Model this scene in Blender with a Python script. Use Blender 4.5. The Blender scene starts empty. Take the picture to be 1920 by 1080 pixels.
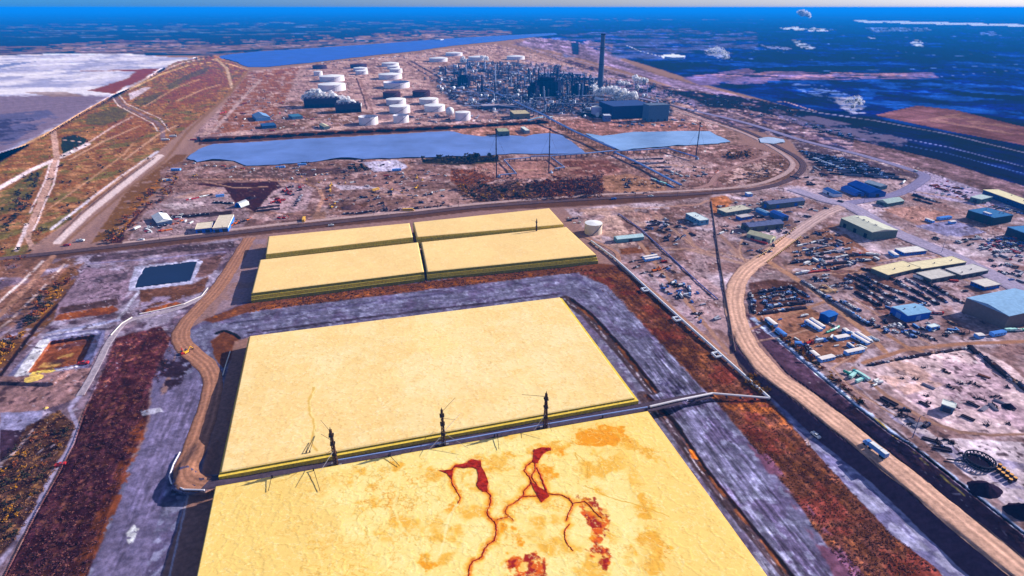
import bpy, math, random
import numpy as np
from mathutils import Vector
R = math.radians
sc = bpy.context.scene
rnd = random.Random(7)
# ---------------------------------------------------------------- camera, world, sun, exposure
H, FL = 250.0, 1100.0                        # flying height in metres, focal length in photo pixels (1920 wide)
TH = math.atan(526.0 / FL)                   # pitch below the horizon
SN, CS = math.sin(TH), math.cos(TH)
cd = bpy.data.cameras.new('camera'); cam = bpy.data.objects.new('camera', cd); sc.collection.objects.link(cam)
cam.location = (0, 0, H); cam.rotation_euler = (math.pi / 2 - TH, 0, 0)
cd.sensor_width = 36.0; cd.lens = 36.0 * FL / 1920.0; cd.clip_start = 1.0; cd.clip_end = 400000.0
sc.camera = cam
SUN_AZ, SUN_EL = R(67.0), R(25.0)
w = bpy.data.worlds.new('World'); sc.world = w; w.use_nodes = True
nt = w.node_tree
sky = nt.nodes.new('ShaderNodeTexSky'); sky.sky_type = 'NISHITA'; sky.sun_disc = False
sky.sun_elevation = SUN_EL; sky.sun_rotation = SUN_AZ; sky.altitude = 300; sky.air_density = 1.0; sky.dust_density = 0.8; sky.ozone_density = 1.0
bg = nt.nodes['Background']; bg.inputs['Strength'].default_value = 0.08
tint = nt.nodes.new('ShaderNodeVectorMath'); tint.operation = 'MULTIPLY'; tint.inputs[1].default_value = (1.06, 0.92, 1.04)
nt.links.new(sky.outputs[0], tint.inputs[0])
tcw = nt.nodes.new('ShaderNodeTexCoord'); sx = nt.nodes.new('ShaderNodeSeparateXYZ'); nt.links.new(tcw.outputs['Generated'], sx.inputs[0])   # the low band of sky: blue away from the sun, lavender towards it
def mrange(src, a, b):
    m = nt.nodes.new('ShaderNodeMapRange'); m.interpolation_type = 'SMOOTHSTEP'; m.inputs['From Min'].default_value = a; m.inputs['From Max'].default_value = b; nt.links.new(src, m.inputs['Value']); return m.outputs[0]
def mixc(f, a, b):
    m = nt.nodes.new('ShaderNodeMix'); m.data_type = 'RGBA'; nt.links.new(f, m.inputs[0])
    for k, v in ((6, a), (7, b)):
        if isinstance(v, tuple): m.inputs[k].default_value = v + (1,)
        else: nt.links.new(v, m.inputs[k])
    return m.outputs[2]
low = mixc(mrange(sx.outputs['X'], -.72, .15), (.08, .60, 1.75), (.49, .71, 1.12))
band = mixc(mrange(sx.outputs['Z'], .03, .14), low, (1.0, 1.0, 1.0))
mul = nt.nodes.new('ShaderNodeVectorMath'); mul.operation = 'MULTIPLY'; nt.links.new(tint.outputs[0], mul.inputs[0]); nt.links.new(band, mul.inputs[1]); nt.links.new(mul.outputs[0], bg.inputs['Color'])
sd = bpy.data.lights.new('sun', 'SUN'); sd.energy = 5.0; sd.angle = R(0.5); sd.color = (1.0, 0.94, 0.87)
so = bpy.data.objects.new('sun', sd); sc.collection.objects.link(so)
sdir = Vector((math.sin(SUN_AZ) * math.cos(SUN_EL), math.cos(SUN_AZ) * math.cos(SUN_EL), math.sin(SUN_EL)))
so.rotation_euler = (-sdir).to_track_quat('-Z', 'Y').to_euler(); so.location = (600, 300, 900)
sc.view_settings.view_transform = 'Standard'; sc.view_settings.look = 'None'
sc.view_settings.exposure = 0.84; sc.view_settings.gamma = 1.0
GAIN = 1.25                                  # what a flat sunlit albedo of 1 renders as, for turning seen colours into albedos
HAZE_DENS, HAZE_INF = 7.5e-5, (0.004, 0.15, 0.60)
sc.cycles.max_bounces = 5; sc.cycles.diffuse_bounces = 2; sc.cycles.volume_bounces = 0
sc.cycles.transparent_max_bounces = 12
sc.cycles.use_denoising = True

# ---------------------------------------------------------------- photo pixel -> place
def P0(u, v, z=0.0):
    D = FL * SN + (v - 540) * CS; f = FL * CS - (v - 540) * SN
    return ((H - z) * (u - 960) / D, (H - z) * f / D)
def PX(x, y):                                # flat ground point -> photo pixel (numpy friendly)
    q = y / H; dv = (FL * CS - q * FL * SN) / (q * CS + SN)
    D = FL * SN + dv * CS
    return 960 + x * D / H, 540 + dv
def lin(c):
    c = np.asarray(c, float) / 255.0
    return np.where(c <= 0.04045, c / 12.92, ((c + 0.055) / 1.055) ** 2.4)
def alb(c, g=None):                          # seen sRGB colour -> albedo
    return tuple(np.clip(lin(c) / (g or GAIN), 0.006, 0.88))

# ---------------------------------------------------------------- noise
def _h(xi, yi, s):
    h = (xi.astype(np.int64) * 374761393 + yi.astype(np.int64) * 668265263 + s * 974711) & 0xffffffff
    h = ((h ^ (h >> 13)) * 1274126177) & 0xffffffff
    h = ((h ^ (h >> 16)) * 2246822519) & 0xffffffff
    return ((h ^ (h >> 15)) & 0xffff) / 65535.0
def vn(x, y, s):
    xi, yi = np.floor(x), np.floor(y); fx, fy = x - xi, y - yi
    fx = fx * fx * (3 - 2 * fx); fy = fy * fy * (3 - 2 * fy)
    a, b, c, d = _h(xi, yi, s), _h(xi + 1, yi, s), _h(xi, yi + 1, s), _h(xi + 1, yi + 1, s)
    return (a * (1 - fx) + b * fx) * (1 - fy) + (c * (1 - fx) + d * fx) * fy
def fbm(x, y, s, o=4):
    t = np.zeros_like(x, dtype=float); a = 0.5; n = 0
    for k in range(o):
        t += a * vn(x * 2 ** k + 17.3 * k, y * 2 ** k - 9.1 * k, s + k); n += a; a *= 0.55
    return t / n
def sst(a, b, x):
    t = np.clip((x - a) / (b - a + 1e-9), 0, 1); return t * t * (3 - 2 * t)

# ---------------------------------------------------------------- mesh + material helpers
col = sc.collection
MATS = {}
def mat(key, c, rough=0.7, metal=0.0, var=0.12, scale=0.25, bump=0.0, spec=None, attr=False):
    if key in MATS: return MATS[key]
    if spec is None: spec = 0.25 if rough < .5 else 0.0
    m = bpy.data.materials.new(key); m.use_nodes = True; t = m.node_tree; b = t.nodes['Principled BSDF']
    b.inputs['Roughness'].default_value = rough; b.inputs['Metallic'].default_value = metal
    b.inputs['Specular IOR Level'].default_value = spec
    tc = t.nodes.new('ShaderNodeNewGeometry')
    def noise(sca, det=4, vec=None):
        n = t.nodes.new('ShaderNodeTexNoise'); n.inputs['Scale'].default_value = sca; n.inputs['Detail'].default_value = det
        n.inputs['Roughness'].default_value = 0.65
        t.links.new(vec or tc.outputs['Position'], n.inputs['Vector']); return n.outputs['Fac']
    n1 = noise(scale, 5)
    mr = t.nodes.new('ShaderNodeMapRange'); mr.inputs['From Min'].default_value = 0.3; mr.inputs['From Max'].default_value = 0.7
    mr.inputs['To Min'].default_value = 1 - var * 1.6; mr.inputs['To Max'].default_value = 1 + var
    t.links.new(n1, mr.inputs['Value'])
    vm = t.nodes.new('ShaderNodeVectorMath'); vm.operation = 'SCALE'
    t.links.new(mr.outputs[0], vm.inputs['Scale'])
    if attr:
        a = t.nodes.new('ShaderNodeAttribute'); a.attribute_name = 'Col'; t.links.new(a.outputs['Color'], vm.inputs[0])
    else:
        vm.inputs[0].default_value = c[:3]
    t.links.new(vm.outputs[0], b.inputs['Base Color'])
    if bump:
        bp = t.nodes.new('ShaderNodeBump'); bp.inputs['Strength'].default_value = 0.9; bp.inputs['Distance'].default_value = bump
        t.links.new(noise(scale * 2.2, 6), bp.inputs['Height']); t.links.new(bp.outputs[0], b.inputs['Normal'])
    MATS[key] = m
    return m
def pm(key, c, **k):                         # painted thing: colour as seen in the photo
    return mat(key, alb(c), **k)
class MB:
    def __init__(s): s.v = []; s.f = []; s.m = []
    def add(s, vs, fs, m=0):
        o = len(s.v); s.v += [tuple(p) for p in vs]; s.f += [tuple(i + o for i in f) for f in fs]; s.m += [m] * len(fs); return s
    def box(s, cx, cy, z0, sx, sy, sz, rot=0.0, m=0, mtop=None):
        c, q = math.cos(rot), math.sin(rot); vs = []
        for z in (z0, z0 + sz):
            for a, b in ((-1, -1), (1, -1), (1, 1), (-1, 1)):
                x, y = a * sx / 2, b * sy / 2; vs.append((cx + x * c - y * q, cy + x * q + y * c, z))
        s.add(vs, [(3, 2, 1, 0), (0, 1, 5, 4), (1, 2, 6, 5), (2, 3, 7, 6), (3, 0, 4, 7)], m)
        s.add(vs[4:], [(0, 1, 2, 3)], m if mtop is None else mtop); return s
    def cyl(s, p, r, h, n=12, m=0, r2=None, cap=True, mtop=None, ax='z'):
        r2 = r if r2 is None else r2; vs = []
        for k, (rr, z) in enumerate(((r, 0), (r2, h))):
            for i in range(n):
                a = 2 * math.pi * i / n; q = (rr * math.cos(a), rr * math.sin(a), z)
                if ax == 'x': q = (z, q[0], q[1])
                if ax == 'y': q = (q[0], z, q[1])
                vs.append((p[0] + q[0], p[1] + q[1], p[2] + q[2]))
        s.add(vs, [(i, (i + 1) % n, n + (i + 1) % n, n + i) for i in range(n)], m)
        if cap:
            s.add(vs[n:], [tuple(range(n))], m if mtop is None else mtop)
            if ax != 'z': s.add(vs[:n], [tuple(reversed(range(n)))], m)
        return s
    def tube(s, a, b, r, n=6, m=0, r2=None):
        a, b = Vector(a), Vector(b); d = b - a
        if d.length < 1e-6: return s
        q = d.to_track_quat('Z', 'Y'); vs = []
        for e, rr in ((a, r), (b, r if r2 is None else r2)):
            for i in range(n):
                t = 2 * math.pi * i / n; vs.append(e + q @ Vector((rr * math.cos(t), rr * math.sin(t), 0)))
        s.add(vs, [(i, (i + 1) % n, n + (i + 1) % n, n + i) for i in range(n)] + [tuple(range(n, 2 * n)), tuple(reversed(range(n)))], m); return s
    def dome(s, p, r, h, n=14, k=4, m=0, full=False):
        vs = []; lo = -k if full else 0
        for j in range(lo, k):
            t = j / k * math.pi / 2
            for i in range(n):
                a = 2 * math.pi * i / n; vs.append((p[0] + r * math.cos(t) * math.cos(a), p[1] + r * math.cos(t) * math.sin(a), p[2] + h * math.sin(t)))
        rows = k - lo; vs.append((p[0], p[1], p[2] + h)); fs = []
        for j in range(rows - 1):
            fs += [(j * n + i, j * n + (i + 1) % n, (j + 1) * n + (i + 1) % n, (j + 1) * n + i) for i in range(n)]
        fs += [((rows - 1) * n + i, (rows - 1) * n + (i + 1) % n, len(vs) - 1) for i in range(n)]
        s.add(vs, fs, m); return s
    def prism(s, poly, z0, z1, m=0, mtop=None):
        n = len(poly); vs = [(x, y, z0) for x, y in poly] + [(x, y, z1) for x, y in poly]
        s.add(vs, [(i, (i + 1) % n, n + (i + 1) % n, n + i) for i in range(n)], m)
        s.add(vs[n:], [tuple(range(n))], m if mtop is None else mtop); return s
    def mesh(s, name, mats):
        me = bpy.data.meshes.new(name); me.from_pydata(s.v, [], s.f)
        for q in (mats if isinstance(mats, (list, tuple)) else [mats]): me.materials.append(q)
        me.polygons.foreach_set('material_index', s.m); me.update(); return me
    def obj(s, name, mats, parent=None, smooth=False):
        me = s.mesh(name, mats)
        if smooth: me.polygons.foreach_set('use_smooth', [True] * len(me.polygons))
        o = bpy.data.objects.new(name, me); col.objects.link(o)
        if parent: o.parent = parent
        return o
def tag(o, label=None, cat=None, group=None, kind=None):
    if label: o['label'] = label
    if cat: o['category'] = cat
    if group: o['group'] = group
    if kind: o['kind'] = kind
    return o
def empty(name, loc, rz, label, cat, group=None):
    o = bpy.data.objects.new(name, None); col.objects.link(o); o.location = loc; o.rotation_euler = (0, 0, rz); o.empty_display_size = 0.5
    return tag(o, label, cat, group)
def copy_tree(o, parent=None):
    c = o.copy(); col.objects.link(c); c.parent = parent
    for ch in [q for q in CH.get(o.name, [])]: copy_tree(ch, c)
    return c
CH = {}
def regc(o):                                 # remember a prototype's children for copying
    CH[o.name] = list(o.children)
    for c in o.children: regc(c)
def grid_mesh(name, xyz, cols, m):
    nr, nc = xyz.shape[:2]; me = bpy.data.meshes.new(name)
    idx = np.arange(nr * nc).reshape(nr, nc)
    q = np.stack([idx[:-1, :-1], idx[:-1, 1:], idx[1:, 1:], idx[1:, :-1]], -1).reshape(-1, 4)
    me.vertices.add(nr * nc); me.vertices.foreach_set('co', xyz.reshape(-1).astype(np.float32))
    me.loops.add(q.size); me.loops.foreach_set('vertex_index', q.reshape(-1).astype(np.int32))
    me.polygons.add(len(q)); me.polygons.foreach_set('loop_start', np.arange(0, q.size, 4, dtype=np.int32))
    me.update(calc_edges=True)
    ca = me.color_attributes.new('Col', 'FLOAT_COLOR', 'POINT')
    ca.data.foreach_set('color', np.concatenate([cols.reshape(-1, 3), np.ones((nr * nc, 1))], 1).astype(np.float32).reshape(-1))
    me.materials.append(m)
    me.polygons.foreach_set('use_smooth', np.ones(len(q), dtype=bool))
    o = bpy.data.objects.new(name, me); col.objects.link(o); return o
# ---------------------------------------------------------------- painting soils and plants onto a sheet (own colours, some shade painted in)
class Sheet:
    def __init__(s, u, v, x, y, base):
        s.sh = u.shape; s.u, s.v, s.x, s.y = u.ravel(), v.ravel(), x.ravel(), y.ravel()
        s.c = np.empty((s.u.size, 3)); s.c[:] = np.asarray(base, float); s.z = np.zeros(s.u.size); s.seed = 1
    def _dist(s, pts, uu, vv, kv, closed):
        n = len(pts); d = np.full(uu.shape, 1e18); ins = np.zeros(uu.shape, bool)
        for i in range(n if closed else n - 1):
            (x0, y0), (x1, y1) = pts[i], pts[(i + 1) % n]
            if closed and y0 != y1:
                c = ((y0 > vv) != (y1 > vv)) & (uu < (x1 - x0) * (vv - y0) / (y1 - y0) + x0); ins ^= c
            dx, dy = x1 - x0, (y1 - y0) * kv; L = dx * dx + dy * dy + 1e-9
            t = np.clip(((uu - x0) * dx + (vv - y0) * kv * dy) / L, 0, 1)
            d = np.minimum(d, (uu - x0 - t * dx) ** 2 + ((vv - y0) * kv - t * dy) ** 2)
        return np.sqrt(d), ins
    def mask(s, pts, warp=3, soft=2, closed=True, width=0, ms=14, iso=True):
        s.seed += 7
        a = np.array(pts, float); vm = a[:, 1].mean(); D0 = max(FL * SN + (vm - 540) * CS, 6)
        kv = FL / D0 if iso else 1.0; pad = warp + soft + width + 2
        i = np.nonzero((s.u > a[:, 0].min() - pad) & (s.u < a[:, 0].max() + pad) & (s.v > a[:, 1].min() - pad) & (s.v < a[:, 1].max() + pad))[0]
        if i.size == 0: return i, np.zeros(0)
        uu, vv = s.u[i], s.v[i]
        if warp:
            ps = H / D0 * ms; xx, yy = s.x[i] / ps, s.y[i] / ps
            uu = uu + (fbm(xx, yy, s.seed, 4) - 0.5) * 3.2 * warp; vv = vv + (fbm(xx + 50, yy, s.seed + 3, 4) - 0.5) * 3.2 * warp / kv
        d, ins = s._dist(pts, uu, vv, kv, closed)
        if closed: d = np.where(ins, d, -d); return i, sst(-soft, soft, d)
        return i, 1 - sst(width - soft, width + soft, d)
    def paint(s, pts, c, warp=3, soft=2, a=1.0, cov=None, ms=14, px=14, **k):
        i, m = s.mask(pts, warp, soft, ms=px, **k)
        if i.size == 0: return
        if cov is not None:
            n = fbm(s.x[i] / ms, s.y[i] / ms, s.seed + 91, 5); m = m * sst(0.5 + (0.5 - cov) * 0.5 - 0.07, 0.5 + (0.5 - cov) * 0.5 + 0.07, n)
        m = (m * a)[:, None]; s.c[i] = s.c[i] * (1 - m) + np.asarray(c, float) * m
    def line(s, pts, c, width=2, soft=1, warp=1.0, a=1.0, **k):
        s.paint(pts, c, warp, soft, a, closed=False, width=width, **k)
    def noise(s, pts, amp, ms, streak=None, tint=None):        # mottling of one zone; streak = (pixel a, pixel b) direction
        i, m = s.mask(pts, 4, 6)
        if i.size == 0: return
        xx, yy = s.x[i], s.y[i]
        if streak:
            a, b = P0(*streak[0]), P0(*streak[1]); L = math.hypot(b[0] - a[0], b[1] - a[1]); e, f = (b[0] - a[0]) / L, (b[1] - a[1]) / L
            xx, yy = (xx * e + yy * f) / 9.0, -xx * f + yy * e
        n = (fbm(xx / ms, yy / ms, s.seed + 5, 5) - 0.5) * 2.4 * amp * m
        f = np.exp(n)[:, None]
        s.c[i] *= f if tint is None else f ** np.asarray(tint)
    def speck(s, pts, ms, lo, hi, cl, dark, pale, a=.85):       # scattered scrap, puddles and bright bits, in clusters
        i, m = s.mask(pts, 3, 4)
        if i.size == 0: return
        s.seed += 5; n = vn(s.x[i] / ms, s.y[i] / ms, s.seed); k = sst(.5 - cl, .5 + .12, fbm(s.x[i] / (ms * 11), s.y[i] / (ms * 11), s.seed + 2, 3))
        for q, c in ((sst(lo + .05, lo - .05, n) if False else 1 - sst(lo - .05, lo + .05, n), dark), (sst(hi - .04, hi + .04, n), pale)):
            w_ = (m * q * k * a)[:, None]; s.c[i] = s.c[i] * (1 - w_) + np.asarray(c, float) * w_
    def raise_(s, pts, z, soft=6, warp=0, add=False):
        i, m = s.mask(pts, warp, soft)
        s.z[i] = s.z[i] + m * z if add else s.z[i] * (1 - m) + m * z
    def ramp(s, A, B, za, zb):
        poly = list(A) + list(reversed(B)); i, m = s.mask(poly, 0, 1.0)
        vm = np.mean([p[1] for p in poly]); kv = FL / max(FL * SN + (vm - 540) * CS, 6)
        da, _ = s._dist(A, s.u[i], s.v[i], kv, False); db, _ = s._dist(B, s.u[i], s.v[i], kv, False)
        t = da / (da + db + 1e-9); z = za + (zb - za) * t
        s.z[i] = s.z[i] * (1 - m) + z * m
GU = np.concatenate([np.linspace(-760, -6, 90), np.arange(0, 1920, 1.85), np.linspace(1924, 2680, 90)])
GV = np.concatenate([[15.6, 16.2, 17, 18, 19, 20], np.arange(21, 1090, 1.75), np.linspace(1096, 1700, 50)])
UU, VV = np.meshgrid(GU, GV); X0, Y0 = P0(UU, VV)
g = Sheet(UU, VV, X0, Y0, (150, 116, 116))
Pn, Ln, Nz = g.paint, g.line, g.noise
ALL = [(-760, 10), (2680, 10), (2680, 1700), (-760, 1700)]
WATERS = [[(400, 107), (470, 99), (700, 84), (850, 73), (960, 67), (1040, 63), (1000, 69), (930, 77), (850, 85), (780, 95), (700, 103), (600, 115), (500, 125), (465, 125), (440, 116)],
          [(352, 297), (373, 282), (400, 273), (470, 269), (560, 263), (700, 256), (840, 248), (868, 254), (905, 258), (935, 254), (985, 258), (1030, 252), (1050, 255), (1075, 270), (1094, 286), (1040, 289), (960, 288), (900, 292), (800, 295), (700, 298), (600, 302), (500, 310), (462, 311), (440, 302), (370, 304)],
          [(1100, 252), (1130, 257), (1190, 249), (1330, 248), (1346, 257), (1368, 266), (1345, 270), (1270, 273), (1240, 276), (1200, 279), (1165, 283), (1148, 275), (1120, 262)], [(1422, 262), (1440, 259), (1468, 262), (1470, 267), (1450, 270), (1427, 267)], [(272, 503), (367, 492), (355, 526), (254, 539)]]
# --- far country
Pn([(-760, 0), (2680, 0), (2680, 78), (1050, 62), (700, 80), (400, 104), (-760, 112)], (22, 62, 112), 0, 4)
Pn([(-760, 0), (2680, 0), (2680, 78), (1050, 62), (700, 80), (400, 104), (-760, 112)], (14, 42, 82), 3, 4, cov=0.45, ms=900)
Pn([(-760, 0), (1000, 0), (1000, 64), (-760, 80)], (10, 52, 70), 3, 4, cov=0.42, ms=420, a=.8)
Pn([(-300, 48), (300, 44), (1000, 34), (1500, 36), (1500, 52), (900, 56), (400, 68), (-300, 76)], (92, 108, 160), 2, 3, cov=0.33, ms=260, a=.7)
Pn([(60, 86), (240, 74), (420, 70), (620, 66), (820, 56), (960, 58), (960, 66), (820, 74), (640, 88), (420, 104), (300, 100), (-760, 112), (-760, 100)], (112, 96, 124), 2, 2, cov=0.62, ms=120)
Pn([(60, 90), (420, 78), (820, 62), (820, 70), (420, 96), (60, 98)], (146, 120, 138), 1.5, 2, cov=0.38, ms=60)
Pn([(330, 70), (560, 64), (760, 52), (780, 60), (620, 74), (450, 84), (340, 84)], (24, 48, 66), 2, 2, cov=.6, ms=140)
# --- right: dark oil sand country
RF = [(1000, 66), (1100, 40), (2680, 26), (2680, 330), (1920, 330), (1620, 240), (1480, 200), (1330, 160), (1240, 130), (1140, 100), (1010, 84)]
Pn(RF, (16, 54, 132), 2, 5)
Pn(RF, (8, 30, 92), 3, 5, cov=.5, ms=330)
Pn(RF, (30, 72, 150), 3, 5, cov=.35, ms=260, a=.7)
Pn([(1030, 66), (1250, 52), (1420, 60), (1420, 96), (1240, 112), (1060, 110)], (90, 100, 160), 2, 4, cov=.5, ms=200, a=.75)
Pn([(1000, 70), (1080, 78), (1230, 140), (1330, 165), (1480, 205), (1440, 215), (1300, 175), (1180, 135), (1040, 96), (960, 84)], (134, 112, 146), 2, 3)
Ln([(1000, 74), (975, 82), (1010, 96), (1100, 118), (1240, 160), (1330, 172)], (150, 130, 160), 2.5, 1)
Ln([(985, 92), (1060, 112), (1180, 150), (1280, 176)], (108, 100, 140), 1.5, 1)
Pn([(1070, 80), (1110, 76), (1150, 84), (1145, 104), (1090, 102)], (128, 110, 150), 2, 2, cov=.6, ms=60)
Pn([(1070, 80), (1085, 78), (1086, 102), (1074, 102)], (30, 40, 90), 1, 1)
Ln([(1175, 85), (1200, 96), (1240, 106)], (170, 176, 205), 1.6, 1)
Pn([(1238, 104), (1262, 101), (1285, 105), (1282, 110), (1245, 110)], (236, 240, 248), 1, 1)
for p, c in (([(1460, 52), (1500, 50), (1570, 56), (1540, 59), (1480, 56)], (220, 225, 240)), ([(1480, 74), (1500, 76), (1532, 90), (1510, 92), (1490, 84)], (210, 216, 236)),
             ([(1322, 92), (1345, 89), (1368, 100), (1366, 112), (1340, 110), (1325, 104)], (172, 172, 205)), ([(1596, 38), (1700, 40), (1930, 46), (2680, 52), (2680, 56), (1930, 50), (1700, 44), (1620, 42)], (244, 246, 252)),
             ([(1620, 52), (1740, 52), (1750, 58), (1640, 60)], (110, 140, 205)), ([(1708, 76), (1722, 74), (1736, 82), (1730, 88), (1712, 86)], (210, 216, 236)),
             ([(1420, 82), (1470, 88), (1500, 92), (1450, 94)], (150, 160, 210)), ([(1626, 70), (1640, 69), (1650, 71), (1630, 73)], (180, 190, 225)), ([(1840, 60), (1868, 58), (1870, 66), (1842, 68)], (90, 120, 190))):
    Pn(p, c, 4, 2.5, a=.75 if p[0][0] != 1596 else 1, cov=.62 if p[0][0] != 1596 else .97, ms=60)
Pn([(1280, 146), (1400, 128), (1560, 138), (1750, 136), (1760, 146), (1560, 152), (1400, 158), (1310, 160)], (116, 100, 152), 3, 4, cov=.75, ms=70)
Pn([(1300, 142), (1430, 134), (1700, 138), (1700, 142), (1420, 150)], (160, 122, 150), 3, 3, cov=.45, ms=60)
for q in ([(1290, 118), (1400, 110), (1520, 112), (1700, 104), (1900, 100)], [(1180, 92), (1290, 86), (1400, 90), (1560, 82)], [(1400, 100), (1430, 92), (1470, 98)], [(1560, 66), (1700, 70), (1900, 66)], [(1640, 92), (1760, 104), (1920, 108)], [(1500, 170), (1620, 176), (1780, 196), (1920, 214)], [(1540, 160), (1700, 164), (1860, 178)]): Ln(q, (74, 112, 184), 1.5, 1.2, warp=2.5, a=.8, cov=.7, ms=60)
Ln([(1270, 134), (1500, 134), (1700, 130), (1920, 120), (2400, 112)], (70, 112, 190), 2, 1)
Ln([(1560, 138), (1760, 144), (1920, 130)], (80, 110, 180), 1.5, 1)
Pn([(1400, 128), (1500, 124), (1640, 124), (1640, 131), (1420, 134)], (6, 20, 84), 1.5, 1.5)
Pn([(1440, 152), (1640, 148), (1760, 150), (1920, 160), (2680, 180), (2680, 300), (1920, 232), (1720, 198), (1640, 215), (1520, 190), (1430, 160)], (10, 38, 112), 2, 2)
Pn([(1440, 152), (1640, 148), (1920, 160), (1920, 232), (1720, 198), (1640, 215), (1430, 160)], (32, 80, 170), 2, 2, cov=.36, ms=110)
Pn([(1760, 168), (1850, 176), (1920, 180), (1920, 190), (1800, 180)], (4, 14, 70), 2, 2)
Pn([(1480, 156), (1540, 160), (1600, 180), (1625, 200), (1600, 210), (1560, 190), (1500, 170)], (90, 120, 190), 1.5, 2, cov=.55, ms=40)
Pn([(1560, 182), (1616, 182), (1612, 196), (1622, 212), (1596, 214), (1572, 200)], (160, 160, 198), 4, 4, cov=.6, ms=22)
Pn([(1640, 216), (1720, 198), (1790, 206), (1920, 238), (2400, 330), (2400, 380), (1920, 272), (1780, 246)], (118, 80, 92), 1, 2)
Pn([(1720, 226), (1800, 212), (1920, 244), (1920, 258), (1780, 232)], (148, 108, 108), 2, 4, cov=.55, ms=40)
BELT = [(1010, 98), (1140, 132), (1240, 160), (1340, 176), (1480, 215), (1700, 285), (1920, 345), (2680, 560), (2680, 700), (1920, 398), (1740, 325), (1480, 262), (1330, 225), (1260, 182), (1130, 145)]
Pn(BELT, (116, 94, 112), 2, 3); Pn(BELT, (84, 66, 84), 2, 3, cov=.5, ms=34); Pn(BELT, (150, 124, 138), 2, 3, cov=.34, ms=26); Pn(BELT, (52, 52, 84), 2, 3, cov=.3, ms=18)
for q in ([(1260, 180), (1340, 200), (1440, 214), (1520, 236)], [(1300, 172), (1400, 196), (1470, 190), (1540, 212)], [(1340, 206), (1420, 204), (1500, 205)], [(1380, 226), (1450, 236), (1540, 240)], [(1300, 190), (1380, 212), (1460, 244)]): Ln(q, (164, 134, 146), 2, 1, warp=2)
# dark rail/conveyor belt of ground, running to the right
Pn([(1500, 205), (1640, 222), (1780, 250), (1920, 282), (2400, 400), (2400, 470), (1920, 348), (1700, 292), (1560, 250), (1480, 222)], (20, 34, 82), 2, 2)
for k, (c, wd) in enumerate((((128, 128, 168), 2.5), ((10, 18, 60), 3), ((92, 104, 158), 1.8), ((60, 90, 160), 1.5), ((14, 22, 64), 2.5))):
    o = k * 11; Ln([(1500 - o * .4, 206 + o * .5), (1640 - o * .4, 226 + o), (1780, 252 + o * 1.1), (1920, 286 + o * 1.2), (2400, 400 + o * 1.3)], c, wd, 1)
Pn([(1240, 168), (1320, 172), (1420, 186), (1500, 205), (1480, 222), (1400, 206), (1320, 200), (1250, 182)], (26, 30, 66), 2, 2, cov=.75, ms=40)
Pn([(1440, 206), (1520, 216), (1610, 236), (1700, 262), (1700, 285), (1560, 250), (1460, 222)], (104, 96, 132), 2, 3, cov=.5, ms=40)
# --- dyke and tailings beach, left
BEACH = [(-760, 112), (-40, 106), (100, 101), (230, 100), (330, 108), (372, 108), (350, 116), (300, 132), (260, 160), (215, 178), (150, 215), (60, 270), (-760, 520)]
Pn(BEACH, (196, 190, 216), 1, 2)
Pn(BEACH, (160, 160, 198), 2, 2, cov=.42, ms=110)
Pn(BEACH, (226, 218, 232), 2, 2, cov=.4, ms=170)
Pn([(-760, 186), (-100, 180), (60, 180), (130, 176), (200, 182), (150, 215), (60, 260), (-40, 300), (-760, 520)], (128, 112, 142), 10, 12)
Pn([(-760, 215), (0, 214), (90, 206), (110, 220), (70, 236), (20, 270), (-760, 420)], (96, 96, 140), 2, 3, cov=.65, ms=50)
Pn([(-40, 226), (60, 222), (80, 240), (20, 262), (-40, 270)], (60, 66, 110), 2, 2, cov=.5, ms=30)
Pn([(-20, 124), (30, 118), (72, 115), (30, 122), (0, 128)], (120, 132, 182), 1.5, 1.5)
Pn([(40, 172), (120, 172), (160, 180), (100, 182)], (150, 122, 124), 2, 2, a=.7)
Pn([(150, 133), (250, 130), (300, 128), (266, 150), (236, 162), (214, 176), (165, 170), (200, 160), (240, 146), (256, 134), (220, 133)], (132, 74, 74), 3, 3)
SLOPE = [(402, 104), (440, 118), (466, 134), (420, 185), (350, 240), (310, 275), (210, 350), (110, 430), (60, 470), (-80, 620), (-760, 1000), (-760, 640), (-40, 332), (0, 296), (100, 242), (215, 182), (262, 156), (330, 116)]
Pn(SLOPE, (136, 96, 80), 1.5, 1.5)
Pn(SLOPE, (122, 76, 64), 2, 2, cov=.5, ms=12)
Pn(SLOPE, (164, 116, 92), 2, 2, cov=.28, ms=16)
Pn(SLOPE, (110, 80, 68), 2, 2, cov=.3, ms=6)
Pn(SLOPE, (96, 92, 66), 3, 4, cov=.27, ms=28, a=.8)
for p in ([(312, 160), (350, 140), (392, 124), (384, 140), (340, 156), (318, 168)], [(165, 215), (215, 202), (246, 206), (232, 222), (195, 236), (160, 232)], [(250, 190), (300, 172), (318, 176), (290, 190), (262, 200)]):
    Pn(p, (78, 78, 62), 2, 2, a=.75)
Pn([(116, 258), (140, 252), (165, 262), (166, 272), (120, 294), (114, 276)], (32, 52, 46), 1, 1)
Pn([(0, 372), (40, 338), (84, 312), (70, 345), (46, 380), (0, 405)], (84, 78, 66), 2, 2, cov=.7, ms=14)
for p in ([(300, 176), (350, 160), (380, 166), (330, 186), (290, 200)], [(200, 232), (262, 216), (296, 228), (262, 262), (200, 262)], [(345, 150), (400, 132), (430, 150), (400, 180), (350, 200), (310, 206)]):
    Pn(p, (122, 76, 66), 2, 3, cov=.6, ms=10)
CREST = [(0, 296), (100, 242), (150, 214), (215, 180)]
Ln([(-200, 410), (-40, 316), (60, 264), (100, 244), (150, 214), (205, 184)], (206, 158, 124), 4, 1.5)
Ln([(215, 180), (255, 158), (300, 134), (340, 118), (372, 112)], (186, 160, 164), 3, 1.2)
Ln([(238, 170), (300, 140), (355, 122), (400, 116)], (200, 160, 132), 3, 1.5)
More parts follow.
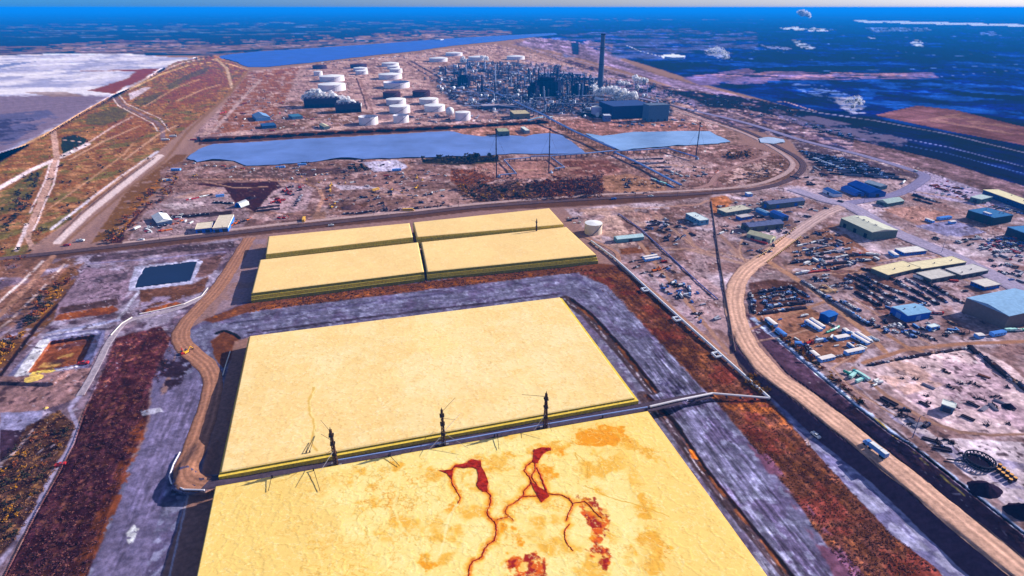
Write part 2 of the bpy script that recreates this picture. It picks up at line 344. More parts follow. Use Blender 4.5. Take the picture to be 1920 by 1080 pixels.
Pn([(240, 176), (270, 164), (284, 164), (262, 178), (244, 188)], (190, 172, 190), 1.5, 1.5)
Ln([(215, 180), (228, 196), (256, 210), (292, 228), (304, 240), (306, 262)], (112, 92, 108), 5, 1)
Ln([(210, 182), (222, 198), (250, 213), (286, 231), (296, 246)], (196, 176, 186), 1.6, .8)
Ln([(222, 176), (236, 194), (300, 222), (318, 246)], (186, 166, 176), 1.6, .8)
Ln([(405, 110), (425, 128), (435, 165)], (180, 150, 140), 3, 1)
Ln([(350, 108), (400, 112), (465, 130)], (190, 150, 130), 3, 1)
Ln([(270, 200), (330, 165), (375, 148)], (194, 150, 138), 2, 1, a=.8)
Ln([(192, 250), (215, 236), (250, 218)], (190, 156, 160), 3, 1.5, a=.8)
Ln([(118, 262), (165, 268), (190, 252), (214, 236)], (200, 168, 172), 2, 1)
Ln([(165, 270), (110, 296), (60, 318), (0, 352), (-100, 402)], (222, 202, 214), 6.5, 1.8)
Ln([(100, 246), (103, 268), (106, 296), (96, 330), (76, 378), (60, 416), (52, 446), (62, 466)], (176, 140, 136), 6, 1.2)
Ln([(96, 300), (84, 340), (62, 386), (56, 400)], (206, 182, 192), 2, 1)
Ln([(110, 300), (100, 346), (84, 380), (76, 402), (62, 432)], (206, 182, 192), 2, 1)
Ln([(76, 402), (110, 378), (170, 336), (232, 290), (250, 268)], (184, 140, 122), 2, 1, a=.75)
Ln([(30, 470), (44, 440), (50, 420)], (212, 190, 200), 4, 1.5)
# --- road corridor beside the dyke
Pn([(436, 168), (420, 200), (362, 260), (300, 320), (180, 420), (120, 462), (50, 468), (130, 415), (240, 330), (306, 276), (350, 240), (420, 186)], (160, 124, 120), 1.5, 2)
Ln([(300, 292), (240, 340), (165, 400), (106, 456)], (232, 206, 208), 7.5, 1)
Ln([(296, 284), (220, 336), (140, 396), (96, 430)], (210, 198, 218), 3.5, 1)
Ln([(290, 296), (220, 346), (150, 402), (110, 442)], (84, 66, 80), 1.3, .7)
Ln([(464, 134), (428, 178), (352, 246), (310, 300), (236, 358), (150, 430), (118, 460)], (142, 104, 92), 3.5, 1)
Pn([(236, 360), (330, 290), (352, 290), (322, 330), (300, 352), (252, 396), (210, 444), (170, 458), (196, 420)], (120, 82, 60), 2, 2, cov=.85, ms=10)
Pn([(244, 380), (300, 330), (310, 340), (262, 400), (226, 440)], (176, 108, 44), 2, 2, cov=.4, ms=8)
Pn([(262, 396), (300, 366), (330, 366), (290, 400), (226, 456), (206, 456)], (64, 40, 50), 1.5, 1.5)
# --- plant platform beyond the pond
PLANT = [(466, 134), (560, 124), (700, 108), (830, 92), (930, 82), (1000, 100), (1130, 140), (1260, 180), (1330, 220), (1360, 246), (1130, 240), (850, 238), (600, 252), (380, 262), (360, 256), (420, 196)]
Pn(PLANT, (176, 140, 144), 1.5, 1.5)
Pn(PLANT, (140, 108, 118), 2, 2, cov=.45, ms=26)
Pn(PLANT, (198, 160, 158), 2, 2, cov=.3, ms=40)
Pn([(466, 136), (560, 126), (535, 190), (500, 240), (395, 252), (420, 196)], (144, 92, 84), 2, 2, cov=.65, ms=22)
Ln([(566, 126), (555, 160), (535, 190)], (170, 136, 140), 2, 1)
Ln([(488, 150), (450, 190), (400, 246)], (182, 150, 152), 4, 1.5)
Pn([(640, 236), (560, 244), (500, 248), (520, 200), (560, 184), (700, 214)], (120, 88, 86), 2, 2, cov=.5, ms=16)
for q in ([(668, 146), (680, 178), (688, 205)], [(762, 116), (830, 160), (906, 212)], [(566, 178), (640, 176), (700, 174), (800, 172)], [(560, 150), (660, 146), (760, 142)], [(700, 188), (800, 190), (850, 196)], [(640, 216), (720, 222), (860, 218)], [(786, 150), (850, 146)]): Ln(q, (78, 58, 74), 1.4, .8, warp=.8)
Ln([(675, 150), (690, 190), (706, 224)], (156, 118, 120), 2.5, 1)
Ln([(755, 118), (820, 160), (890, 212)], (160, 124, 128), 2.5, 1)
Ln([(770, 114), (850, 160), (930, 200)], (62, 58, 86), 2.5, 1)
UNIT = [(812, 128), (880, 116), (960, 116), (1040, 128), (1130, 150), (1170, 170), (1260, 190), (1262, 218), (1160, 224), (1000, 214), (930, 214), (860, 196), (822, 168)]
Pn(UNIT, (70, 70, 100), 12, 10, cov=.55, ms=26)
Pn(UNIT, (96, 116, 168), 6, 6, cov=.3, ms=9)
Pn(UNIT, (24, 28, 56), 6, 6, cov=.3, ms=14)
Pn([(980, 112), (1060, 122), (1140, 138), (1200, 152), (1120, 150), (1000, 134)], (150, 128, 156), 2, 2, cov=.6, ms=18)
Pn([(1130, 150), (1210, 158), (1300, 186), (1340, 206), (1260, 190), (1170, 172)], (120, 106, 142), 2, 2, cov=.7, ms=18)
for q in WATERS[1:4]: Ln(q + q[:1], (158, 136, 140), 2.5, 1.5, warp=2); Ln(q + q[:1], (96, 76, 84), 1.2, 1, warp=2, cov=.6, ms=20)
# embankment in front of the plant, above the pond
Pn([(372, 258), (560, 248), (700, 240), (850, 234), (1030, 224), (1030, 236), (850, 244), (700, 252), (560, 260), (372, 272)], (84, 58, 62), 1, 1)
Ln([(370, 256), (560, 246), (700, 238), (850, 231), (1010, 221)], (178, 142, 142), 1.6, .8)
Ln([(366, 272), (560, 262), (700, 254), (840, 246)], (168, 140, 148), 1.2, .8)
Pn([(1020, 226), (1140, 222), (1240, 226), (1320, 232), (1330, 246), (1190, 247), (1130, 254), (1060, 240)], (150, 106, 106), 1.5, 2)
Pn([(1030, 232), (1100, 246), (1150, 262), (1180, 286), (1120, 290), (1098, 282), (1060, 252)], (124, 92, 90), 1.5, 1.5)
Pn([(840, 246), (900, 238), (1030, 232), (1050, 252), (985, 256), (905, 256), (868, 252)], (158, 112, 106), 1.5, 1.5)
# --- ground between pond and blocks
MID = [(300, 320), (350, 298), (470, 312), (640, 300), (800, 297), (960, 290), (1100, 290), (1300, 275), (1400, 272), (1490, 300), (1500, 330), (1400, 352), (1100, 372), (900, 385), (600, 418), (450, 436), (240, 456), (230, 440), (300, 360)]
Pn(MID, (138, 104, 106), 1.5, 2)
Pn(MID, (116, 86, 90), 2, 2, cov=.45, ms=16)
Pn(MID, (174, 142, 146), 2, 2, cov=.25, ms=20)
Pn([(360, 345), (520, 340), (530, 352), (480, 398), (440, 380), (420, 352)], (58, 36, 46), 1.5, 1.5)
Pn([(510, 360), (545, 342), (590, 348), (575, 392), (540, 400), (505, 395), (480, 396)], (170, 140, 150), 1.5, 1.5)
Pn([(270, 400), (330, 362), (420, 350), (440, 380), (470, 400), (455, 430), (240, 450)], (148, 122, 132), 1.5, 1.5)
Pn([(320, 372), (400, 352), (424, 356), (380, 370)], (176, 140, 136), 1.5, 1.5)
Pn([(318, 404), (392, 398), (440, 394), (430, 404), (322, 410)], (60, 50, 68), 1.5, 1.2)
Pn([(300, 383), (385, 376), (380, 386), (330, 394)], (190, 166, 176), 1.5, 1.5)
Pn([(680, 304), (745, 300), (768, 312), (740, 322), (700, 322)], (186, 176, 204), 2, 1.5)
Pn([(620, 346), (700, 350), (720, 354), (640, 356)], (190, 172, 190), 1.5, 1.2)
Pn([(560, 318), (640, 314), (650, 324), (570, 332)], (84, 64, 76), 1.5, 1.5)
Pn([(480, 318), (560, 318), (560, 334), (470, 334)], (100, 78, 86), 2, 2, cov=.6, ms=10)
Ln([(350, 336), (440, 336), (520, 337), (570, 342), (598, 354), (606, 370), (596, 395), (590, 412)], (180, 134, 122), 4, 1.2)
Ln([(560, 340), (590, 330), (620, 322)], (170, 130, 122), 2, 1)
Ln([(760, 300), (768, 316), (752, 330), (720, 350), (780, 366), (770, 380), (660, 386), (620, 394)], (166, 124, 118), 3, 1.2)
Ln([(480, 398), (560, 402), (600, 404), (650, 396), (700, 380), (760, 376)], (150, 112, 106), 3, 1.2)
Pn([(590, 400), (610, 396), (612, 416), (580, 418)], (162, 122, 112), 2, 2)
Pn([(630, 388), (690, 380), (684, 390), (630, 396)], (96, 66, 64), 2, 2)
Pn([(780, 360), (840, 352), (900, 380), (900, 385), (780, 396)], (158, 122, 122), 2, 2)
Pn([(845, 316), (900, 320), (930, 336), (900, 348), (860, 350), (845, 340)], (122, 70, 60), 2, 2, cov=.75, ms=12)
Pn([(900, 306), (1060, 298), (1130, 300), (1170, 320), (1140, 334), (1040, 334), (930, 336), (880, 318)], (156, 112, 110), 2, 2)
Pn([(1056, 302), (1140, 300), (1165, 318), (1120, 330), (1070, 326)], (116, 74, 76), 2, 3, cov=.7, ms=14)
Pn([(1000, 340), (1130, 334), (1130, 372), (1020, 376)], (108, 66, 56), 2, 2)
Pn([(858, 346), (1000, 342), (1020, 374), (900, 380), (860, 364)], (112, 78, 74), 2, 2, cov=.8, ms=10)
Pn([(800, 296), (930, 292), (940, 304), (860, 310), (790, 306)], (58, 56, 52), 1.5, 1.5)
Pn([(1180, 294), (1260, 292), (1320, 300), (1350, 310), (1280, 324), (1210, 316)], (168, 138, 144), 2, 2, cov=.8, ms=24)
Pn([(1380, 316), (1440, 302), (1470, 308), (1460, 326), (1420, 338), (1360, 344)], (182, 148, 148), 1.5, 1.5)
Pn([(1340, 340), (1370, 318), (1420, 300), (1480, 296), (1490, 320), (1470, 340), (1400, 348)], (100, 74, 74), 1.5, 1.5, cov=.5, ms=8)
Pn([(1130, 330), (1180, 326), (1250, 346), (1250, 360), (1160, 362), (1130, 356)], (152, 110, 96), 2, 2)
# railway bench in front of blocks
Pn([(0, 492), (150, 466), (450, 432), (600, 415), (770, 397), (900, 383), (1100, 370), (1300, 360), (1400, 352), (1400, 362), (1300, 374), (1100, 386), (900, 395), (770, 411), (600, 428), (450, 444), (150, 480), (0, 506)], (94, 66, 66), 1, 1.5)
# --- right of the blocks: yards
YARD = [(1060, 392), (1300, 372), (1480, 340), (1510, 300), (1480, 262), (1600, 290), (1730, 315), (1920, 390), (2680, 640), (2680, 1300), (1980, 1080), (1700, 860), (1480, 690), (1378, 590), (1300, 640), (1160, 496)]
Pn(YARD, (156, 130, 138), 2, 3)
Pn(YARD, (134, 104, 108), 2, 3, cov=.42, ms=24)
Pn(YARD, (182, 160, 174), 2, 3, cov=.3, ms=30)
Pn([(1090, 392), (1180, 386), (1250, 460), (1180, 480), (1100, 440)], (188, 152, 146), 2, 2, cov=.7, ms=20)
Pn([(1156, 398), (1320, 382), (1320, 396), (1260, 440), (1380, 620), (1360, 640), (1200, 470)], (124, 94, 96), 2, 2, cov=.6, ms=14)
Pn([(1240, 470), (1380, 560), (1380, 640), (1300, 600), (1210, 500)], (178, 146, 154), 2, 2, cov=.6, ms=18)
Pn([(1165, 500), (1280, 560), (1360, 640), (1420, 720), (1380, 690), (1260, 600)], (170, 142, 156), 2, 2, cov=.65, ms=16)
Pn([(1160, 466), (1215, 462), (1220, 472), (1166, 478)], (126, 78, 64), 2, 2)
Pn([(1180, 400), (1230, 396), (1250, 410), (1200, 416)], (170, 130, 126), 1.5, 1.5)
Pn([(1330, 372), (1360, 366), (1376, 378), (1350, 402), (1336, 404)], (168, 106, 78), 2, 3)
Pn([(1480, 262), (1600, 292), (1730, 330), (1700, 350), (1560, 340), (1520, 310)], (84, 70, 90), 2, 2, cov=.65, ms=20)
Pn([(1560, 330), (1700, 340), (1720, 350), (1650, 368), (1600, 366)], (168, 142, 152), 2, 2)
Pn([(1735, 315), (1850, 350), (1920, 388), (1920, 400), (1860, 392), (1800, 380), (1700, 360)], (168, 152, 184), 2, 2)
Pn([(1600, 262), (1760, 300), (1920, 350), (1920, 384), (1740, 322), (1600, 284)], (112, 88, 100), 2, 2)
Pn([(1655, 392), (1720, 386), (1790, 402), (1780, 420), (1720, 422)], (170, 128, 124), 2, 2)
Pn([(1715, 424), (1790, 412), (1850, 436), (1785, 446)], (138, 132, 172), 1, 1)
Pn([(1500, 452), (1560, 420), (1640, 480), (1680, 500), (1600, 516), (1480, 500)], (132, 92, 84), 2, 2, cov=.7, ms=20)
Pn([(1440, 470), (1500, 430), (1570, 420), (1560, 450), (1480, 510)], (150, 114, 108), 2, 2, cov=.6, ms=16)
Pn([(1405, 530), (1450, 524), (1500, 530), (1520, 560), (1480, 590), (1420, 590), (1408, 560)], (96, 66, 68), 2, 2)
Pn([(1560, 500), (1640, 500), (1720, 560), (1680, 600), (1560, 540)], (118, 84, 84), 2, 2, cov=.6, ms=18)
Pn([(1780, 440), (1920, 470), (1920, 560), (1840, 520), (1780, 480)], (190, 170, 184), 2, 3, cov=.75, ms=26)
Pn([(1640, 490), (1860, 480), (1900, 540), (1800, 560), (1700, 560)], (166, 140, 152), 2, 3, cov=.65, ms=20)
Pn([(1410, 590), (1500, 566), (1560, 600), (1640, 640), (1600, 680), (1540, 680), (1440, 620)], (152, 106, 92), 2, 3, cov=.75, ms=26)
Pn([(1620, 690), (1700, 672), (1830, 652), (1880, 676), (1960, 740), (2100, 860), (1960, 840), (1900, 814), (1780, 806), (1700, 750)], (218, 188, 196), 2, 2)
Pn([(1640, 700), (1830, 660), (1940, 740), (1920, 810), (1760, 790)], (186, 156, 172), 2, 2, cov=.4, ms=20)
Pn([(1620, 690), (1700, 672), (1780, 720), (1700, 740)], (202, 164, 160), 3, 3, cov=.6, ms=14)
Pn([(1570, 690), (1640, 750), (1760, 820), (1920, 830), (2680, 1100), (2680, 1260), (1940, 990), (1800, 880), (1660, 770)], (210, 190, 204), 2, 2)
Pn([(1600, 720), (1760, 830), (1920, 870), (1920, 960), (1800, 870), (1680, 790)], (158, 146, 178), 2, 2, cov=.4, ms=12)
# --- flats round the blocks
FLAT = [(350, 620), (440, 570), (700, 536), (1000, 506), (1090, 498), (1165, 498), (1440, 750), (1540, 830), (1900, 1180), (1960, 1700), (-100, 1700), (60, 1080), (300, 800), (330, 660)]
Pn(FLAT, (108, 104, 136), 2, 2)
Pn(FLAT, (96, 86, 120), 2, 2, cov=.42, ms=12)
Pn(FLAT, (146, 146, 180), 2, 2, cov=.26, ms=5, a=.8)
Pn([(380, 600), (470, 566), (700, 540), (900, 516), (1120, 494), (1165, 498), (1130, 506), (1000, 520), (700, 556), (470, 584), (400, 606)], (112, 66, 56), 2, 2)
Pn([(400, 596), (700, 552), (1000, 518), (1000, 512), (600, 556), (400, 588)], (150, 84, 48), 1.5, 2, cov=.4, ms=7)
VEG = [(1085, 512), (1165, 498), (1230, 556), (1440, 750), (1511, 827), (1577, 900), (1669, 1000), (1760, 1070), (2060, 1400), (1860, 1400), (1600, 1085), (1527, 989), (1488, 931), (1427, 854), (1373, 788), (1340, 750), (1296, 704), (1190, 590), (1140, 535)]
Pn(VEG, (106, 64, 54), 3, 3)
Pn(VEG, (138, 82, 58), 3, 3, cov=.28, ms=5)
Pn(VEG, (92, 56, 54), 3, 3, cov=.36, ms=5)
Pn(VEG, (118, 58, 54), 3, 3, cov=.3, ms=16)
Pn([(1400, 830), (1440, 850), (1540, 980), (1620, 1080), (1570, 1090), (1480, 940)], (118, 78, 104), 3, 3, cov=.55, ms=16)
Pn([(1410, 700), (1440, 735), (1425, 748), (1400, 715)], (206, 140, 20), 1.5, 2, cov=.6, ms=5)
Pn([(1350, 760), (1440, 750), (1500, 820), (1480, 800)], (150, 84, 50), 3, 3, cov=.5, ms=8)
# right strip of pale grey between vegetation and haul road
PALE = [(1440, 742), (1470, 764), (1530, 818), (1578, 856), (1640, 905), (1730, 992), (1806, 1065), (1960, 1210), (1860, 1200), (1760, 1070), (1669, 1000), (1577, 900), (1511, 827)]
Pn(PALE, (124, 118, 160), 2, 2)
Pn(PALE, (170, 166, 202), 2, 2, cov=.42, ms=6)
Ln([(1525, 817), (1512, 826), (1516, 834)], (206, 176, 180), 3, 1.5)
# trench along the right side of the near block, and of the second block
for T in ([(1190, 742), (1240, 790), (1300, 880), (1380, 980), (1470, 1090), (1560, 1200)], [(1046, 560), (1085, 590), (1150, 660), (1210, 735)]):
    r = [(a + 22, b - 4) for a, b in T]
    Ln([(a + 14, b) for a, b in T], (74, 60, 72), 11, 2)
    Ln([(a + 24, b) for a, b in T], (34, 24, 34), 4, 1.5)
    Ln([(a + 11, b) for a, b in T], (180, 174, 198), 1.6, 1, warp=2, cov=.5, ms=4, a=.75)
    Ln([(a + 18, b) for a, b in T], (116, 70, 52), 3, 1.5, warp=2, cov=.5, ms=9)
Pn([(1290, 842), (1302, 846), (1310, 862), (1298, 860)], (206, 110, 44), 1.5, 1.5)
Pn([(1236, 712), (1270, 708), (1288, 728), (1262, 742), (1232, 734)], (70, 64, 96), 3, 2, cov=.5, ms=3)
Ln([(466, 624), (700, 594), (1046, 551)], (64, 54, 74), 3.5, 2, warp=1.5, cov=.8, ms=12)  # shadow line behind the second block, painted dark on the ground
Ln([(430, 606), (700, 566), (1000, 528), (1080, 522), (1130, 548)], (84, 78, 112), 4, 3, warp=2.5, cov=.6, ms=10)
# --- left of the blocks
LW = [(-760, 480), (0, 500), (150, 478), (460, 446), (450, 480), (390, 560), (345, 610), (330, 640), (160, 760), (60, 960), (0, 1090), (-200, 1700), (-760, 1700)]
Pn(LW, (128, 106, 124), 2, 2)
Pn(LW, (96, 78, 100), 2, 2, cov=.45, ms=16)
Pn(LW, (160, 146, 172), 2, 2, cov=.35, ms=22)
Pn([(0, 500), (60, 484), (140, 484), (160, 492), (80, 560), (0, 640), (-760, 1040), (-760, 640)], (132, 92, 84), 2, 2, cov=.7, ms=18)
Ln([(100, 480), (60, 530), (0, 590), (-120, 690)], (170, 124, 110), 6, 1.5)
Ln([(80, 490), (40, 530), (-30, 590)], (212, 188, 190), 3, 1, cov=.7, ms=10)
Ln([(130, 486), (80, 540), (20, 600), (-60, 660)], (206, 176, 176), 2.5, 1.2, cov=.7, ms=10)
Pn([(110, 520), (130, 500), (150, 510), (100, 600), (0, 700), (-60, 740), (-60, 700), (40, 620)], (114, 76, 60), 2, 2, cov=.8, ms=10)
Pn([(90, 540), (120, 520), (110, 560), (70, 600)], (190, 124, 40), 2, 2, cov=.4, ms=6)
Ln([(166, 500), (120, 560), (70, 610), (0, 705), (-40, 740)], (40, 26, 42), 4, 1.2)
Ln([(166, 504), (150, 520)], (150, 130, 160), 3, 1)
Pn([(160, 500), (240, 510), (250, 500), (270, 498), (256, 530), (240, 546), (222, 580), (100, 596), (110, 570), (140, 530)], (136, 112, 134), 2, 2)
Pn([(150, 525), (240, 510), (236, 530), (190, 530)], (100, 84, 104), 2, 2, cov=.6, ms=10)
Pn([(110, 590), (210, 572), (222, 580), (210, 588), (100, 602)], (140, 74, 40), 2, 1.5)
Pn([(112, 576), (220, 560), (222, 572), (110, 588)], (84, 62, 72), 2, 1.5)
Ln([(262, 545), (240, 574), (222, 598), (180, 612), (80, 632)], (196, 190, 214), 3, 1.2)
Ln([(222, 600), (150, 614), (90, 624)], (150, 150, 190), 4, 1.5)
Pn([(262, 540), (360, 532), (392, 518), (380, 548), (300, 572), (262, 580)], (106, 70, 64), 2, 2)
Pn([(262, 560), (380, 546), (370, 556), (262, 584)], (150, 130, 160), 2, 2, cov=.5, ms=10)
Pn([(264, 582), (330, 566), (340, 570), (270, 588)], (146, 76, 36), 2, 2)
Pn([(370, 488), (424, 476), (400, 512), (380, 520), (362, 520)], (110, 80, 84), 2, 2)
Ln([(170, 494), (300, 484), (420, 472)], (140, 128, 168), 3, 1.5)
Pn([(160, 480), (290, 468), (440, 452), (440, 464), (300, 476), (170, 492)], (84, 68, 84), 1.5, 1.5, cov=.75, ms=10)
Pn([(252, 500), (372, 486), (380, 490), (360, 532), (248, 546), (240, 544)], (176, 172, 204), 1, 1)
Pn([(84, 630), (198, 614), (194, 642), (166, 690), (48, 708), (4, 716)], (116, 112, 152), 1, 1.5)
Pn([(74, 638), (96, 634), (54, 702), (24, 707)], (212, 208, 220), 1.2, 1)
Pn([(178, 628), (192, 622), (168, 684), (150, 684)], (70, 72, 106), 1, 1)
Ln([(92, 634), (182, 622)], (176, 172, 204), 3, 1); Ln([(46, 703), (110, 694), (156, 684)], (206, 198, 212), 2.2, 1)
Pn([(94, 640), (178, 628), (152, 682), (50, 700)], (126, 70, 54), 1, 1)
Pn([(70, 690), (90, 676), (140, 660), (130, 674), (104, 688)], (196, 150, 92), 2, 2, cov=.55, ms=7)
Pn([(110, 650), (170, 634), (160, 646), (120, 654)], (62, 44, 66), 1.5, 1.5, a=.6)  # shadow at the top of the drained pond, painted in
Pn([(30, 722), (60, 698), (100, 690), (104, 694), (80, 706), (60, 720), (40, 726)], (236, 196, 96), 2, 1)
Pn([(-760, 690), (30, 706), (160, 690), (180, 690), (160, 740), (110, 760), (0, 790), (-760, 900)], (148, 112, 116), 2, 2)
Pn([(0, 774), (80, 770), (70, 800), (30, 820), (0, 830)], (140, 134, 172), 2, 2)
Pn([(0, 806), (52, 806), (44, 840), (0, 870)], (58, 42, 62), 2, 2)
Pn([(50, 800), (110, 770), (146, 800), (120, 850), (40, 1000), (-40, 1080), (-760, 1700), (-760, 1000), (0, 880)], (88, 60, 58), 2, 2)
Pn([(50, 800), (110, 770), (146, 800), (120, 850), (40, 1000), (-40, 1080), (-400, 1400), (0, 880)], (160, 112, 78), 2, 2, cov=.22, ms=4)
Pn([(50, 800), (110, 770), (146, 800), (120, 850), (40, 1000), (-40, 1080), (-400, 1400), (0, 880)], (60, 38, 48), 2, 2, cov=.4, ms=5)
Ln([(150, 740), (130, 765), (146, 800), (130, 840), (100, 885), (70, 950), (20, 1030), (-20, 1080)], (168, 156, 190), 4.5, 2, warp=2)
Ln([(0, 870), (30, 846), (62, 806)], (176, 150, 156), 2.5, 1)
BANK = [(216, 634), (300, 612), (326, 640), (318, 690), (280, 730), (276, 790), (250, 850), (200, 970), (160, 1090), (60, 1420), (-160, 1420), (10, 1080), (70, 960), (110, 890), (140, 830), (160, 770), (196, 690)]
Pn(BANK, (98, 54, 64), 3, 3)
Pn(BANK, (70, 36, 50), 3, 3, cov=.5, ms=5)
Pn(BANK, (136, 82, 72), 3, 3, cov=.2, ms=3)
Pn([(250, 800), (275, 780), (270, 830), (220, 960), (160, 1080), (130, 1080), (200, 920)], (136, 72, 52), 3, 3, cov=.6, ms=6)
Pn([(318, 640), (330, 660), (300, 740), (330, 720), (370, 700), (380, 740), (330, 870), (310, 920), (270, 1080), (200, 1300), (60, 1420), (170, 1080), (240, 900), (280, 790), (284, 720)], (116, 106, 142), 3, 3)
Pn([(290, 700), (300, 674), (350, 660), (360, 690), (340, 720), (300, 740)], (52, 40, 60), 2, 2, cov=.65, ms=6)
Pn([(262, 770), (300, 764), (306, 772), (268, 780)], (190, 186, 210), 2, 1.5)
Pn([(236, 1000), (252, 984), (262, 990), (250, 1016), (240, 1020)], (214, 214, 224), 2, 1.5, cov=.7, ms=2)
Pn([(440, 450), (500, 448), (470, 560), (440, 575), (400, 590), (430, 540)], (150, 124, 138), 2, 2, cov=.7, ms=14)
Pn([(396, 640), (420, 620), (450, 632), (446, 660), (420, 690), (402, 672)], (110, 64, 52), 2, 2)
Ln([(406, 625), (420, 620), (440, 627), (448, 634)], (24, 18, 28), 4, 1)
# dark slopes either side of the haul road (soil darkened to carry part of their shade)
HR_L = [(1376, 640), (1418, 700), (1478, 744), (1558, 806), (1606, 842), (1677, 900), (1770, 978), (1872, 1062), (2030, 1190)]
HR_M = [(1366, 650), (1404, 706), (1458, 756), (1530, 822), (1572, 856), (1634, 905), (1724, 992), (1800, 1065), (1950, 1200)]
HR_R = [(1398, 588), (1424, 640), (1474, 700), (1536, 744), (1616, 806), (1660, 842), (1733, 900), (1830, 978), (1936, 1062), (2090, 1190)]
HR_Y = [(1406, 592), (1457, 638), (1529, 700), (1598, 758), (1667, 812), (1704, 834), (1805, 913), (1920, 1003), (2060, 1110)]
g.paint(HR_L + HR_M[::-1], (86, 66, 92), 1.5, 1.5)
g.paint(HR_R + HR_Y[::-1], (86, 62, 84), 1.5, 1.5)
Ln([(1412, 598), (1460, 636), (1532, 698), (1601, 756), (1670, 810), (1707, 832), (1808, 911), (1923, 1001), (2063, 1108)], (176, 190, 228), 5, 1.5, warp=2)
Ln([(1640, 784), (1700, 838), (1810, 930)], (214, 180, 96), 2, 1, warp=2, cov=.45, ms=6)
Ln([(1426, 600), (1500, 660), (1600, 742), (1700, 826), (1830, 930)], (60, 52, 64), 3, 1.5, warp=2, cov=.6, ms=6)
Ln([(1420, 596), (1480, 640), (1540, 690)], (180, 120, 44), 1.5, 1, warp=2, cov=.45, ms=5)
Ln([(1486, 355), (1553, 377), (1592, 386), (1678, 435), (1789, 482), (1920, 547), (2140, 660)], (174, 154, 174), 17, 8, warp=5, a=.85); Ln([(1592, 386), (1530, 412), (1470, 456)], (172, 144, 148), 14, 6, warp=4, a=.8)
# speckle of debris, scrap and wheel marks over all worked ground
for Z, a1 in ((YARD, .30), (MID, .32), (PLANT, .2), (LW, .3), (FLAT, .22), (SLOPE, .2), (VEG, .3), (BANK, .3)):
    Nz(Z, a1, 3.0, tint=(1.0, 1.04, 1.0)); Nz(Z, a1 * .8, 12.0); Nz(Z, a1 * .5, 45.0)
for Z, d_, p_ in ((YARD, (62, 48, 60), (220, 206, 214)), (MID, (58, 42, 48), (214, 196, 202)), (PLANT, (70, 56, 70), (220, 204, 214)), (LW, (60, 44, 60), (190, 180, 204))):
    g.speck(Z, 2.2, .2, .9, .02, d_, p_, .75); g.speck(Z, 4.5, .17, .94, -.02, d_, p_, .7)
g.speck(UNIT, 5.0, .26, .84, .08, (16, 20, 48), (190, 206, 236)); g.speck(UNIT, 9.0, .22, .9, .05, (16, 20, 48), (170, 190, 230))
# lighter tracks in yards
for pts, c, wd in (([(1400, 620), (1480, 590), (1560, 560), (1620, 600), (1700, 650), (1730, 660)], (166, 122, 104), 4), ([(1620, 680), (1700, 655), (1800, 645), (1920, 640)], (164, 118, 100), 6),
                   ([(1600, 690), (1660, 740), (1740, 790), (1800, 810), (1860, 816), (1980, 812)], (152, 116, 106), 4), ([(1200, 456), (1250, 520), (1340, 630), (1400, 700)], (172, 130, 116), 4),
                   ([(1290, 468), (1340, 480), (1400, 496), (1440, 490)], (176, 140, 132), 5), ([(1280, 424), (1300, 460), (1330, 476)], (168, 130, 122), 4), ([(1370, 470), (1400, 490), (1420, 500)], (176, 140, 132), 4),
                   ([(1350, 440), (1390, 480)], (160, 124, 118), 4), ([(1500, 300), (1620, 320), (1720, 350)], (150, 124, 136), 3), ([(1440, 490), (1520, 540), (1620, 620), (1660, 660)], (178, 132, 112), 6),
                   ([(1480, 500), (1600, 505), (1660, 496)], (170, 134, 130), 5), ([(1090, 396), (1200, 390), (1310, 384), (1325, 376)], (182, 140, 128), 3)):
    Ln(pts, c, wd, 1.5)
for pts in ([(1210, 470), (1290, 466), (1350, 474), (1420, 492)], [(1230, 408), (1262, 430), (1300, 462)], [(1395, 440), (1386, 470), (1398, 492)], [(1440, 500), (1500, 512), (1580, 514), (1650, 506)], [(1650, 490), (1720, 480), (1800, 486)], [(1500, 470), (1560, 462), (1600, 486), (1560, 508)], [(1600, 560), (1680, 612), (1760, 652)],
            [(1690, 430), (1750, 470), (1800, 520), (1900, 560)], [(1420, 640), (1480, 628), (1540, 612)], [(1640, 640), (1600, 668), (1560, 690), (1600, 730), (1680, 780)], [(1180, 316), (1250, 308), (1330, 318)], [(900, 320), (1000, 318), (1100, 314)], [(1720, 360), (1800, 372), (1880, 398)], [(660, 372), (720, 364), (800, 372)], [(380, 340), (440, 352), (500, 350)],
            [(232, 300), (300, 250), (330, 236)], [(130, 300), (200, 262), (262, 236)], [(170, 376), (230, 330), (280, 296)], [(330, 190), (380, 168), (416, 158)]):
    Ln(pts, (196, 154, 138), 2.6, 1.2, warp=1.5, a=.8); Ln([(x + 2, y + 1.2) for x, y in pts], (112, 82, 80), .8, .8, warp=1.5, a=.7)
Nz([(1220, 600), (1300, 700), (1560, 1080), (1440, 1080), (1200, 740)], .6, 1.4, streak=((1240, 780), (1440, 1060)))
Nz([(1130, 530), (1240, 640), (1320, 760), (1220, 750), (1060, 560)], .3, 1.6, streak=((1100, 580), (1220, 730)))
Nz([(1470, 790), (1640, 920), (1830, 1090), (1700, 1010)], .35, 1.6, streak=((1480, 790), (1700, 1000)))
Nz([(390, 600), (700, 545), (1050, 520), (1050, 556), (470, 628)], .3, 2.0, streak=((470, 610), (1000, 540)))
Nz([(300, 740), (390, 700), (330, 900), (200, 1090)], .3, 1.6, streak=((350, 760), (230, 1060)))
Nz(VEG, .4, 2.2, streak=((1200, 600), (1560, 960))); Nz(BANK, .35, 2.0, streak=((240, 700), (100, 1000)))
Nz(BEACH, .1, 14.0, streak=((0, 150), (300, 130)))
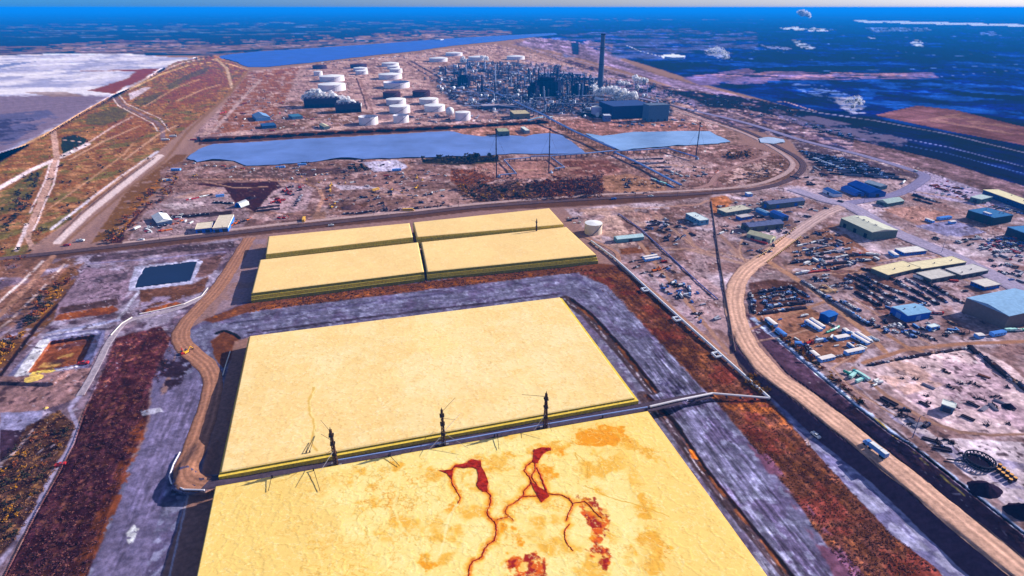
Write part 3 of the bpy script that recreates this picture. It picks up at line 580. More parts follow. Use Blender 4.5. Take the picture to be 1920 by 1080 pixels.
Nz(RF, .35, 120.0); Nz(RF, .18, 30.0); Nz(RF, .16, 24.0, streak=((1300, 100), (1700, 92))); Nz(RF, .2, 12.0, streak=((1440, 160), (1900, 230)))
Nz([(1000, 66), (1080, 76), (1230, 138), (1330, 163), (1480, 203), (1440, 217), (1300, 177), (1180, 137), (1040, 98), (950, 84)], .45, 40.0, streak=((1000, 74), (1330, 170))); Nz([(1000, 66), (1080, 76), (1230, 138), (1480, 203), (1440, 217), (1180, 137), (950, 84)], .4, 14.0)
Nz([(830, 226), (1380, 212), (1390, 292), (1090, 294), (1040, 252), (830, 262)], .5, 14.0); Nz([(830, 226), (1380, 212), (1390, 292), (1090, 294), (1040, 252), (830, 262)], .4, 4.0)
Nz(BELT, .5, 40.0, streak=((1240, 160), (1900, 380))); Nz(BELT, .4, 12.0); Nz(BELT, .3, 5.0)
Nz([(-760, 0), (1050, 0), (1050, 62), (400, 100), (-760, 112)], .3, 240.0); Nz([(-760, 0), (1050, 0), (1050, 62), (400, 100), (-760, 112)], .3, 70.0)
# brown painted along the left foot of both near blocks, warming their shadow's colour
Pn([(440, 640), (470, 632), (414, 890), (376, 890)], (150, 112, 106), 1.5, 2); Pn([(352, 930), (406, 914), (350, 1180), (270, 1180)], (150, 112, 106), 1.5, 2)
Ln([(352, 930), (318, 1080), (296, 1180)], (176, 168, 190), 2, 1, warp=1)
# --- relief: dyke plateau and slope on the left, terraces beside the haul road
zc = 34.0
g.raise_(BEACH, zc, soft=3)
CR = [(-760, 640), (-40, 326), (60, 268), (100, 246), (150, 216), (215, 182), (262, 156), (330, 117), (402, 104)]
TOE = [(-760, 1000), (-80, 600), (56, 462), (110, 428), (210, 350), (310, 272), (350, 238), (420, 184), (464, 134)]
g.ramp(CR, TOE, zc, 0.0)
TER = HR_Y + [(2680, 1500), (2680, 300), (1760, 420), (1480, 500)]
i, m = g.mask(HR_Y + [(2680, 1500), (2680, 520), (1600, 540)], 0, 4)
tz = 10.5 * sst(560, 800, g.v)
g.z[i] += (m * tz[i])
def road_z(v): return 5.0 * float(sst(580, 760, np.array(float(v))))
# side slopes of the haul road
for A, B, fa, fb in ((HR_M, HR_L, lambda v: 0, lambda v: 6.0 * sst(580, 760, v)), (HR_R, HR_Y, lambda v: 6.0 * sst(580, 760, v), lambda v: 10.5 * sst(560, 800, v))):
    i, m = g.mask(A + B[::-1], 0, 1.0); da, _ = g._dist(A, g.u[i], g.v[i], 1.6, False); db, _ = g._dist(B, g.u[i], g.v[i], 1.6, False)
    t = da / (da + db + 1e-9); z = fa(g.v[i]) * (1 - t) + fb(g.v[i]) * t; g.z[i] = g.z[i] * (1 - m) + z * m
i, m = g.mask(HR_L + HR_R[::-1], 0, 1.0); g.z[i] = g.z[i] * (1 - m) + m * (6.0 * sst(580, 760, g.v[i]))
# bank on the left
BK_T = [(326, 640), (280, 730), (276, 790), (250, 850), (200, 970), (160, 1090), (60, 1420)]
BK_B = [(216, 634), (196, 690), (160, 770), (140, 830), (110, 890), (70, 960), (10, 1080), (-160, 1420)]
i, m = g.mask(BK_T + BK_B[::-1], 0, 2.0); da, _ = g._dist(BK_T, g.u[i], g.v[i], 1.6, False); db, _ = g._dist(BK_B, g.u[i], g.v[i], 1.6, False)
g.z[i] -= m * 9.0 * (da / (da + db + 1e-9)) * sst(640, 900, g.v[i])
i, m = g.mask(BK_B + [(-760, 1420), (-760, 700), (100, 720)], 0, 3.0); g.z[i] -= m * 9.0 * sst(640, 900, g.v[i])
# causeway between the two near blocks, and the road climbing to it
for q, zz, sf in (([(372, 830), (402, 830), (384, 900), (330, 900), (346, 866)], 3.0, 10), ([(322, 906), (336, 876), (352, 872), (384, 893), (405, 893), (1200, 754), (1290, 744), (1290, 758), (1215, 776), (403, 918), (385, 926), (345, 926), (326, 919)], 5.6, 2.2), ([(1290, 744), (1340, 736), (1345, 748), (1290, 758)], 3.0, 6)): g.raise_(q, zz, soft=sf)
# sunken pond floors
g.raise_([(96, 641), (176, 629), (151, 681), (54, 698)], -3.0, soft=2, add=True)
# embankments at the pond
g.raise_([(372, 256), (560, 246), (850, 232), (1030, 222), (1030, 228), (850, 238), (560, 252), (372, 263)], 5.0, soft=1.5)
g.z += (fbm(g.x / 9, g.y / 9, 77, 3) - 0.5) * 0.9 * sst(0, 60, g.v) * (1 - sst(1e3, 4e3, g.y)) + (fbm(g.x / 60, g.y / 60, 78, 3) - 0.5) * 2.0 * (1 - sst(1e3, 4e3, g.y)) * (np.abs(g.z) < 40)
for q in WATERS: g.raise_(q, -2.2, soft=.6, add=True)
# --- seen colour -> albedo (take the air's share away)
dist = np.sqrt(g.x ** 2 + g.y ** 2 + H * H); T = np.exp(-HAZE_DENS * dist)[:, None]
A = (lin(g.c) / GAIN - (1 - T) * np.array(HAZE_INF) * 0.75) / np.maximum(T, .25)
g.a = np.clip(A, 0.008, 0.85)
ZG = g.z.reshape(UU.shape)
def zat(u, v):
    u = min(max(u, GU[0]), GU[-1] - .01); v = min(max(v, GV[0]), GV[-1] - .01)
    i = np.searchsorted(GU, u, 'right') - 1; j = np.searchsorted(GV, v, 'right') - 1
    a = (u - GU[i]) / (GU[i + 1] - GU[i]); b = (v - GV[j]) / (GV[j + 1] - GV[j])
    return float((ZG[j, i] * (1 - a) + ZG[j, i + 1] * a) * (1 - b) + (ZG[j + 1, i] * (1 - a) + ZG[j + 1, i + 1] * a) * b)
def P(u, v, dz=0.0):                         # photo pixel -> point on the ground
    z = zat(u, v); x, y = P0(u, v, z); return Vector((x, y, z + dz))
def lift(x, y, dz=0.0):
    u, v = PX(x, y); z = zat(u, v); k = 1 - z / H; return (x * k, y * k, z + dz)
k = 1 - g.z / H
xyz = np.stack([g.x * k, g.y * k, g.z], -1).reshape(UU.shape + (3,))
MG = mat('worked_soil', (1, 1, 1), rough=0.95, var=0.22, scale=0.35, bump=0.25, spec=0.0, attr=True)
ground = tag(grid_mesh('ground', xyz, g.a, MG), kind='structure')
# ---------------------------------------------------------------- water
def dens_poly(pts, step=10.0, amp=1.0, seed=3):
    out = []; r = random.Random(seed)
    for i in range(len(pts)):
        a, b = P0(*pts[i]), P0(*pts[(i + 1) % len(pts)]); L = math.hypot(b[0] - a[0], b[1] - a[1]); n = max(1, min(60, int(L / step)))
        for k in range(n):
            t = k / n; j = amp if k else amp * .4
            out.append((a[0] + (b[0] - a[0]) * t + r.uniform(-j, j), a[1] + (b[1] - a[1]) * t + r.uniform(-j, j)))
    return out
def water(name, pts, c, rough, step=12, amp=2.0, dz=0.4, bump=0.0):
    q = dens_poly(pts, step, amp, len(name)); vs = [lift(x, y) for x, y in q]; z = max(p[2] for p in vs) * 0 + sorted(p[2] for p in vs)[len(vs) // 2] + (1.6 if name != 'lined_pond' else .4)
    b = MB(); b.add([(x, y, z) for (x, y, _) in vs], [tuple(range(len(vs)))])
    m = mat('water_' + name, alb(c, 1.7), rough=rough, var=.2, scale=.012, spec=.06)
    return tag(b.obj(name, m), kind='structure')
water('river', [(398, 107), (470, 98), (700, 83), (850, 72), (960, 66), (1040, 62), (1046, 65), (1000, 70), (930, 78), (850, 86), (780, 96), (700, 104), (600, 116), (500, 126), (465, 126), (440, 116), (420, 110)], (6, 92, 214), .35, 60, 8, 1.2)
water('pond', [(352, 298), (373, 281), (400, 272), (470, 268), (560, 262), (700, 255), (840, 247), (852, 248), (868, 253), (905, 257), (935, 253), (985, 257), (1000, 253), (1030, 251), (1050, 254), (1075, 269), (1096, 287), (1040, 290), (960, 289), (900, 293), (800, 296), (760, 297), (700, 299), (640, 299), (600, 303), (500, 311), (462, 312), (440, 303), (400, 301), (370, 305)], (118, 150, 226), .3, 14, 2.5)
water('settling_pond', [(1098, 251), (1130, 256), (1190, 248), (1240, 248), (1330, 247), (1346, 256), (1370, 266), (1345, 271), (1300, 273), (1270, 274), (1240, 277), (1200, 280), (1165, 284), (1148, 276), (1120, 263)], (150, 190, 246), .25, 14, 2.5)
water('pool', [(1421, 261), (1440, 258), (1470, 262), (1471, 268), (1450, 271), (1426, 268)], (196, 214, 246), .25, 10, 1.5)
water('lined_pond', [(271, 502), (369, 491), (356, 527), (252, 540)], (16, 44, 82), .3, 8, .5)
Ln2 = None
# ---------------------------------------------------------------- roads and tracks: strips laid on the ground
def crom(pts, step):
    w = [P0(*p) for p in pts]; out = []
    for i in range(len(w) - 1):
        p0, p1, p2, p3 = w[max(i - 1, 0)], w[i], w[i + 1], w[min(i + 2, len(w) - 1)]
        n = max(1, int(math.hypot(p2[0] - p1[0], p2[1] - p1[1]) / step))
        for k in range(n):
            t = k / n; t2, t3 = t * t, t ** 3
            out.append(tuple(.5 * (2 * p1[j] + (-p0[j] + p2[j]) * t + (2 * p0[j] - 5 * p1[j] + 4 * p2[j] - p3[j]) * t2 + (-p0[j] + 3 * p1[j] - 3 * p2[j] + p3[j]) * t3) for j in (0, 1)))
    out.append(w[-1]); return out
RS = [0]
def ribbon(name, pts, width, c, step=5.0, tracks=(), edge=.10, dz=.35, var=.12, ec=None, rough=.95):
    RS[0] += 11; sd = RS[0]
    L = crom(pts, step); n = len(L); nc = 17; xyz = np.zeros((n, nc, 3)); cc = np.zeros((n, nc, 3))
    base = np.array(alb(c)); eca = np.array(alb(ec)) if ec else base * .72
    s = np.zeros(n)
    for i in range(1, n): s[i] = s[i - 1] + math.hypot(L[i][0] - L[i - 1][0], L[i][1] - L[i - 1][1])
    wl = 1 + (fbm(s / 14, s * 0 + 1, sd, 3) - .5) * 4 * edge; wr = 1 + (fbm(s / 14, s * 0 + 9, sd + 2, 3) - .5) * 4 * edge
    for i in range(n):
        a, b = L[max(i - 1, 0)], L[min(i + 1, n - 1)]; d = math.hypot(b[0] - a[0], b[1] - a[1]) + 1e-9; nx, ny = (b[1] - a[1]) / d, -(b[0] - a[0]) / d
        for j in range(nc):
            t = j / (nc - 1) * 2 - 1; o = t * width / 2 * (wr[i] if t > 0 else wl[i])
            xyz[i, j] = lift(L[i][0] + nx * o, L[i][1] + ny * o, dz - (.30 if abs(t) == 1 else 0))
            f = 1.0
            for (tc, tw, ta) in tracks: f *= 1 + ta * math.exp(-((t - tc) / tw) ** 2)
            e = min(1, max(0, (abs(t) - .78) / .22)); cc[i, j] = (base * f) * (1 - e) + eca * e
    jj = np.linspace(0, 1, nc)[None, :]; ss = s[:, None]
    cc *= np.exp((fbm(ss / 60 + jj * 0, jj * 9 + ss * 0, sd + 5, 4) - .5) * 2.2 * var + (fbm(ss / 5 + 0 * jj, jj * 12, sd + 6, 3) - .5) * 1.6 * var)[..., None]
    return tag(grid_mesh(name, xyz, np.clip(cc, .01, .85), MG), kind='structure')
TR = ((-.62, .10, .32), (-.36, .1, -.2), (-.12, .1, .30), (.1, .08, -.2), (.34, .1, .34), (.6, .08, -.16))
ribbon('haul_road', [(1478, 447), (1440, 478), (1402, 505), (1380, 536), (1377, 580), (1398, 640), (1446, 700), (1507, 744), (1587, 806), (1633, 842), (1705, 900), (1800, 978), (1904, 1062), (2060, 1190)], 17.5, (216, 170, 148), 4, TR, .09, .6, .24)
ribbon('highway', [(1140, 170), (1210, 186), (1290, 205), (1400, 231), (1500, 262), (1611, 290), (1700, 316), (1733, 329), (1722, 343), (1691, 360), (1655, 370), (1586, 382)], 17, (142, 132, 166), 8, ((0, .06, .12),), .05, .5, .08)
ribbon('street', [(1486, 355), (1553, 377), (1592, 386), (1678, 435), (1789, 482), (1920, 547), (2140, 660)], 24, (172, 158, 184), 6, ((-.35, .06, -.14), (.05, .05, -.16), (.4, .07, .08)), .05, .7, .10)
ribbon('yard_road', [(1592, 384), (1552, 398), (1500, 431), (1462, 461), (1440, 479)], 16.5, (196, 164, 160), 5, TR, .08, .4)
ribbon('railway_bed', [(-200, 512), (0, 486), (150, 470), (300, 452), (450, 436), (600, 420), (770, 402), (900, 388), (1100, 374), (1300, 364), (1400, 357), (1466, 343), (1502, 322), (1500, 300), (1456, 274), (1404, 248), (1332, 223), (1262, 199), (1200, 180)], 11, (96, 74, 76), 6, ((-.3, .09, -.4), (-.12, .05, .5), (.3, .09, -.4), (.5, .05, .45)), .05, .8, .1)
ribbon('gravel_road', [(230, 456), (450, 429), (600, 413), (770, 396), (900, 382), (1100, 367), (1300, 357), (1400, 349), (1455, 334), (1484, 315), (1480, 298), (1440, 272), (1390, 248), (1330, 228), (1262, 206)], 9.5, (186, 154, 150), 6, ((0, .3, .1),), .08, .5, .1)
ribbon('branch_road', [(1300, 354), (1330, 346), (1346, 328), (1390, 308), (1440, 292)], 9, (164, 124, 116), 6, TR, .1, .4)
ribbon('block_road', [(468, 446), (440, 492), (410, 538), (374, 577), (347, 608), (338, 634), (356, 660), (386, 684), (399, 712), (394, 752), (378, 806), (362, 846), (348, 880), (356, 902), (384, 910)], 14.5, (166, 116, 92), 4, TR, .08, .4, .12)
ribbon('service_road', [(330, 909), (360, 909), (405, 905), (620, 870), (830, 836), (1020, 803), (1200, 768), (1260, 756), (1330, 744)], 12, (84, 70, 84), 5, ((0, .4, .06),), .04, .35, .08)
ribbon('footpath', [(392, 548), (345, 574), (280, 592), (236, 604), (205, 640), (180, 690), (150, 742)], 6, (176, 160, 172), 5, (), .12, .3)
ribbon('dirt_track', [(1085, 440), (1150, 470), (1165, 498), (1230, 552), (1300, 615), (1372, 680), (1410, 720)], 5.5, (176, 130, 110), 5, (), .14, .3)
# ---------------------------------------------------------------- sulphur blocks
MS = mat('poured_sulphur', (1, 1, 1), rough=.85, var=.05, scale=.5, bump=.04, spec=.0, attr=True)
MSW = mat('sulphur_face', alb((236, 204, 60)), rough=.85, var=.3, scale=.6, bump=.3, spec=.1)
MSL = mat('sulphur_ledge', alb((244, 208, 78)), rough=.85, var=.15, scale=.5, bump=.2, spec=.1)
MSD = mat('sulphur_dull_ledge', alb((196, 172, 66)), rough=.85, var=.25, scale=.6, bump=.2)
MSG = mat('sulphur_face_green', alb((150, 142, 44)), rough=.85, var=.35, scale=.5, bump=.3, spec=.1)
def quad_world(c, z): return [P0(u, v, z) for (u, v) in c]            # TL, TR, BR, BL as seen, at height z
def bil(q, s, t):
    return tuple((q[0][j] * (1 - s) + q[1][j] * s) * (1 - t) + (q[3][j] * (1 - s) + q[2][j] * s) * t for j in (0, 1))
def grow(q, d):                              # push a convex quad's sides outwards by d = (back, right, front, left)
    n = 4; cx = sum(p[0] for p in q) / 4; cy = sum(p[1] for p in q) / 4; ln = []
    for i in range(n):
        a, b = q[i], q[(i + 1) % n]; dx, dy = b[0] - a[0], b[1] - a[1]; L = math.hypot(dx, dy); nx, ny = dy / L, -dx / L
        if (a[0] - cx) * nx + (a[1] - cy) * ny < 0: nx, ny = -nx, -ny
        ln.append(((a[0] + nx * d[i], a[1] + ny * d[i]), (dx, dy)))
    out = []
    for i in range(n):
        (p, r), (s, t) = ln[i - 1], ln[i]; den = r[0] * t[1] - r[1] * t[0]; k = ((s[0] - p[0]) * t[1] - (s[1] - p[1]) * t[0]) / den
        out.append((p[0] + r[0] * k, p[1] + r[1] * k))
    return out
def block_top(name, q, z, ns, ntt, parent, base, painter, relief=.085):
    S, Tt = np.meshgrid(np.linspace(0, 1, ns), np.linspace(0, 1, ntt))
    x = (q[0][0] * (1 - S) + q[1][0] * S) * (1 - Tt) + (q[3][0] * (1 - S) + q[2][0] * S) * Tt
    y = (q[0][1] * (1 - S) + q[1][1] * S) * (1 - Tt) + (q[3][1] * (1 - S) + q[2][1] * S) * Tt
    k = H / (H - z); u, v = PX(x * k, y * k); s = Sheet(u, v, x, y, base)
    painter(s)
    r = np.abs(fbm(s.x / 7, s.y / 7, 31, 4) - .5) * 2; r2 = fbm(s.x / 1.8, s.y / 1.8, 37, 3)
    e = sst(0, .02, np.minimum(np.minimum(S, 1 - S), np.minimum(Tt, 1 - Tt)).ravel())
    zz = z + e * ((1 - sst(0, .16, r)) * relief * 1.0 + (r2 - .5) * relief * .4 + (fbm(s.x / 40, s.y / 40, 38, 3) - .5) * .16) + s.z
    ed = (np.minimum(S, 1 - S).ravel() < 1e-6) | (np.minimum(Tt, 1 - Tt).ravel() < 1e-6); zz = np.where(ed, z - .9, zz)
    xyz = np.stack([s.x, s.y, zz], -1).reshape(S.shape + (3,))
    o = grid_mesh(name, xyz, np.clip(lin(s.c) / GAIN, .01, .88), MS)
    if parent: o.parent = parent; o.matrix_parent_inverse = parent.matrix_world.inverted()
    return o
def lift_solid(name, q, z0, z1, parent, mside, mtop):
    b = MB(); b.prism([(p[0], p[1]) for p in q], z0, z1, 0, 1); o = b.obj(name, [mside, mtop]); o.parent = parent
    o.matrix_parent_inverse = parent.matrix_world.inverted(); return o
def base_at(q, label):
    c = (sum(p[0] for p in q) / 4, sum(p[1] for p in q) / 4, 0)
    e = empty('sulphur_block', c, 0, label, 'sulphur block', 'poured sulphur blocks'); bpy.context.view_layer.update(); return e
def swirl(s, Z, c, a, ms=9, th=.5, w=.03):   # thin wandering contour lines of one tint
    i, m = s.mask(Z, 4, 6)
    n = fbm(s.x[i] / ms, s.y[i] / ms, s.seed + 5, 5); k = np.exp(-((n - th) / w) ** 2) * m * a
    s.c[i] = s.c[i] * (1 - k[:, None]) + np.asarray(c, float) * k[:, None]
def c7(L): return [(380 + x / 2.2326, 700 + y / 2.2326) for x, y in L]
B1 = [(403, 912), (1215, 770), (1600, 1300), (322, 1300)]
B2 = [(467, 630), (1050, 557), (1190, 745), (412, 885)]
OR, OR2, RD = (246, 156, 22), (244, 180, 62), (176, 40, 4)
STREAM = [([(1185, 490), (1205, 512), (1205, 545), (1190, 580), (1200, 605), (1226, 625), (1230, 660), (1222, 700), (1195, 716), (1176, 742), (1168, 770), (1130, 786), (1116, 815), (1113, 850), (1108, 900)], 16, 10, 0),
          ([(1062, 383), (1046, 402), (1040, 432), (1046, 465), (1062, 490)], 10, 5, 0), ([(1062, 490), (1080, 520), (1068, 545)], 4, 3, 0),
          ([(1388, 366), (1356, 386), (1345, 410), (1368, 434), (1376, 460), (1346, 490), (1340, 514), (1310, 540), (1276, 558), (1266, 580), (1282, 600), (1232, 614)], 12, 9, 1),
          ([(1392, 372), (1390, 410), (1376, 432), (1400, 472), (1416, 532)], 13, 14, 1), ([(1398, 395), (1422, 450), (1440, 500), (1420, 528)], 14, 20, 1),
          ([(1336, 516), (1400, 514), (1440, 506), (1500, 510), (1532, 522), (1550, 546), (1532, 590), (1522, 616)], 11, 6, 1), ([(1282, 598), (1302, 616)], 6, 2, 1),
          ([(1550, 546), (1600, 535), (1625, 560), (1650, 590), (1672, 606)], 5, 4, 1), ([(1535, 632), (1515, 660), (1516, 690), (1530, 722), (1552, 743)], 5, 3, 1)]
BLOB = [([(1044, 402), (1060, 384), (1110, 374), (1124, 360), (1166, 368), (1168, 392), (1182, 420), (1196, 458), (1192, 492), (1172, 497), (1146, 470), (1156, 430), (1150, 402), (1130, 394), (1090, 396), (1060, 391)], 0),
        ([(992, 408), (1046, 404), (1048, 426), (1040, 442), (1022, 420)], 0),
        ([(1386, 320), (1420, 311), (1456, 312), (1460, 322), (1432, 331), (1416, 350), (1402, 378), (1380, 372), (1385, 345)], 1),
        ([(1372, 455), (1440, 496), (1450, 515), (1418, 540), (1400, 512)], 1)]
def paint1(s):
    All = [(200, 700), (1800, 700), (1800, 1400), (200, 1400)]
    s.c *= (1 + (fbm(s.x / 60, s.y / 60, 4, 4) - .5) * .10)[:, None]
    s.paint(c7([(700, 330), (1500, 250), (1700, 330), (1850, 600), (1700, 900), (900, 900), (600, 700), (560, 500)]), (255, 228, 140), 8, 20, .8)
    for poly, c, a, cv in (([(1560, 240), (1640, 216), (1760, 230), (1790, 262), (1740, 300), (1620, 306), (1560, 290)], OR, .95, .8), ([(1240, 340), (1560, 256), (1580, 300), (1480, 340), (1300, 350)], OR2, .9, .58),
                           ([(1690, 220), (1800, 280), (1900, 330), (1960, 400), (1900, 360), (1760, 300)], OR2, .95, .7), ([(1400, 340), (1500, 310), (1520, 340), (1460, 370)], OR, .9, .65),
                           ([(1360, 380), (1470, 390), (1490, 430), (1440, 470), (1400, 430)], OR, .9, .75), ([(620, 460), (740, 430), (830, 500), (800, 600), (700, 560), (620, 540)], OR2, .9, .58),
                           ([(840, 440), (960, 390), (1020, 420), (960, 470), (880, 470)], OR2, .8, .55), ([(700, 350), (830, 370), (860, 420), (760, 440), (640, 460), (700, 400)], OR2, .95, .58),
                           ([(970, 600), (1020, 560), (1060, 530), (1050, 580), (1000, 620), (980, 634)], OR, .95, .75), ([(1020, 420), (1080, 500), (1060, 540), (1040, 480)], OR, .8, .6),
                           ([(900, 790), (960, 720), (1010, 730), (990, 800), (930, 830)], OR, .9, .68), ([(1235, 620), (1330, 650), (1340, 740), (1280, 760), (1240, 700)], OR, .95, .66), ([(1120, 330), (1300, 330), (1320, 400), (1220, 430)], OR2, .7, .42),
                           ([(1170, 560), (1340, 500), (1420, 520), (1560, 540), (1700, 560), (1720, 640), (1600, 600), (1400, 560), (1240, 620)], OR2, .7, .38),
                           ([(1590, 510), (1640, 530), (1680, 600), (1700, 640), (1650, 730), (1620, 690), (1640, 620), (1570, 580)], (244, 150, 20), .95, .62), ([(1620, 690), (1740, 660), (1800, 700), (1720, 720)], OR2, .9, .45),
                           ([(1640, 470), (1800, 480), (1920, 560), (1960, 640), (1800, 600), (1700, 560)], OR2, .95, .56), ([(1480, 650), (1540, 640), (1530, 680), (1490, 670)], OR, .9, .6), ([(1550, 400), (1620, 340), (1640, 440), (1580, 480)], OR2, .5, .3),
                           ([(1700, 700), (1860, 640), (1980, 760), (1900, 850), (1750, 780)], OR2, .9, .52), ([(740, 480), (900, 520), (860, 680), (780, 640)], OR2, .6, .34)):
        s.paint(c7(poly), c, 7, 3, a, cov=cv, ms=11, px=12)
        swirl(s, c7(poly), (226, 138, 30), .7, 5, .5, .018)
    s.paint(c7([(560, 300), (1500, 240), (1750, 330), (1900, 620), (1800, 900), (900, 900), (620, 700), (480, 520)]), OR2, 9, 30, .85, cov=.34, ms=17)
    s.paint(c7([(560, 300), (1500, 240), (1750, 330), (1900, 620), (1800, 900), (900, 900), (620, 700), (480, 520)]), (255, 232, 150), 9, 30, .9, cov=.4, ms=12)
    for poly in ([(1262, 800), (1300, 770), (1400, 752), (1440, 800), (1440, 920), (1260, 920)], [(1612, 742), (1680, 738), (1712, 790), (1690, 815), (1660, 780)], [(1560, 515), (1640, 520), (1700, 600), (1690, 660), (1660, 720), (1700, 740), (1720, 800), (1680, 825), (1620, 760), (1640, 680), (1600, 600)]):
        s.paint(c7(poly), (226, 92, 8), 6, 3, .95, cov=.66, ms=6, px=10); s.paint(c7(poly), (160, 36, 6), 6, 2, .95, cov=.42, ms=4, px=8)
        s.paint(c7(poly), (255, 214, 110), 6, 2, .9, cov=.22, ms=5, px=8)
    for L, w0, w1, k in STREAM: s.line(c7(L), (250, 180, 50), w0 / 2.2 * .5 + 5.0, 5, warp=4, a=.7)
    for L, k in BLOB: s.paint(c7(L), (250, 170, 36), 2, 7, .8)
    for L, w0, w1, k in STREAM: s.line(c7(L), (222, 104, 16), w0 / 2.2 * .5 + 1.0, 2.2, warp=2.2, a=.65)
    for L, k in BLOB: s.paint(c7(L), (206, 60, 8), 3.5, 3.5, .9)
    swirl(s, c7([(300, 400), (1000, 300), (1000, 700), (900, 900), (300, 900)]), (226, 172, 70), .7, 16, .5, .009)
    swirl(s, c7([(350, 420), (900, 420), (900, 800), (300, 800)]), (236, 178, 80), .6, 12, .46, .012)
    swirl(s, All, (255, 242, 180), .6, 5, .5, .016); swirl(s, All, (226, 174, 80), .55, 6, .45, .012)
    s.line(c7([(830, 400), (820, 480), (800, 580), (830, 640), (870, 690), (900, 760)]), (255, 232, 150), 3, 1.5, warp=3, a=.7); s.line(c7([(1065, 545), (1030, 600), (1015, 680), (990, 760)]), (255, 238, 170), 2.5, 1.2, warp=2, a=.7)
    for L in ([(1555, 330), (1580, 350), (1610, 380), (1610, 440)], [(1560, 330), (1570, 360)], [(1600, 470), (1700, 520), (1850, 560), (1950, 600)]): s.line(c7(L), (226, 170, 60), .8, .6, warp=2)
    s.line([(403, 912), (1215, 770)], (232, 196, 80), 2.0, 1, warp=1, a=.8); s.line([(1215, 770), (1600, 1300)], (226, 168, 60), 1.6, 1.2, warp=1)
    s.line([(1212, 776), (1590, 1300)], (255, 224, 130), 3, 1.5, warp=1, a=.7)
def paint2(s):
    All = [(300, 500), (1300, 500), (1300, 950), (300, 950)]
    s.c *= (1 + (fbm(s.x / 60, s.y / 60, 14, 4) - .5) * .10)[:, None]
    s.paint([(430, 640), (1000, 570), (1050, 640), (700, 760), (440, 760)], (250, 216, 146), 14, 20, .4, cov=.5, ms=40)
    s.paint([(560, 620), (1060, 570), (1150, 700), (900, 740), (600, 760)], (255, 230, 172), 14, 20, .5, cov=.42, ms=34)
    s.paint(All, (252, 208, 132), 10, 10, .4, cov=.42, ms=22); s.paint(All, (255, 232, 172), 10, 10, .4, cov=.4, ms=15)
    swirl(s, All, (255, 240, 190), .6, 6, .5, .016); swirl(s, All, (226, 176, 96), .6, 5, .47, .013)
    s.line([(588, 728), (578, 760), (590, 800), (584, 830), (594, 846)], (232, 188, 96), 2.6, 1.2, warp=3); s.line([(591, 728), (581, 760), (593, 800), (587, 830)], (255, 228, 150), 1.2, .8, warp=3)
    s.line([(1050, 557), (1190, 745)], (226, 180, 80), 1.2, 1, warp=.5); s.line([(467, 630), (412, 885)], (246, 150, 60), 1.6, 1.2, warp=.6)
def rim(c):
    def f(s):
        s.c *= (1 + (fbm(s.x / 50, s.y / 50, 24, 4) - .5) * .09)[:, None]
        s.paint([(300, 300), (1300, 300), (1300, 700), (300, 700)], (250, 206, 136), 10, 10, .45, cov=.42, ms=16)
        swirl(s, [(300, 300), (1300, 300), (1300, 700), (300, 700)], (240, 200, 128), .6, 8, .46, .018); swirl(s, [(300, 300), (1300, 300), (1300, 700), (300, 700)], (255, 240, 196), .5, 8, .52, .01)
    return f
q1 = quad_world(B1, 10); e1 = base_at(q1, 'yellow sulphur block streaked with red molten streams, in front of the three pouring towers')
block_top('top_surface', q1, 10, 640, 520, e1, (255, 216, 122), paint1); lift_solid('upper_lift', q1, 5, 9.4, e1, MSW, MSL); lift_solid('lower_lift', grow(q1, (.6, 2.0, 1, 1.2)), -.4, 5.0, e1, MSW, MSL)
q2 = quad_world(B2, 10.4); e2 = base_at(q2, 'large unmarked yellow sulphur block between the streaked block and the four walled off blocks')
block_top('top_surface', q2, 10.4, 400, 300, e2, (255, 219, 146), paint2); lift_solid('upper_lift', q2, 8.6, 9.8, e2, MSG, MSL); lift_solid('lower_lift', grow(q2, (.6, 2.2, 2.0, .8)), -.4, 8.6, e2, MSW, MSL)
UP = [([(503, 443), (768, 418), (774, 444), (498, 476)], 'far left pale sulphur block, one of four joined behind the others'), ([(774, 417), (1030, 390), (1057, 420), (781, 444)], 'far right pale sulphur block, with a lone pouring mast on its edge'),
      ([(487, 487), (784, 454), (795, 509), (471, 549)], 'near left pale sulphur block with green stepped face, one of four joined'), ([(789, 454), (1062, 425), (1118, 477), (800, 509)], 'near right pale sulphur block with green stepped face, one of four joined')]
for n, (c, lab) in enumerate(UP):
    zt = 13.0 if n < 2 else 9.6; q = quad_world(c, zt); e = base_at(q, lab); fr = 1.3 if n > 1 else 1.0
    block_top('top_surface', q, zt, 200, 110, e, (254, 216, 144), rim(n), .07)
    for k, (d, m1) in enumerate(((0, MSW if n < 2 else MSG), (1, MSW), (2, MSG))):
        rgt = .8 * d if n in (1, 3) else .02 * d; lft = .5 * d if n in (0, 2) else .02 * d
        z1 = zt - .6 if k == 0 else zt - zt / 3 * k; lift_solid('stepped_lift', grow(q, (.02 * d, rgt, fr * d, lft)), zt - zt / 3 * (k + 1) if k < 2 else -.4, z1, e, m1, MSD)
MDR = mat('molten_sulphur', alb((176, 44, 4)), rough=.7, var=.5, scale=.4, spec=.0, bump=.05)
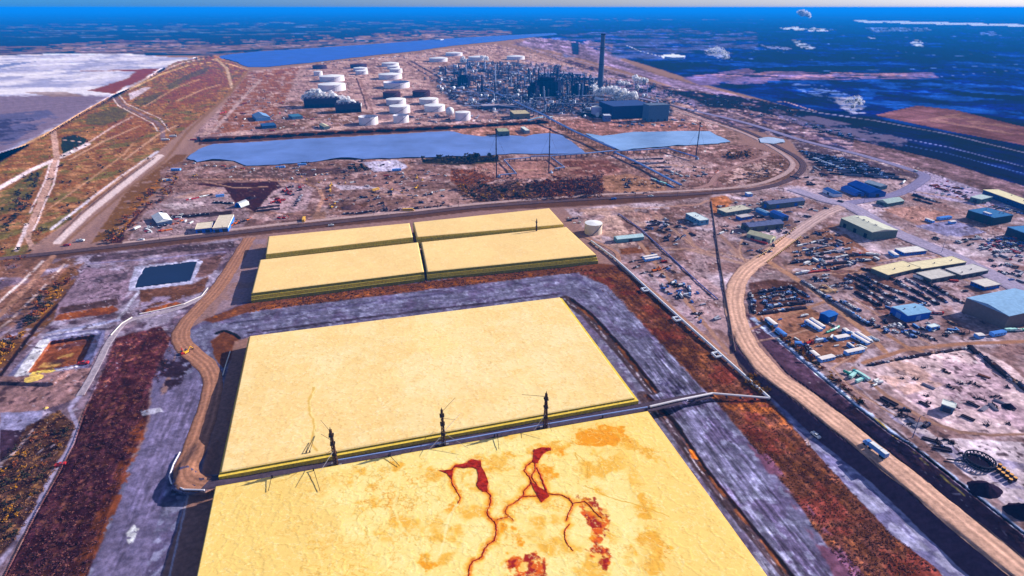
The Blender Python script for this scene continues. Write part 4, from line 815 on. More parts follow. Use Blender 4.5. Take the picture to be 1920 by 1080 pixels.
for kk, lab in ((0, 'dark red molten sulphur stream winding off the near block edge from a hooked pool'), (1, 'branching dark red molten sulphur stream poured beside the right pouring tower')):
    b = MB(); r = random.Random(5 + kk)
    for L, w0, w1, k in STREAM:
        if k != kk: continue
        pts = c7(L); W = []
        for i in range(len(pts) - 1):
            for j in range(7):
                t = j / 7; W.append((pts[i][0] * (1 - t) + pts[i + 1][0] * t, pts[i][1] * (1 - t) + pts[i + 1][1] * t))
        W.append(pts[-1]); W = [W[0]] + [tuple((W[i - 1][j] + 2 * W[i][j] + W[i + 1][j]) / 4 + r.uniform(-.9, .9) for j in (0, 1)) for i in range(1, len(W) - 1)] + [W[-1]]
        vs = []; n = len(W); wob = 1.0
        for i, (u, v) in enumerate(W):
            x, y = P0(u, v, 10); a, c = P0(*W[max(i - 1, 0)], 10), P0(*W[min(i + 1, n - 1)], 10); d = math.hypot(c[0] - a[0], c[1] - a[1]) + 1e-6; nx, ny = (c[1] - a[1]) / d, -(c[0] - a[0]) / d
            wob = .6 * wob + .4 * r.uniform(.55, 1.5); hw = (w0 + (w1 - w0) * i / n) / 2.2326 / 2 * .8 * wob * .62 * H / (FL * SN + (v - 540) * CS); hw = max(hw, .28)
            vs += [(x - nx * hw, y - ny * hw, 10.02), (x, y, 10.26 + .02 * k), (x + nx * hw, y + ny * hw, 10.02)]
        b.add(vs, [(3 * i + j, 3 * i + j + 1, 3 * i + j + 4, 3 * i + j + 3) for i in range(n - 1) for j in (0, 1)])
    for L, k in BLOB:
        if k != kk: continue
        q = []
        for p in c7(L): q.append(p)
        q2_ = []
        for i in range(len(q)):
            a, c = q[i], q[(i + 1) % len(q)]
            for j in range(4): t = j / 4; q2_.append((a[0] * (1 - t) + c[0] * t + r.uniform(-.9, .9), a[1] * (1 - t) + c[1] * t + r.uniform(-.7, .7)))
        b.prism([P0(u, v, 10) for u, v in q2_], 10.0, 10.25)
    tag(b.obj('molten_sulphur', MDR), lab, 'molten sulphur', 'molten sulphur streams')
# ---------------------------------------------------------------- the air
def add_haze():
    b = MB(); b.box(0, 60000, -22.0, 340000, 280000, 283.0)
    m = bpy.data.materials.new('air'); m.use_nodes = True; t = m.node_tree; t.nodes.remove(t.nodes['Principled BSDF'])
    v = t.nodes.new('ShaderNodeVolumePrincipled'); v.inputs['Color'].default_value = (0.004, 0.30, 1.0, 1); v.inputs['Density'].default_value = HAZE_DENS; v.inputs['Anisotropy'].default_value = 0.0
    t.links.new(v.outputs[0], t.nodes['Material Output'].inputs['Volume'])
    tag(b.obj('haze', m), kind='stuff')
add_haze()
# ---------------------------------------------------------------- buildings
WIN = lambda: mat('window_glass', (.02, .035, .06), rough=.15, spec=.6, var=.05)
def mpx(v): return H / (FL * SN + (v - 540) * CS)                     # metres across one photo pixel on the ground at row v
def frame_of(N, L, Rr, h):
    zg = min(zat(*N), zat(*L), zat(*Rr)); n, l, r = (Vector(P0(*p, zg + h)) for p in (N, L, Rr))
    a, b = l - n, r - n
    if a.length >= b.length:
        e = a.normalized(); f = Vector((-e.y, e.x)); s = 1 if f.dot(b) > 0 else -1; A, B = a.length, max(2.5, abs(f.dot(b))) if abs(f.dot(b)) > .55 * b.length else b.length * .85
    else:
        f = b.normalized(); e = Vector((-f.y, f.x)); 
        if e.dot(a) < 0: e = -e
        A, B = max(2.5, e.dot(a)) if e.dot(a) > .55 * a.length else a.length * .85, b.length; s = 1 if Vector((-e.y, e.x)).dot(b) > 0 else -1
    return n, e, s, A, B, zg
def building(label, N, L, Rr, h, roof, wall, name='workshop', cat='building', gable=None, da=0, db=0, wa=0, wb=0, vents=0, rise=.18, doorc=(70, 70, 86), group=None, ribs=0, over=.35, fascia=None):
    n, e, s, A, B, zg = frame_of(N, L, Rr, h)
    root = empty(name, (n.x, n.y, zg - .3), math.atan2(e.y, e.x), label, cat, group)
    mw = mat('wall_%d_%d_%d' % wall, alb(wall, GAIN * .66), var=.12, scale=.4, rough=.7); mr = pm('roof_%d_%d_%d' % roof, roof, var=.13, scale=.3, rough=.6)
    Y = lambda y: s * y
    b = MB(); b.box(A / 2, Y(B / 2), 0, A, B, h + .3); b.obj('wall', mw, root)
    b = MB(); z = h + .3; o = over
    if gable is None:
        b.box(A / 2, Y(B / 2), z, A + 2 * o, B + 2 * o, .35)
        for q in ((A / 2, -o + .15, A + 2 * o, .3), (A / 2, B + o - .15, A + 2 * o, .3)): b.box(q[0], Y(q[1]), z + .35, q[2], q[3], .25)
        for q in ((-o + .15, B / 2, .3, B + 2 * o - .6), (A + o - .15, B / 2, .3, B + 2 * o - .6)): b.box(q[0], Y(q[1]), z + .35, q[2], q[3], .25)
        top = z + .35
    else:
        al = gable == 'a'; W = (B if al else A); r = rise * W; top = z + r * .5
        for sg in (0, 1):
            lo, hi = ((-o, W / 2) if sg == 0 else (W + o, W / 2)); Lm = (A if al else B)
            pts = [(-o, lo, z - .1), (Lm + o, lo, z - .1), (Lm + o, hi, z + r), (-o, hi, z + r)]
            pts += [(p[0], p[1], p[2] + .3) for p in pts]
            pts = [(p[0], Y(p[1]), p[2]) if al else (p[1], Y(p[0]), p[2]) for p in pts]
            b.add(pts, [(0, 1, 2, 3), (4, 5, 6, 7), (0, 1, 5, 4), (1, 2, 6, 5), (2, 3, 7, 6), (3, 0, 4, 7)])
        Lm = (A if al else B)
        for x in (0.03, Lm - .03):
            p = [(x, 0, z - .05), (x, W, z - .05), (x, W / 2, z + r)]; p = [(q[0], Y(q[1]), q[2]) if al else (q[1], Y(q[0]), q[2]) for q in p]; b.add(p, [(0, 1, 2)])
        for k in range(ribs):
            x = Lm * (k + .5) / ribs
            for lo, hi in ((-o, W / 2), (W + o, W / 2)):
                p = [(x - .5, lo, z + .22), (x + .5, lo, z + .22), (x + .5, hi, z + r + .42), (x - .5, hi, z + r + .42)]; p = [(q[0], Y(q[1]), q[2]) if al else (q[1], Y(q[0]), q[2]) for q in p]; b.add(p, [(0, 1, 2, 3)])
    b.obj('roof', mr, root)
    if fascia:
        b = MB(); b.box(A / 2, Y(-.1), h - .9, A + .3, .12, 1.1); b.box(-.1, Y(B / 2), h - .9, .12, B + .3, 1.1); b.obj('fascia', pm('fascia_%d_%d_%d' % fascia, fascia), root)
    md = pm('door_%d_%d_%d' % doorc, doorc, var=.1)
    def holes(nn, face, w, hh, z0, nm, m):
        Lf = A if face == 'a' else B
        for k in range(nn):
            t = Lf * (k + .5) / nn; ww = min(w, Lf / nn * .62); q = MB()
            if face == 'a': q.box(t, Y(-.06), z0, ww, .16, hh)
            else: q.box(-.06, Y(t), z0, .16, ww, hh)
            q.obj(nm, m, root)
    holes(da, 'a', 5, min(h * .75, 5.5), .3, 'door', md); holes(db, 'b', 5, min(h * .75, 5.5), .3, 'door', md)
    holes(wa, 'a', 2.4, min(1.3, h * .3), .3 + h * .5, 'window', WIN()); holes(wb, 'b', 2.4, min(1.3, h * .3), .3 + h * .5, 'window', WIN())
    rr = random.Random(int(N[0] * 7 + N[1]))
    for k in range(vents):
        q = MB(); x, y = rr.uniform(.15, .85) * A, rr.uniform(.15, .85) * B
        if gable: (x, y) = (x, B / 2) if gable == 'a' else (A / 2, y)
        zz = (top + (rise * (B if gable == 'a' else A)) * .45) if gable else top
        q.cyl((x, Y(y), zz - .3), .45, 1.3, 8); q.cyl((x, Y(y), zz + .9), .7, .35, 8); q.obj('roof_vent', pm('vent', (120, 116, 130)), root)
    return root
CREAM, WHITE, BLUE, BGREY, GREEN_W, NAVY, LBLUE = (232, 214, 178), (226, 222, 226), (52, 104, 196), (116, 124, 170), (84, 92, 92), (40, 70, 140), (132, 178, 226)
def c3(x, y): return (1480 + x / 4.32, 480 + y / 4.32)
bd = building
bd('small blue shed with pale end wall, left of the pair of long blue sheds', (1564, 364), (1543, 354), (1569, 358.5), 5, (70, 118, 190), (190, 196, 214), gable='a', da=1)
bd('long low blue shed in front of the taller blue shed beside the curved road', (1603, 363), (1577, 351), (1609, 357), 5, (44, 92, 186), (70, 100, 176), gable='a', db=1)
bd('tall long blue gabled shed beside the curved road', (1631, 362), (1589, 344), (1645, 354), 7, (40, 88, 182), (56, 84, 150), gable='a', vents=3, db=1)
bd('white roofed shed behind the tall blue shed', (1651, 350), (1621, 341.5), (1655, 345.5), 5, (204, 220, 226), (70, 96, 110), gable='a', da=2)
bd('pale green gabled shed at the bend where the curved road joins the street', (1664.5, 382), (1643, 376), (1695.6, 376.5), 5, (176, 194, 190), (74, 98, 100), gable='b', wb=3, da=1)
bd('big pale roofed warehouse with three dark openings beside the street', (1635.6, 435.6), (1577, 409), (1681, 430.5), 10, (214, 214, 196), (92, 104, 96), name='warehouse', cat='warehouse', gable='a', da=3, wb=0, vents=6, rise=.06, doorc=(40, 40, 56))
bd('low white roofed building with bright blue walls behind the cream sheds', (1695.6, 474.4), (1675, 466.7), (1738, 470), 4, (236, 230, 224), (44, 104, 200), wa=4, wb=9, over=.6)
bd('very long cream roofed building with a row of blue windows at the frame edge', (1996, 411), (1844, 356), (2012, 405), 8, (240, 228, 186), (40, 70, 120), name='office_building', cat='office building', wa=16, over=.7, vents=4)
bd('square pale topped building beside the very long cream roofed building', (1840, 374.5), (1822, 369), (1861, 369.5), 6, (190, 206, 206), (74, 100, 104), da=1, wb=2)
bd('dark walled blue roofed workshop with a white rooftop cabin', (1864, 409), (1822, 393.5), (1900, 403.5), 10, (70, 120, 170), (44, 62, 70), da=2, vents=4)
bd('dark walled blue roofed workshop cut by the frame edge below its twin', (1945, 446), (1889, 426), (1978, 441), 10, (82, 136, 190), (44, 56, 76), da=2, vents=3)
bd('cream roofed long shed nearest the rows of stores', (1665, 516), (1642, 501.5), (1725.4, 502), 4.5, (238, 222, 178), GREEN_W, name='storage_shed', cat='shed', wb=0, db=4, over=.5, vents=2)
bd('longest cream roofed shed beside the street', (1727.7, 504.3), (1712.6, 492), (1812, 491.6), 4.5, (240, 226, 186), GREEN_W, name='storage_shed', cat='shed', db=5, over=.5, vents=2)
bd('short pale roofed shed in the middle of the four storage sheds', (1746, 524), (1723, 511.5), (1790, 516), 4.5, (210, 204, 198), GREEN_W, name='storage_shed', cat='shed', db=3, over=.5)
bd('long pale grey roofed shed with a dark roof mark near the small blue walled building', (1802, 516), (1773, 504.5), (1854, 506.6), 4.5, (212, 206, 204), GREEN_W, name='storage_shed', cat='shed', db=4, over=.5, vents=2)
bd('square white roofed building with deep blue walls above the great hangar', (1846, 538), (1821, 527.5), (1876, 533), 4, (224, 214, 206), (34, 84, 170), wa=4, wb=5, over=.7)
bd('blue walled shed with pale blue two slope roof and a blue door panel', (1702, 592), (1673, 575.5), (1746, 585), 7, (142, 186, 222), (40, 84, 170), gable='b', db=1, da=1, rise=.08, doorc=(110, 150, 220), vents=2)
bd('huge grey walled hangar with pale blue roof casting a long dark shadow', (1892, 593), (1815.6, 558), (1985, 573), 14, (146, 184, 220), (104, 92, 92), name='hangar', cat='hangar', gable='b', rise=.07, over=.25)
bd('small white cabin with blue wall beside the hangar shadow', (1746, 614.5), (1739, 610), (1761.5, 611.5), 4, (220, 234, 238), (60, 130, 220), name='site_cabin', cat='cabin', wa=1, wb=2)
bd('boxy deep blue shed beside the double white trailers', (1554, 595), (1539, 587), (1571.5, 589), 7, (50, 108, 190), (26, 62, 130), gable='b', rise=.1, db=1)
bd('long grey blue roofed hall above the street junction', (1442.5, 383.5), (1427.5, 378), (1510, 376), 7, (104, 112, 152), (78, 88, 94), gable='b', da=1, db=2, vents=5, name='industrial_hall', cat='hall', doorc=(50, 100, 190))
bd('pale stepped flat roofed building between the two grey blue halls', (1362, 399), (1351, 391), (1409, 391.5), 5.5, (206, 200, 180), (86, 104, 110), wa=2, wb=5, vents=4)
bd('white flat roofed building with blue end wall beside the dark conveyor line', (1312.5, 414), (1286, 400.5), (1325, 409.5), 6.5, (214, 228, 230), (86, 130, 160), wb=2, wa=5, vents=2)
bd('small pale roofed hut in front of the stepped flat roofed building', (1390, 408.5), (1382.5, 404), (1411, 405), 4, (200, 190, 190), (60, 96, 180), wb=3, name='site_hut', cat='hut')
bd('blue gabled shed with red edged trailer at its foot', (1467.5, 407), (1444, 397), (1476, 404), 6, (60, 110, 200), (60, 96, 150), gable='a', db=1)
bd('narrow pale blue long shed left of the blue gabled shed', (1437.5, 400), (1417.5, 391.5), (1442, 398), 4, (150, 196, 232), (70, 130, 200), gable='a')
bd('broad grey blue roofed hall nearest the guard posts', (1405, 426), (1390, 418.5), (1470, 419), 7, (104, 112, 152), (74, 80, 76), gable='b', da=1, db=3, vents=8, name='industrial_hall', cat='hall')
bd('narrow pale yellow roofed shed behind three round vessels', (1445, 449.5), (1401, 438), (1452.5, 443), 5, (246, 236, 186), (150, 160, 140), gable='a', db=1, da=2)
bd('white ribbed roofed shed near the cylindrical tank', (1157.5, 449), (1154, 443), (1207.5, 444), 4.5, (200, 228, 232), (90, 130, 140), gable='b', ribs=11, db=1, name='ribbed_shed', cat='shed')
bd('tiny white cabin near the head of the dark conveyor line', (1402, 364), (1397, 360.5), (1409, 362), 4, (224, 228, 236), (110, 150, 210), name='site_cabin', cat='cabin', wb=1)
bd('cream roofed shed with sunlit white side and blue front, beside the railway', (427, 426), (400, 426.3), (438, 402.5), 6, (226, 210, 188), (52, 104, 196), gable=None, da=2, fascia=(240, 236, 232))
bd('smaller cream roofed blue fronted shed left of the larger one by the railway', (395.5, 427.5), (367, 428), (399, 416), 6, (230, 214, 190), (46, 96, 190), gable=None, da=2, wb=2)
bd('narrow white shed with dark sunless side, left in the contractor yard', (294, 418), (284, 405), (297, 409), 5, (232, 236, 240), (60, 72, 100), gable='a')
bd('tan roofed process building in the refinery', (964, 214), (956, 207.5), (991, 211), 13, (196, 180, 142), (92, 96, 78), name='process_building', cat='building', da=1, db=2, vents=3)
bd('tan roofed pump house on the pond shore', (935, 247), (930, 241), (954, 245), 11, (170, 170, 140), (92, 100, 84), name='pump_house', cat='pump house', db=2, vents=1)
bd('small white pump cabin on the pond shore', (986, 245), (976, 238), (991, 243), 7, (226, 230, 220), (120, 130, 140), name='pump_house', cat='pump house', da=1)
bd('dark blue powerhouse with a pale canopy roof', (1150, 200), (1128, 190), (1224, 197), 30, (64, 84, 134), (36, 52, 92), name='powerhouse', cat='powerhouse', wb=8, vents=6)
bd('taller grey green boiler house at the end of the powerhouse', (1218, 198), (1212, 194), (1256, 196.5), 38, (104, 118, 140), (70, 96, 122), name='boiler_house', cat='boiler house', da=1, db=3, vents=3)
bd('pale walled substation hut in front of the powerhouse', (1133, 217), (1130, 214), (1145, 216), 14, (200, 204, 220), (90, 106, 150), name='substation_hut', cat='hut', wb=2)
bd('long low pale roofed store behind the process units', (1012, 136.5), (1000, 134), (1090, 139), 8, (170, 150, 176), (70, 76, 110), name='store_building', cat='building', wb=6)
bd('second long low pale roofed store behind the process units', (1070, 146), (1062, 144), (1122, 146), 8, (176, 160, 186), (60, 70, 110), name='store_building', cat='building', wb=5)
bd('long pale control building in front of the process units', (905, 199), (896, 196), (972, 197), 8, (178, 160, 170), (70, 76, 106), name='control_building', cat='building', wb=9)
bd('teal roofed long hut near the cooling towers', (548, 219.5), (540, 215), (568, 218), 6, (70, 120, 150), (60, 90, 120), name='site_hut', cat='hut', wb=4)
bd('pale blue roofed hut left of the teal roofed long hut', (480, 222), (472, 215), (488, 217), 7, (120, 156, 200), (70, 110, 160), gable='a', name='site_hut', cat='hut')
bd('dark blue long hut below the pale blue roofed hut', (492, 237), (488, 232), (517, 234), 6, (50, 90, 140), (36, 70, 110), name='site_hut', cat='hut', wb=4)
bd('small cream roofed hut near the left floating roof tank', (607, 238), (598, 233), (614, 235), 7, (214, 208, 170), (80, 96, 100), gable='a', name='site_hut', cat='hut')
bd('white roofed warehouse far off in the dark mine country', (1262, 108), (1246, 106), (1284, 107.5), 10, (236, 238, 244), (150, 160, 190), name='warehouse', cat='warehouse')
bd('white farm building across the river', (826, 73.5), (815, 73.2), (830, 73), 9, (236, 226, 206), (190, 190, 200), name='far_building', cat='building')
# trailers: long portable boxes
def trailer(label, a, b, wpx, h, roof, wall, group=None, name='office_trailer', cat='trailer', nw=4):
    zg = zat(*a); A, B = Vector(P0(*a, zg + h)), Vector(P0(*b, zg + h)); d = B - A; L = d.length; W = wpx * mpx(a[1])
    root = empty(name, (A.x, A.y, zg), math.atan2(d.y, d.x), label, cat, group)
    q = MB(); q.box(L / 2, 0, .5, L, W, h - .5); q.obj('wall', mat('twall_%d_%d_%d' % wall, alb(wall, GAIN * .62), var=.08), root)
    q = MB()
    n = 5
    for k in range(n):
        y0, y1 = (-W / 2 - .15) + (W + .3) * k / n, (-W / 2 - .15) + (W + .3) * (k + 1) / n; f = lambda y: h + .35 * (1 - (2 * y / (W + .3)) ** 2)
        q.add([(-.15, y0, f(y0)), (L + .15, y0, f(y0)), (L + .15, y1, f(y1)), (-.15, y1, f(y1)), (-.15, y0, h - .1), (-.15, y1, h - .1), (L + .15, y0, h - .1), (L + .15, y1, h - .1)], [(0, 1, 2, 3), (0, 3, 5, 4), (1, 2, 7, 6)])
    q.obj('roof', pm('troof_%d_%d_%d' % roof, roof, var=.06), root)
    q = MB(); q.box(L / 2, 0, 0, L * .9, W * .7, .5); q.obj('chassis', pm('chassis', (50, 48, 60)), root)
    for sg in (1, -1):
        for k in range(nw):
            q = MB(); q.box(L * (k + .6) / (nw + .2), sg * (W / 2 + .03), h * .5, 1.3, .1, h * .28); q.obj('window', WIN(), root)
    return root
TW, TB = (238, 228, 224), (96, 150, 232)  # wall blue is the tint of shade put into whitish trailer sides
for lab, a, b, wpx in (('white roofed trailer parked alone at the left of the compound by the ditch', (1438, 595), (1455, 608), 9), ('pale blue topped trailer beside the ditch below the lone white trailer', (1457, 615), (1473, 627), 8),
                       ('left cream topped trailer of the long side by side pair', (1512, 599), (1540, 617), 8), ('right cream topped trailer of the long side by side pair', (1521, 596), (1545, 612), 8),
                       ('white trailer with rounded roof in the middle of the compound', (1567, 632), (1590, 628), 10), ('left trailer of the wide pair with blue shaded sides beside the dirt turning', (1599, 626), (1629, 643), 8),
                       ('right trailer of the wide pair with blue shaded sides beside the dirt turning', (1606, 622), (1634, 639), 8), ('cream topped trailer with blue shaded side at the compound front', (1586, 659), (1619, 652), 9),
                       ('short white topped trailer touching the end of the longest white trailer', (1522, 657), (1534, 667), 9), ('longest white topped trailer along the compound front', (1537, 672), (1563, 666), 10),
                       ('small white tank topped trailer near the green vessels', (1583, 615), (1591, 621), 8), ('slim white trailer lying beside the cream topped trailer', (1590, 642), (1601, 650), 5),
                       ('short blue trailer left of the parked red truck', (1491, 641), (1503, 642), 8), ('white trailer beside the low white roofed blue walled building', (1670, 470), (1682, 478), 8),
                       ('upper white topped trailer of the pair in the pipe yard', (1206, 481), (1231, 477), 6), ('lower white topped trailer of the pair in the pipe yard', (1209, 485), (1235, 481), 6),
                       ('long blue trailer parked below the hangar', (1860, 624), (1884, 620), 9), ('stubby white topped trailer at the tip of the hangar shadow', (1831, 627), (1843, 626), 10),
                       ('pale blue trailer at the top of the contractor yard', (404, 366), (420, 364), 5), ('white trailer by the pond corner road', (304, 336), (321, 334), 5), ('blue trailer by the pond corner road', (321, 316), (338, 316), 5),
                       ('pale blue trailer on the pond bank', (558, 307), (574, 306), 5), ('dark blue trailer left of the pale one on the pond bank', (517, 312), (534, 311), 4), ('blue trailer on the pale pad by the pond', (735, 317), (752, 316), 6),
                       ('pale trailer between the long dark bus and the dark blue roofed workshop', (1737, 409), (1751, 414), 6), ('white roofed long van beside the paved square', (1781, 415), (1791, 414), 6), ('deep blue long vehicle shed beside the paved square', (1760, 408), (1782, 405), 8),
                       ('white rooftop cabin on the dark walled blue roofed workshop', (1846, 396), (1858, 400), 6)):
    zz = 3.4
    t = trailer(lab, a, b, wpx, zz, TW if 'blue t' not in lab and 'blue long' not in lab else (84, 136, 216), TB)
    if 'rooftop' in lab: t.location.z += 10.2 ; t.location.x, t.location.y = P0(1846, 396, 14)
# arched hut
def quonset(label, u, v, w, L, h, rot):
    p = P(u, v); root = empty('arched_hut', p, rot, label, 'hut'); b = MB(); n = 12
    vs = []
    for x in (-L / 2, L / 2):
        for k in range(n + 1):
            a = math.pi * k / n; vs.append((x, w / 2 * math.cos(a), h * math.sin(a)))
    b.add(vs, [(k, k + 1, n + 2 + k, n + 1 + k) for k in range(n)]); b.obj('roof', pm('quonset', (196, 200, 206), rough=.4, metal=.2), root, smooth=True)
    b = MB(); b.add(vs[:n + 1], [tuple(range(n + 1))]); b.add(vs[n + 1:], [tuple(range(n + 1))]); b.obj('end_wall', pm('quonset_end', (36, 116, 220)), root)
    b = MB(); b.box(-L / 2 - .06, 0, 0, .14, w * .4, h * .6); b.obj('door', pm('quonset_door', (30, 50, 90)), root)
quonset('arched grey hut with bright blue end wall in the contractor yard', 454, 386, 11, 16, 7, R(70))
# ---------------------------------------------------------------- tanks
def tank(label, u, v, wpx, h, c=(232, 228, 236), roof='cone', rc=(240, 238, 240), group='storage tanks', stair=True, name='storage_tank'):
    r = wpx * mpx(v) / 2; p = P(u, v); p.y += r; root = empty(name, (p.x, p.y, p.z - .2), 0, label, 'storage tank', group); n = 40
    ms = pm('tank_%d_%d_%d' % c, c, var=.05, scale=.15, rough=.5); mr = pm('tankroof_%d_%d_%d' % rc, rc, var=.06, scale=.15, rough=.55)
    b = MB(); b.cyl((0, 0, 0), r, h, n, cap=False)
    if roof == 'float': b.cyl((0, 0, 0), r - .4, h, n, cap=False)
    b.cyl((0, 0, h - .5), r + .25, .5, n, cap=False); b.cyl((0, 0, h * .5), r + .12, .3, n, cap=False); o = b.obj('shell', ms, root)
    b = MB()
    if roof == 'float': b.cyl((0, 0, h * .62), r - .4, .4, n)
    else:
        b.cyl((0, 0, h - .02), r + .1, r * .10, n, r2=r * .15)
    b.obj('roof', mr, root)
    if stair:
        b = MB(); a0 = -1.9
        for k in range(14):
            a, a2 = a0 + k * .09, a0 + (k + 1) * .09; b.tube(((r + .5) * math.cos(a), (r + .5) * math.sin(a), h * k / 14), ((r + .5) * math.cos(a2), (r + .5) * math.sin(a2), h * (k + 1) / 14), .45, 4)
        b.obj('stairway', pm('stair', (110, 112, 140)), root)
    return root
BR = (70, 44, 52)
for lab, u, v, w_, h, c, rf in (('small white tank in front of a dark brown tank, top left of the tank farm', 594.6, 142.5, 16, 17, None, 'cone'), ('dark brown tank behind the small white tank, top left of the tank farm', 596, 130, 26, 15, BR, 'cone'),
        ('upper of the two widest white tanks at the left of the tank farm', 616.6, 154, 46, 18, None, 'cone'), ('lower of the two widest white tanks, above the steam of the cooling towers', 616, 172, 51, 20, None, 'cone'),
        ('dark brown tank at the back of the tank farm, behind a pair of white tanks', 669, 128.5, 31, 15, BR, 'cone'), ('back white tank of the close pair at the top middle of the tank farm', 673, 134, 26, 13, None, 'cone'), ('front white tank of the close pair at the top middle of the tank farm', 676, 140, 23, 14, None, 'cone'),
        ('widest white tank at the back of the three clustered tanks by the plant road', 729, 125, 32, 14, None, 'cone'), ('middle white tank of the three clustered tanks by the plant road', 736, 130, 23, 12, None, 'cone'), ('front white tank of the three clustered tanks by the plant road', 740.6, 137.5, 24, 16, None, 'cone'),
        ('wide white tank below the three clustered tanks', 728, 149.5, 44, 17, None, 'cone'), ('wide open topped white tank in the middle of the tank farm', 739.6, 166.5, 49, 18, None, 'float'),
        ('left of two dark brown tanks in the middle of the tank farm', 732, 185.5, 33, 17, BR, 'cone'), ('right of two dark brown tanks, beside the plant road', 788, 182.5, 33, 16, BR, 'cone'),
        ('back left white tank below the dark brown pair', 739.7, 198, 37, 15, None, 'cone'), ('front left white tank below the dark brown pair', 746.6, 213.5, 39, 17, None, 'cone'), ('left white floating roof tank by the pond embankment', 687.5, 235.5, 36, 18, None, 'float'),
        ('right white floating roof tank by the pond embankment', 750, 231.5, 29, 17, None, 'float'), ('back right white tank below the dark brown pair', 802, 196.5, 36, 14, None, 'cone'), ('front right white tank below the dark brown pair, beside the plant road', 813, 210.5, 39, 15, None, 'cone'),
        ('tall narrow white tank beside the white sphere', 867, 227, 29, 19, None, 'cone'), ('farthest white tank, on the pad beyond the refinery near the river', 850, 105.5, 32, 16, None, 'cone'), ('left white tank on the pad beyond the refinery', 820, 116.5, 35, 17, None, 'cone'),
        ('middle white tank on the pad beyond the refinery, beside a steam puff', 895, 114, 36, 17, None, 'cone'), ('right white tank on the pad beyond the refinery', 967, 112.5, 34, 16, None, 'cone'), ('pale lavender tank inside the refinery beside the powerhouse', 1122.5, 215, 25, 17, (196, 190, 226), 'cone'),
        ('cream walled cylindrical tank beside the pale far sulphur block', 1114, 442, 33, 13, (226, 206, 184), 'cone')):
    tank(lab, u, v, w_, h, c or (232, 228, 236), rf, rc=((c[0], c[1], c[2]) if c == BR else ((50, 70, 150) if rf == 'float' else (240, 238, 238))), group=None if 'cream' in lab else 'storage tanks')
def sphere(label, u, v, wpx):
    r = wpx * mpx(v) / 2; p = P(u, v); root = empty('spherical_tank', p, 0, label, 'spherical tank'); b = MB(); b.dome((0, 0, r * 1.25), r, r, 20, 7, full=True); b.obj('vessel', pm('sphere', (240, 240, 244), rough=.4), root, smooth=True)
    for k in range(8):
        b = MB(); a = k * math.pi / 4; b.tube((r * .95 * math.cos(a), r * .95 * math.sin(a), 0), (r * .9 * math.cos(a), r * .9 * math.sin(a), r * 1.1), .5, 6); b.obj('leg', pm('sphere_leg', (190, 190, 200)), root)
sphere('white spherical tank between the tank farm and the tall narrow tank', 844, 219, 16)
# ---------------------------------------------------------------- steam
def steam_mat():
    if 'steam' in MATS: return MATS['steam']
    m = bpy.data.materials.new('steam'); m.use_nodes = True; t = m.node_tree; t.nodes.clear()
    N = t.nodes.new; out = N('ShaderNodeOutputMaterial'); d = N('ShaderNodeBsdfDiffuse'); d.inputs[0].default_value = (.86, .86, .88, 1); tr = N('ShaderNodeBsdfTranslucent'); tr.inputs[0].default_value = (.86, .86, .9, 1)
    mx = N('ShaderNodeMixShader'); mx.inputs[0].default_value = .42; t.links.new(d.outputs[0], mx.inputs[1]); t.links.new(tr.outputs[0], mx.inputs[2])
    tp = N('ShaderNodeBsdfTransparent'); m2 = N('ShaderNodeMixShader'); g_ = N('ShaderNodeNewGeometry'); nz = N('ShaderNodeTexNoise'); nz.inputs['Scale'].default_value = .16; nz.inputs['Detail'].default_value = 5
    t.links.new(g_.outputs['Position'], nz.inputs['Vector']); mr = N('ShaderNodeMapRange'); mr.inputs['From Min'].default_value = .41; mr.inputs['From Max'].default_value = .58; mr.inputs['To Max'].default_value = .9; t.links.new(nz.outputs['Fac'], mr.inputs['Value'])
    t.links.new(mr.outputs[0], m2.inputs[0]); t.links.new(tp.outputs[0], m2.inputs[1]); t.links.new(mx.outputs[0], m2.inputs[2]); t.links.new(m2.outputs[0], out.inputs[0])
    MATS['steam'] = m; return m
def dust_mat():
    if 'dust' in MATS: return MATS['dust']
    m = steam_mat().copy(); m.name = 'dust'; MATS['dust'] = m
    for n in m.node_tree.nodes:
        if n.type == 'MAP_RANGE': n.inputs['From Min'].default_value = .44; n.inputs['From Max'].default_value = .66; n.inputs['To Max'].default_value = .42
    return m
def steam(label, pts, seed=1, z0=0.0):       # pts: (u, v, radius px) seen positions of the plume, at height z above its source ground
    r = random.Random(seed); b = MB(); base = pts[0]; y0 = P(base[0], z0 or base[1])
    c0 = None
    for u, v, rp in pts:
        for k in range(9):
            # stay at the source's distance: pick the height that is seen at (u, v)
            uu, vv = u + r.gauss(0, rp * .55), v + r.gauss(0, rp * .45); dv = vv - 540; f = FL * CS - dv * SN; D = FL * SN + dv * CS
            yy = y0.y + r.uniform(-6, 6); tt = yy / f; x, z = (uu - 960) * tt, H - D * tt; rr = rp * tt * r.uniform(.5, 1.15)
            n = len(b.v); b.dome((x, yy, z), rr, rr * .95, 10, 4, full=True)
            for i in range(n, len(b.v)):
                p = Vector(b.v[i]); c = Vector((x, yy, z)); j = 1 + (r.random() - .5) * .3; b.v[i] = tuple(c + (p - c) * j)
    dusty = 'dust' in label or 'smoke' in label
    tag(b.obj('dust_cloud' if dusty else 'steam_plume', dust_mat() if dusty else steam_mat(), smooth=True), label, 'dust' if dusty else 'steam', 'steam plumes')
steam('big white steam plume drifting across the foot of the tall chimney', [(1120, 172, 5), (1130, 168, 6), (1141, 170, 6), (1150, 172, 7), (1160, 174, 7), (1170, 176, 6), (1180, 178, 6), (1189, 179, 5), (1155, 182, 4), (1116, 163, 4)], 2, 188)
steam('wide white steam cloud over the left cooling tower', [(571, 183, 5), (580, 178, 6), (592, 179, 7), (604, 181, 6), (616, 183, 7), (628, 182, 6), (640, 186, 5), (597, 172, 3)], 3, 198)
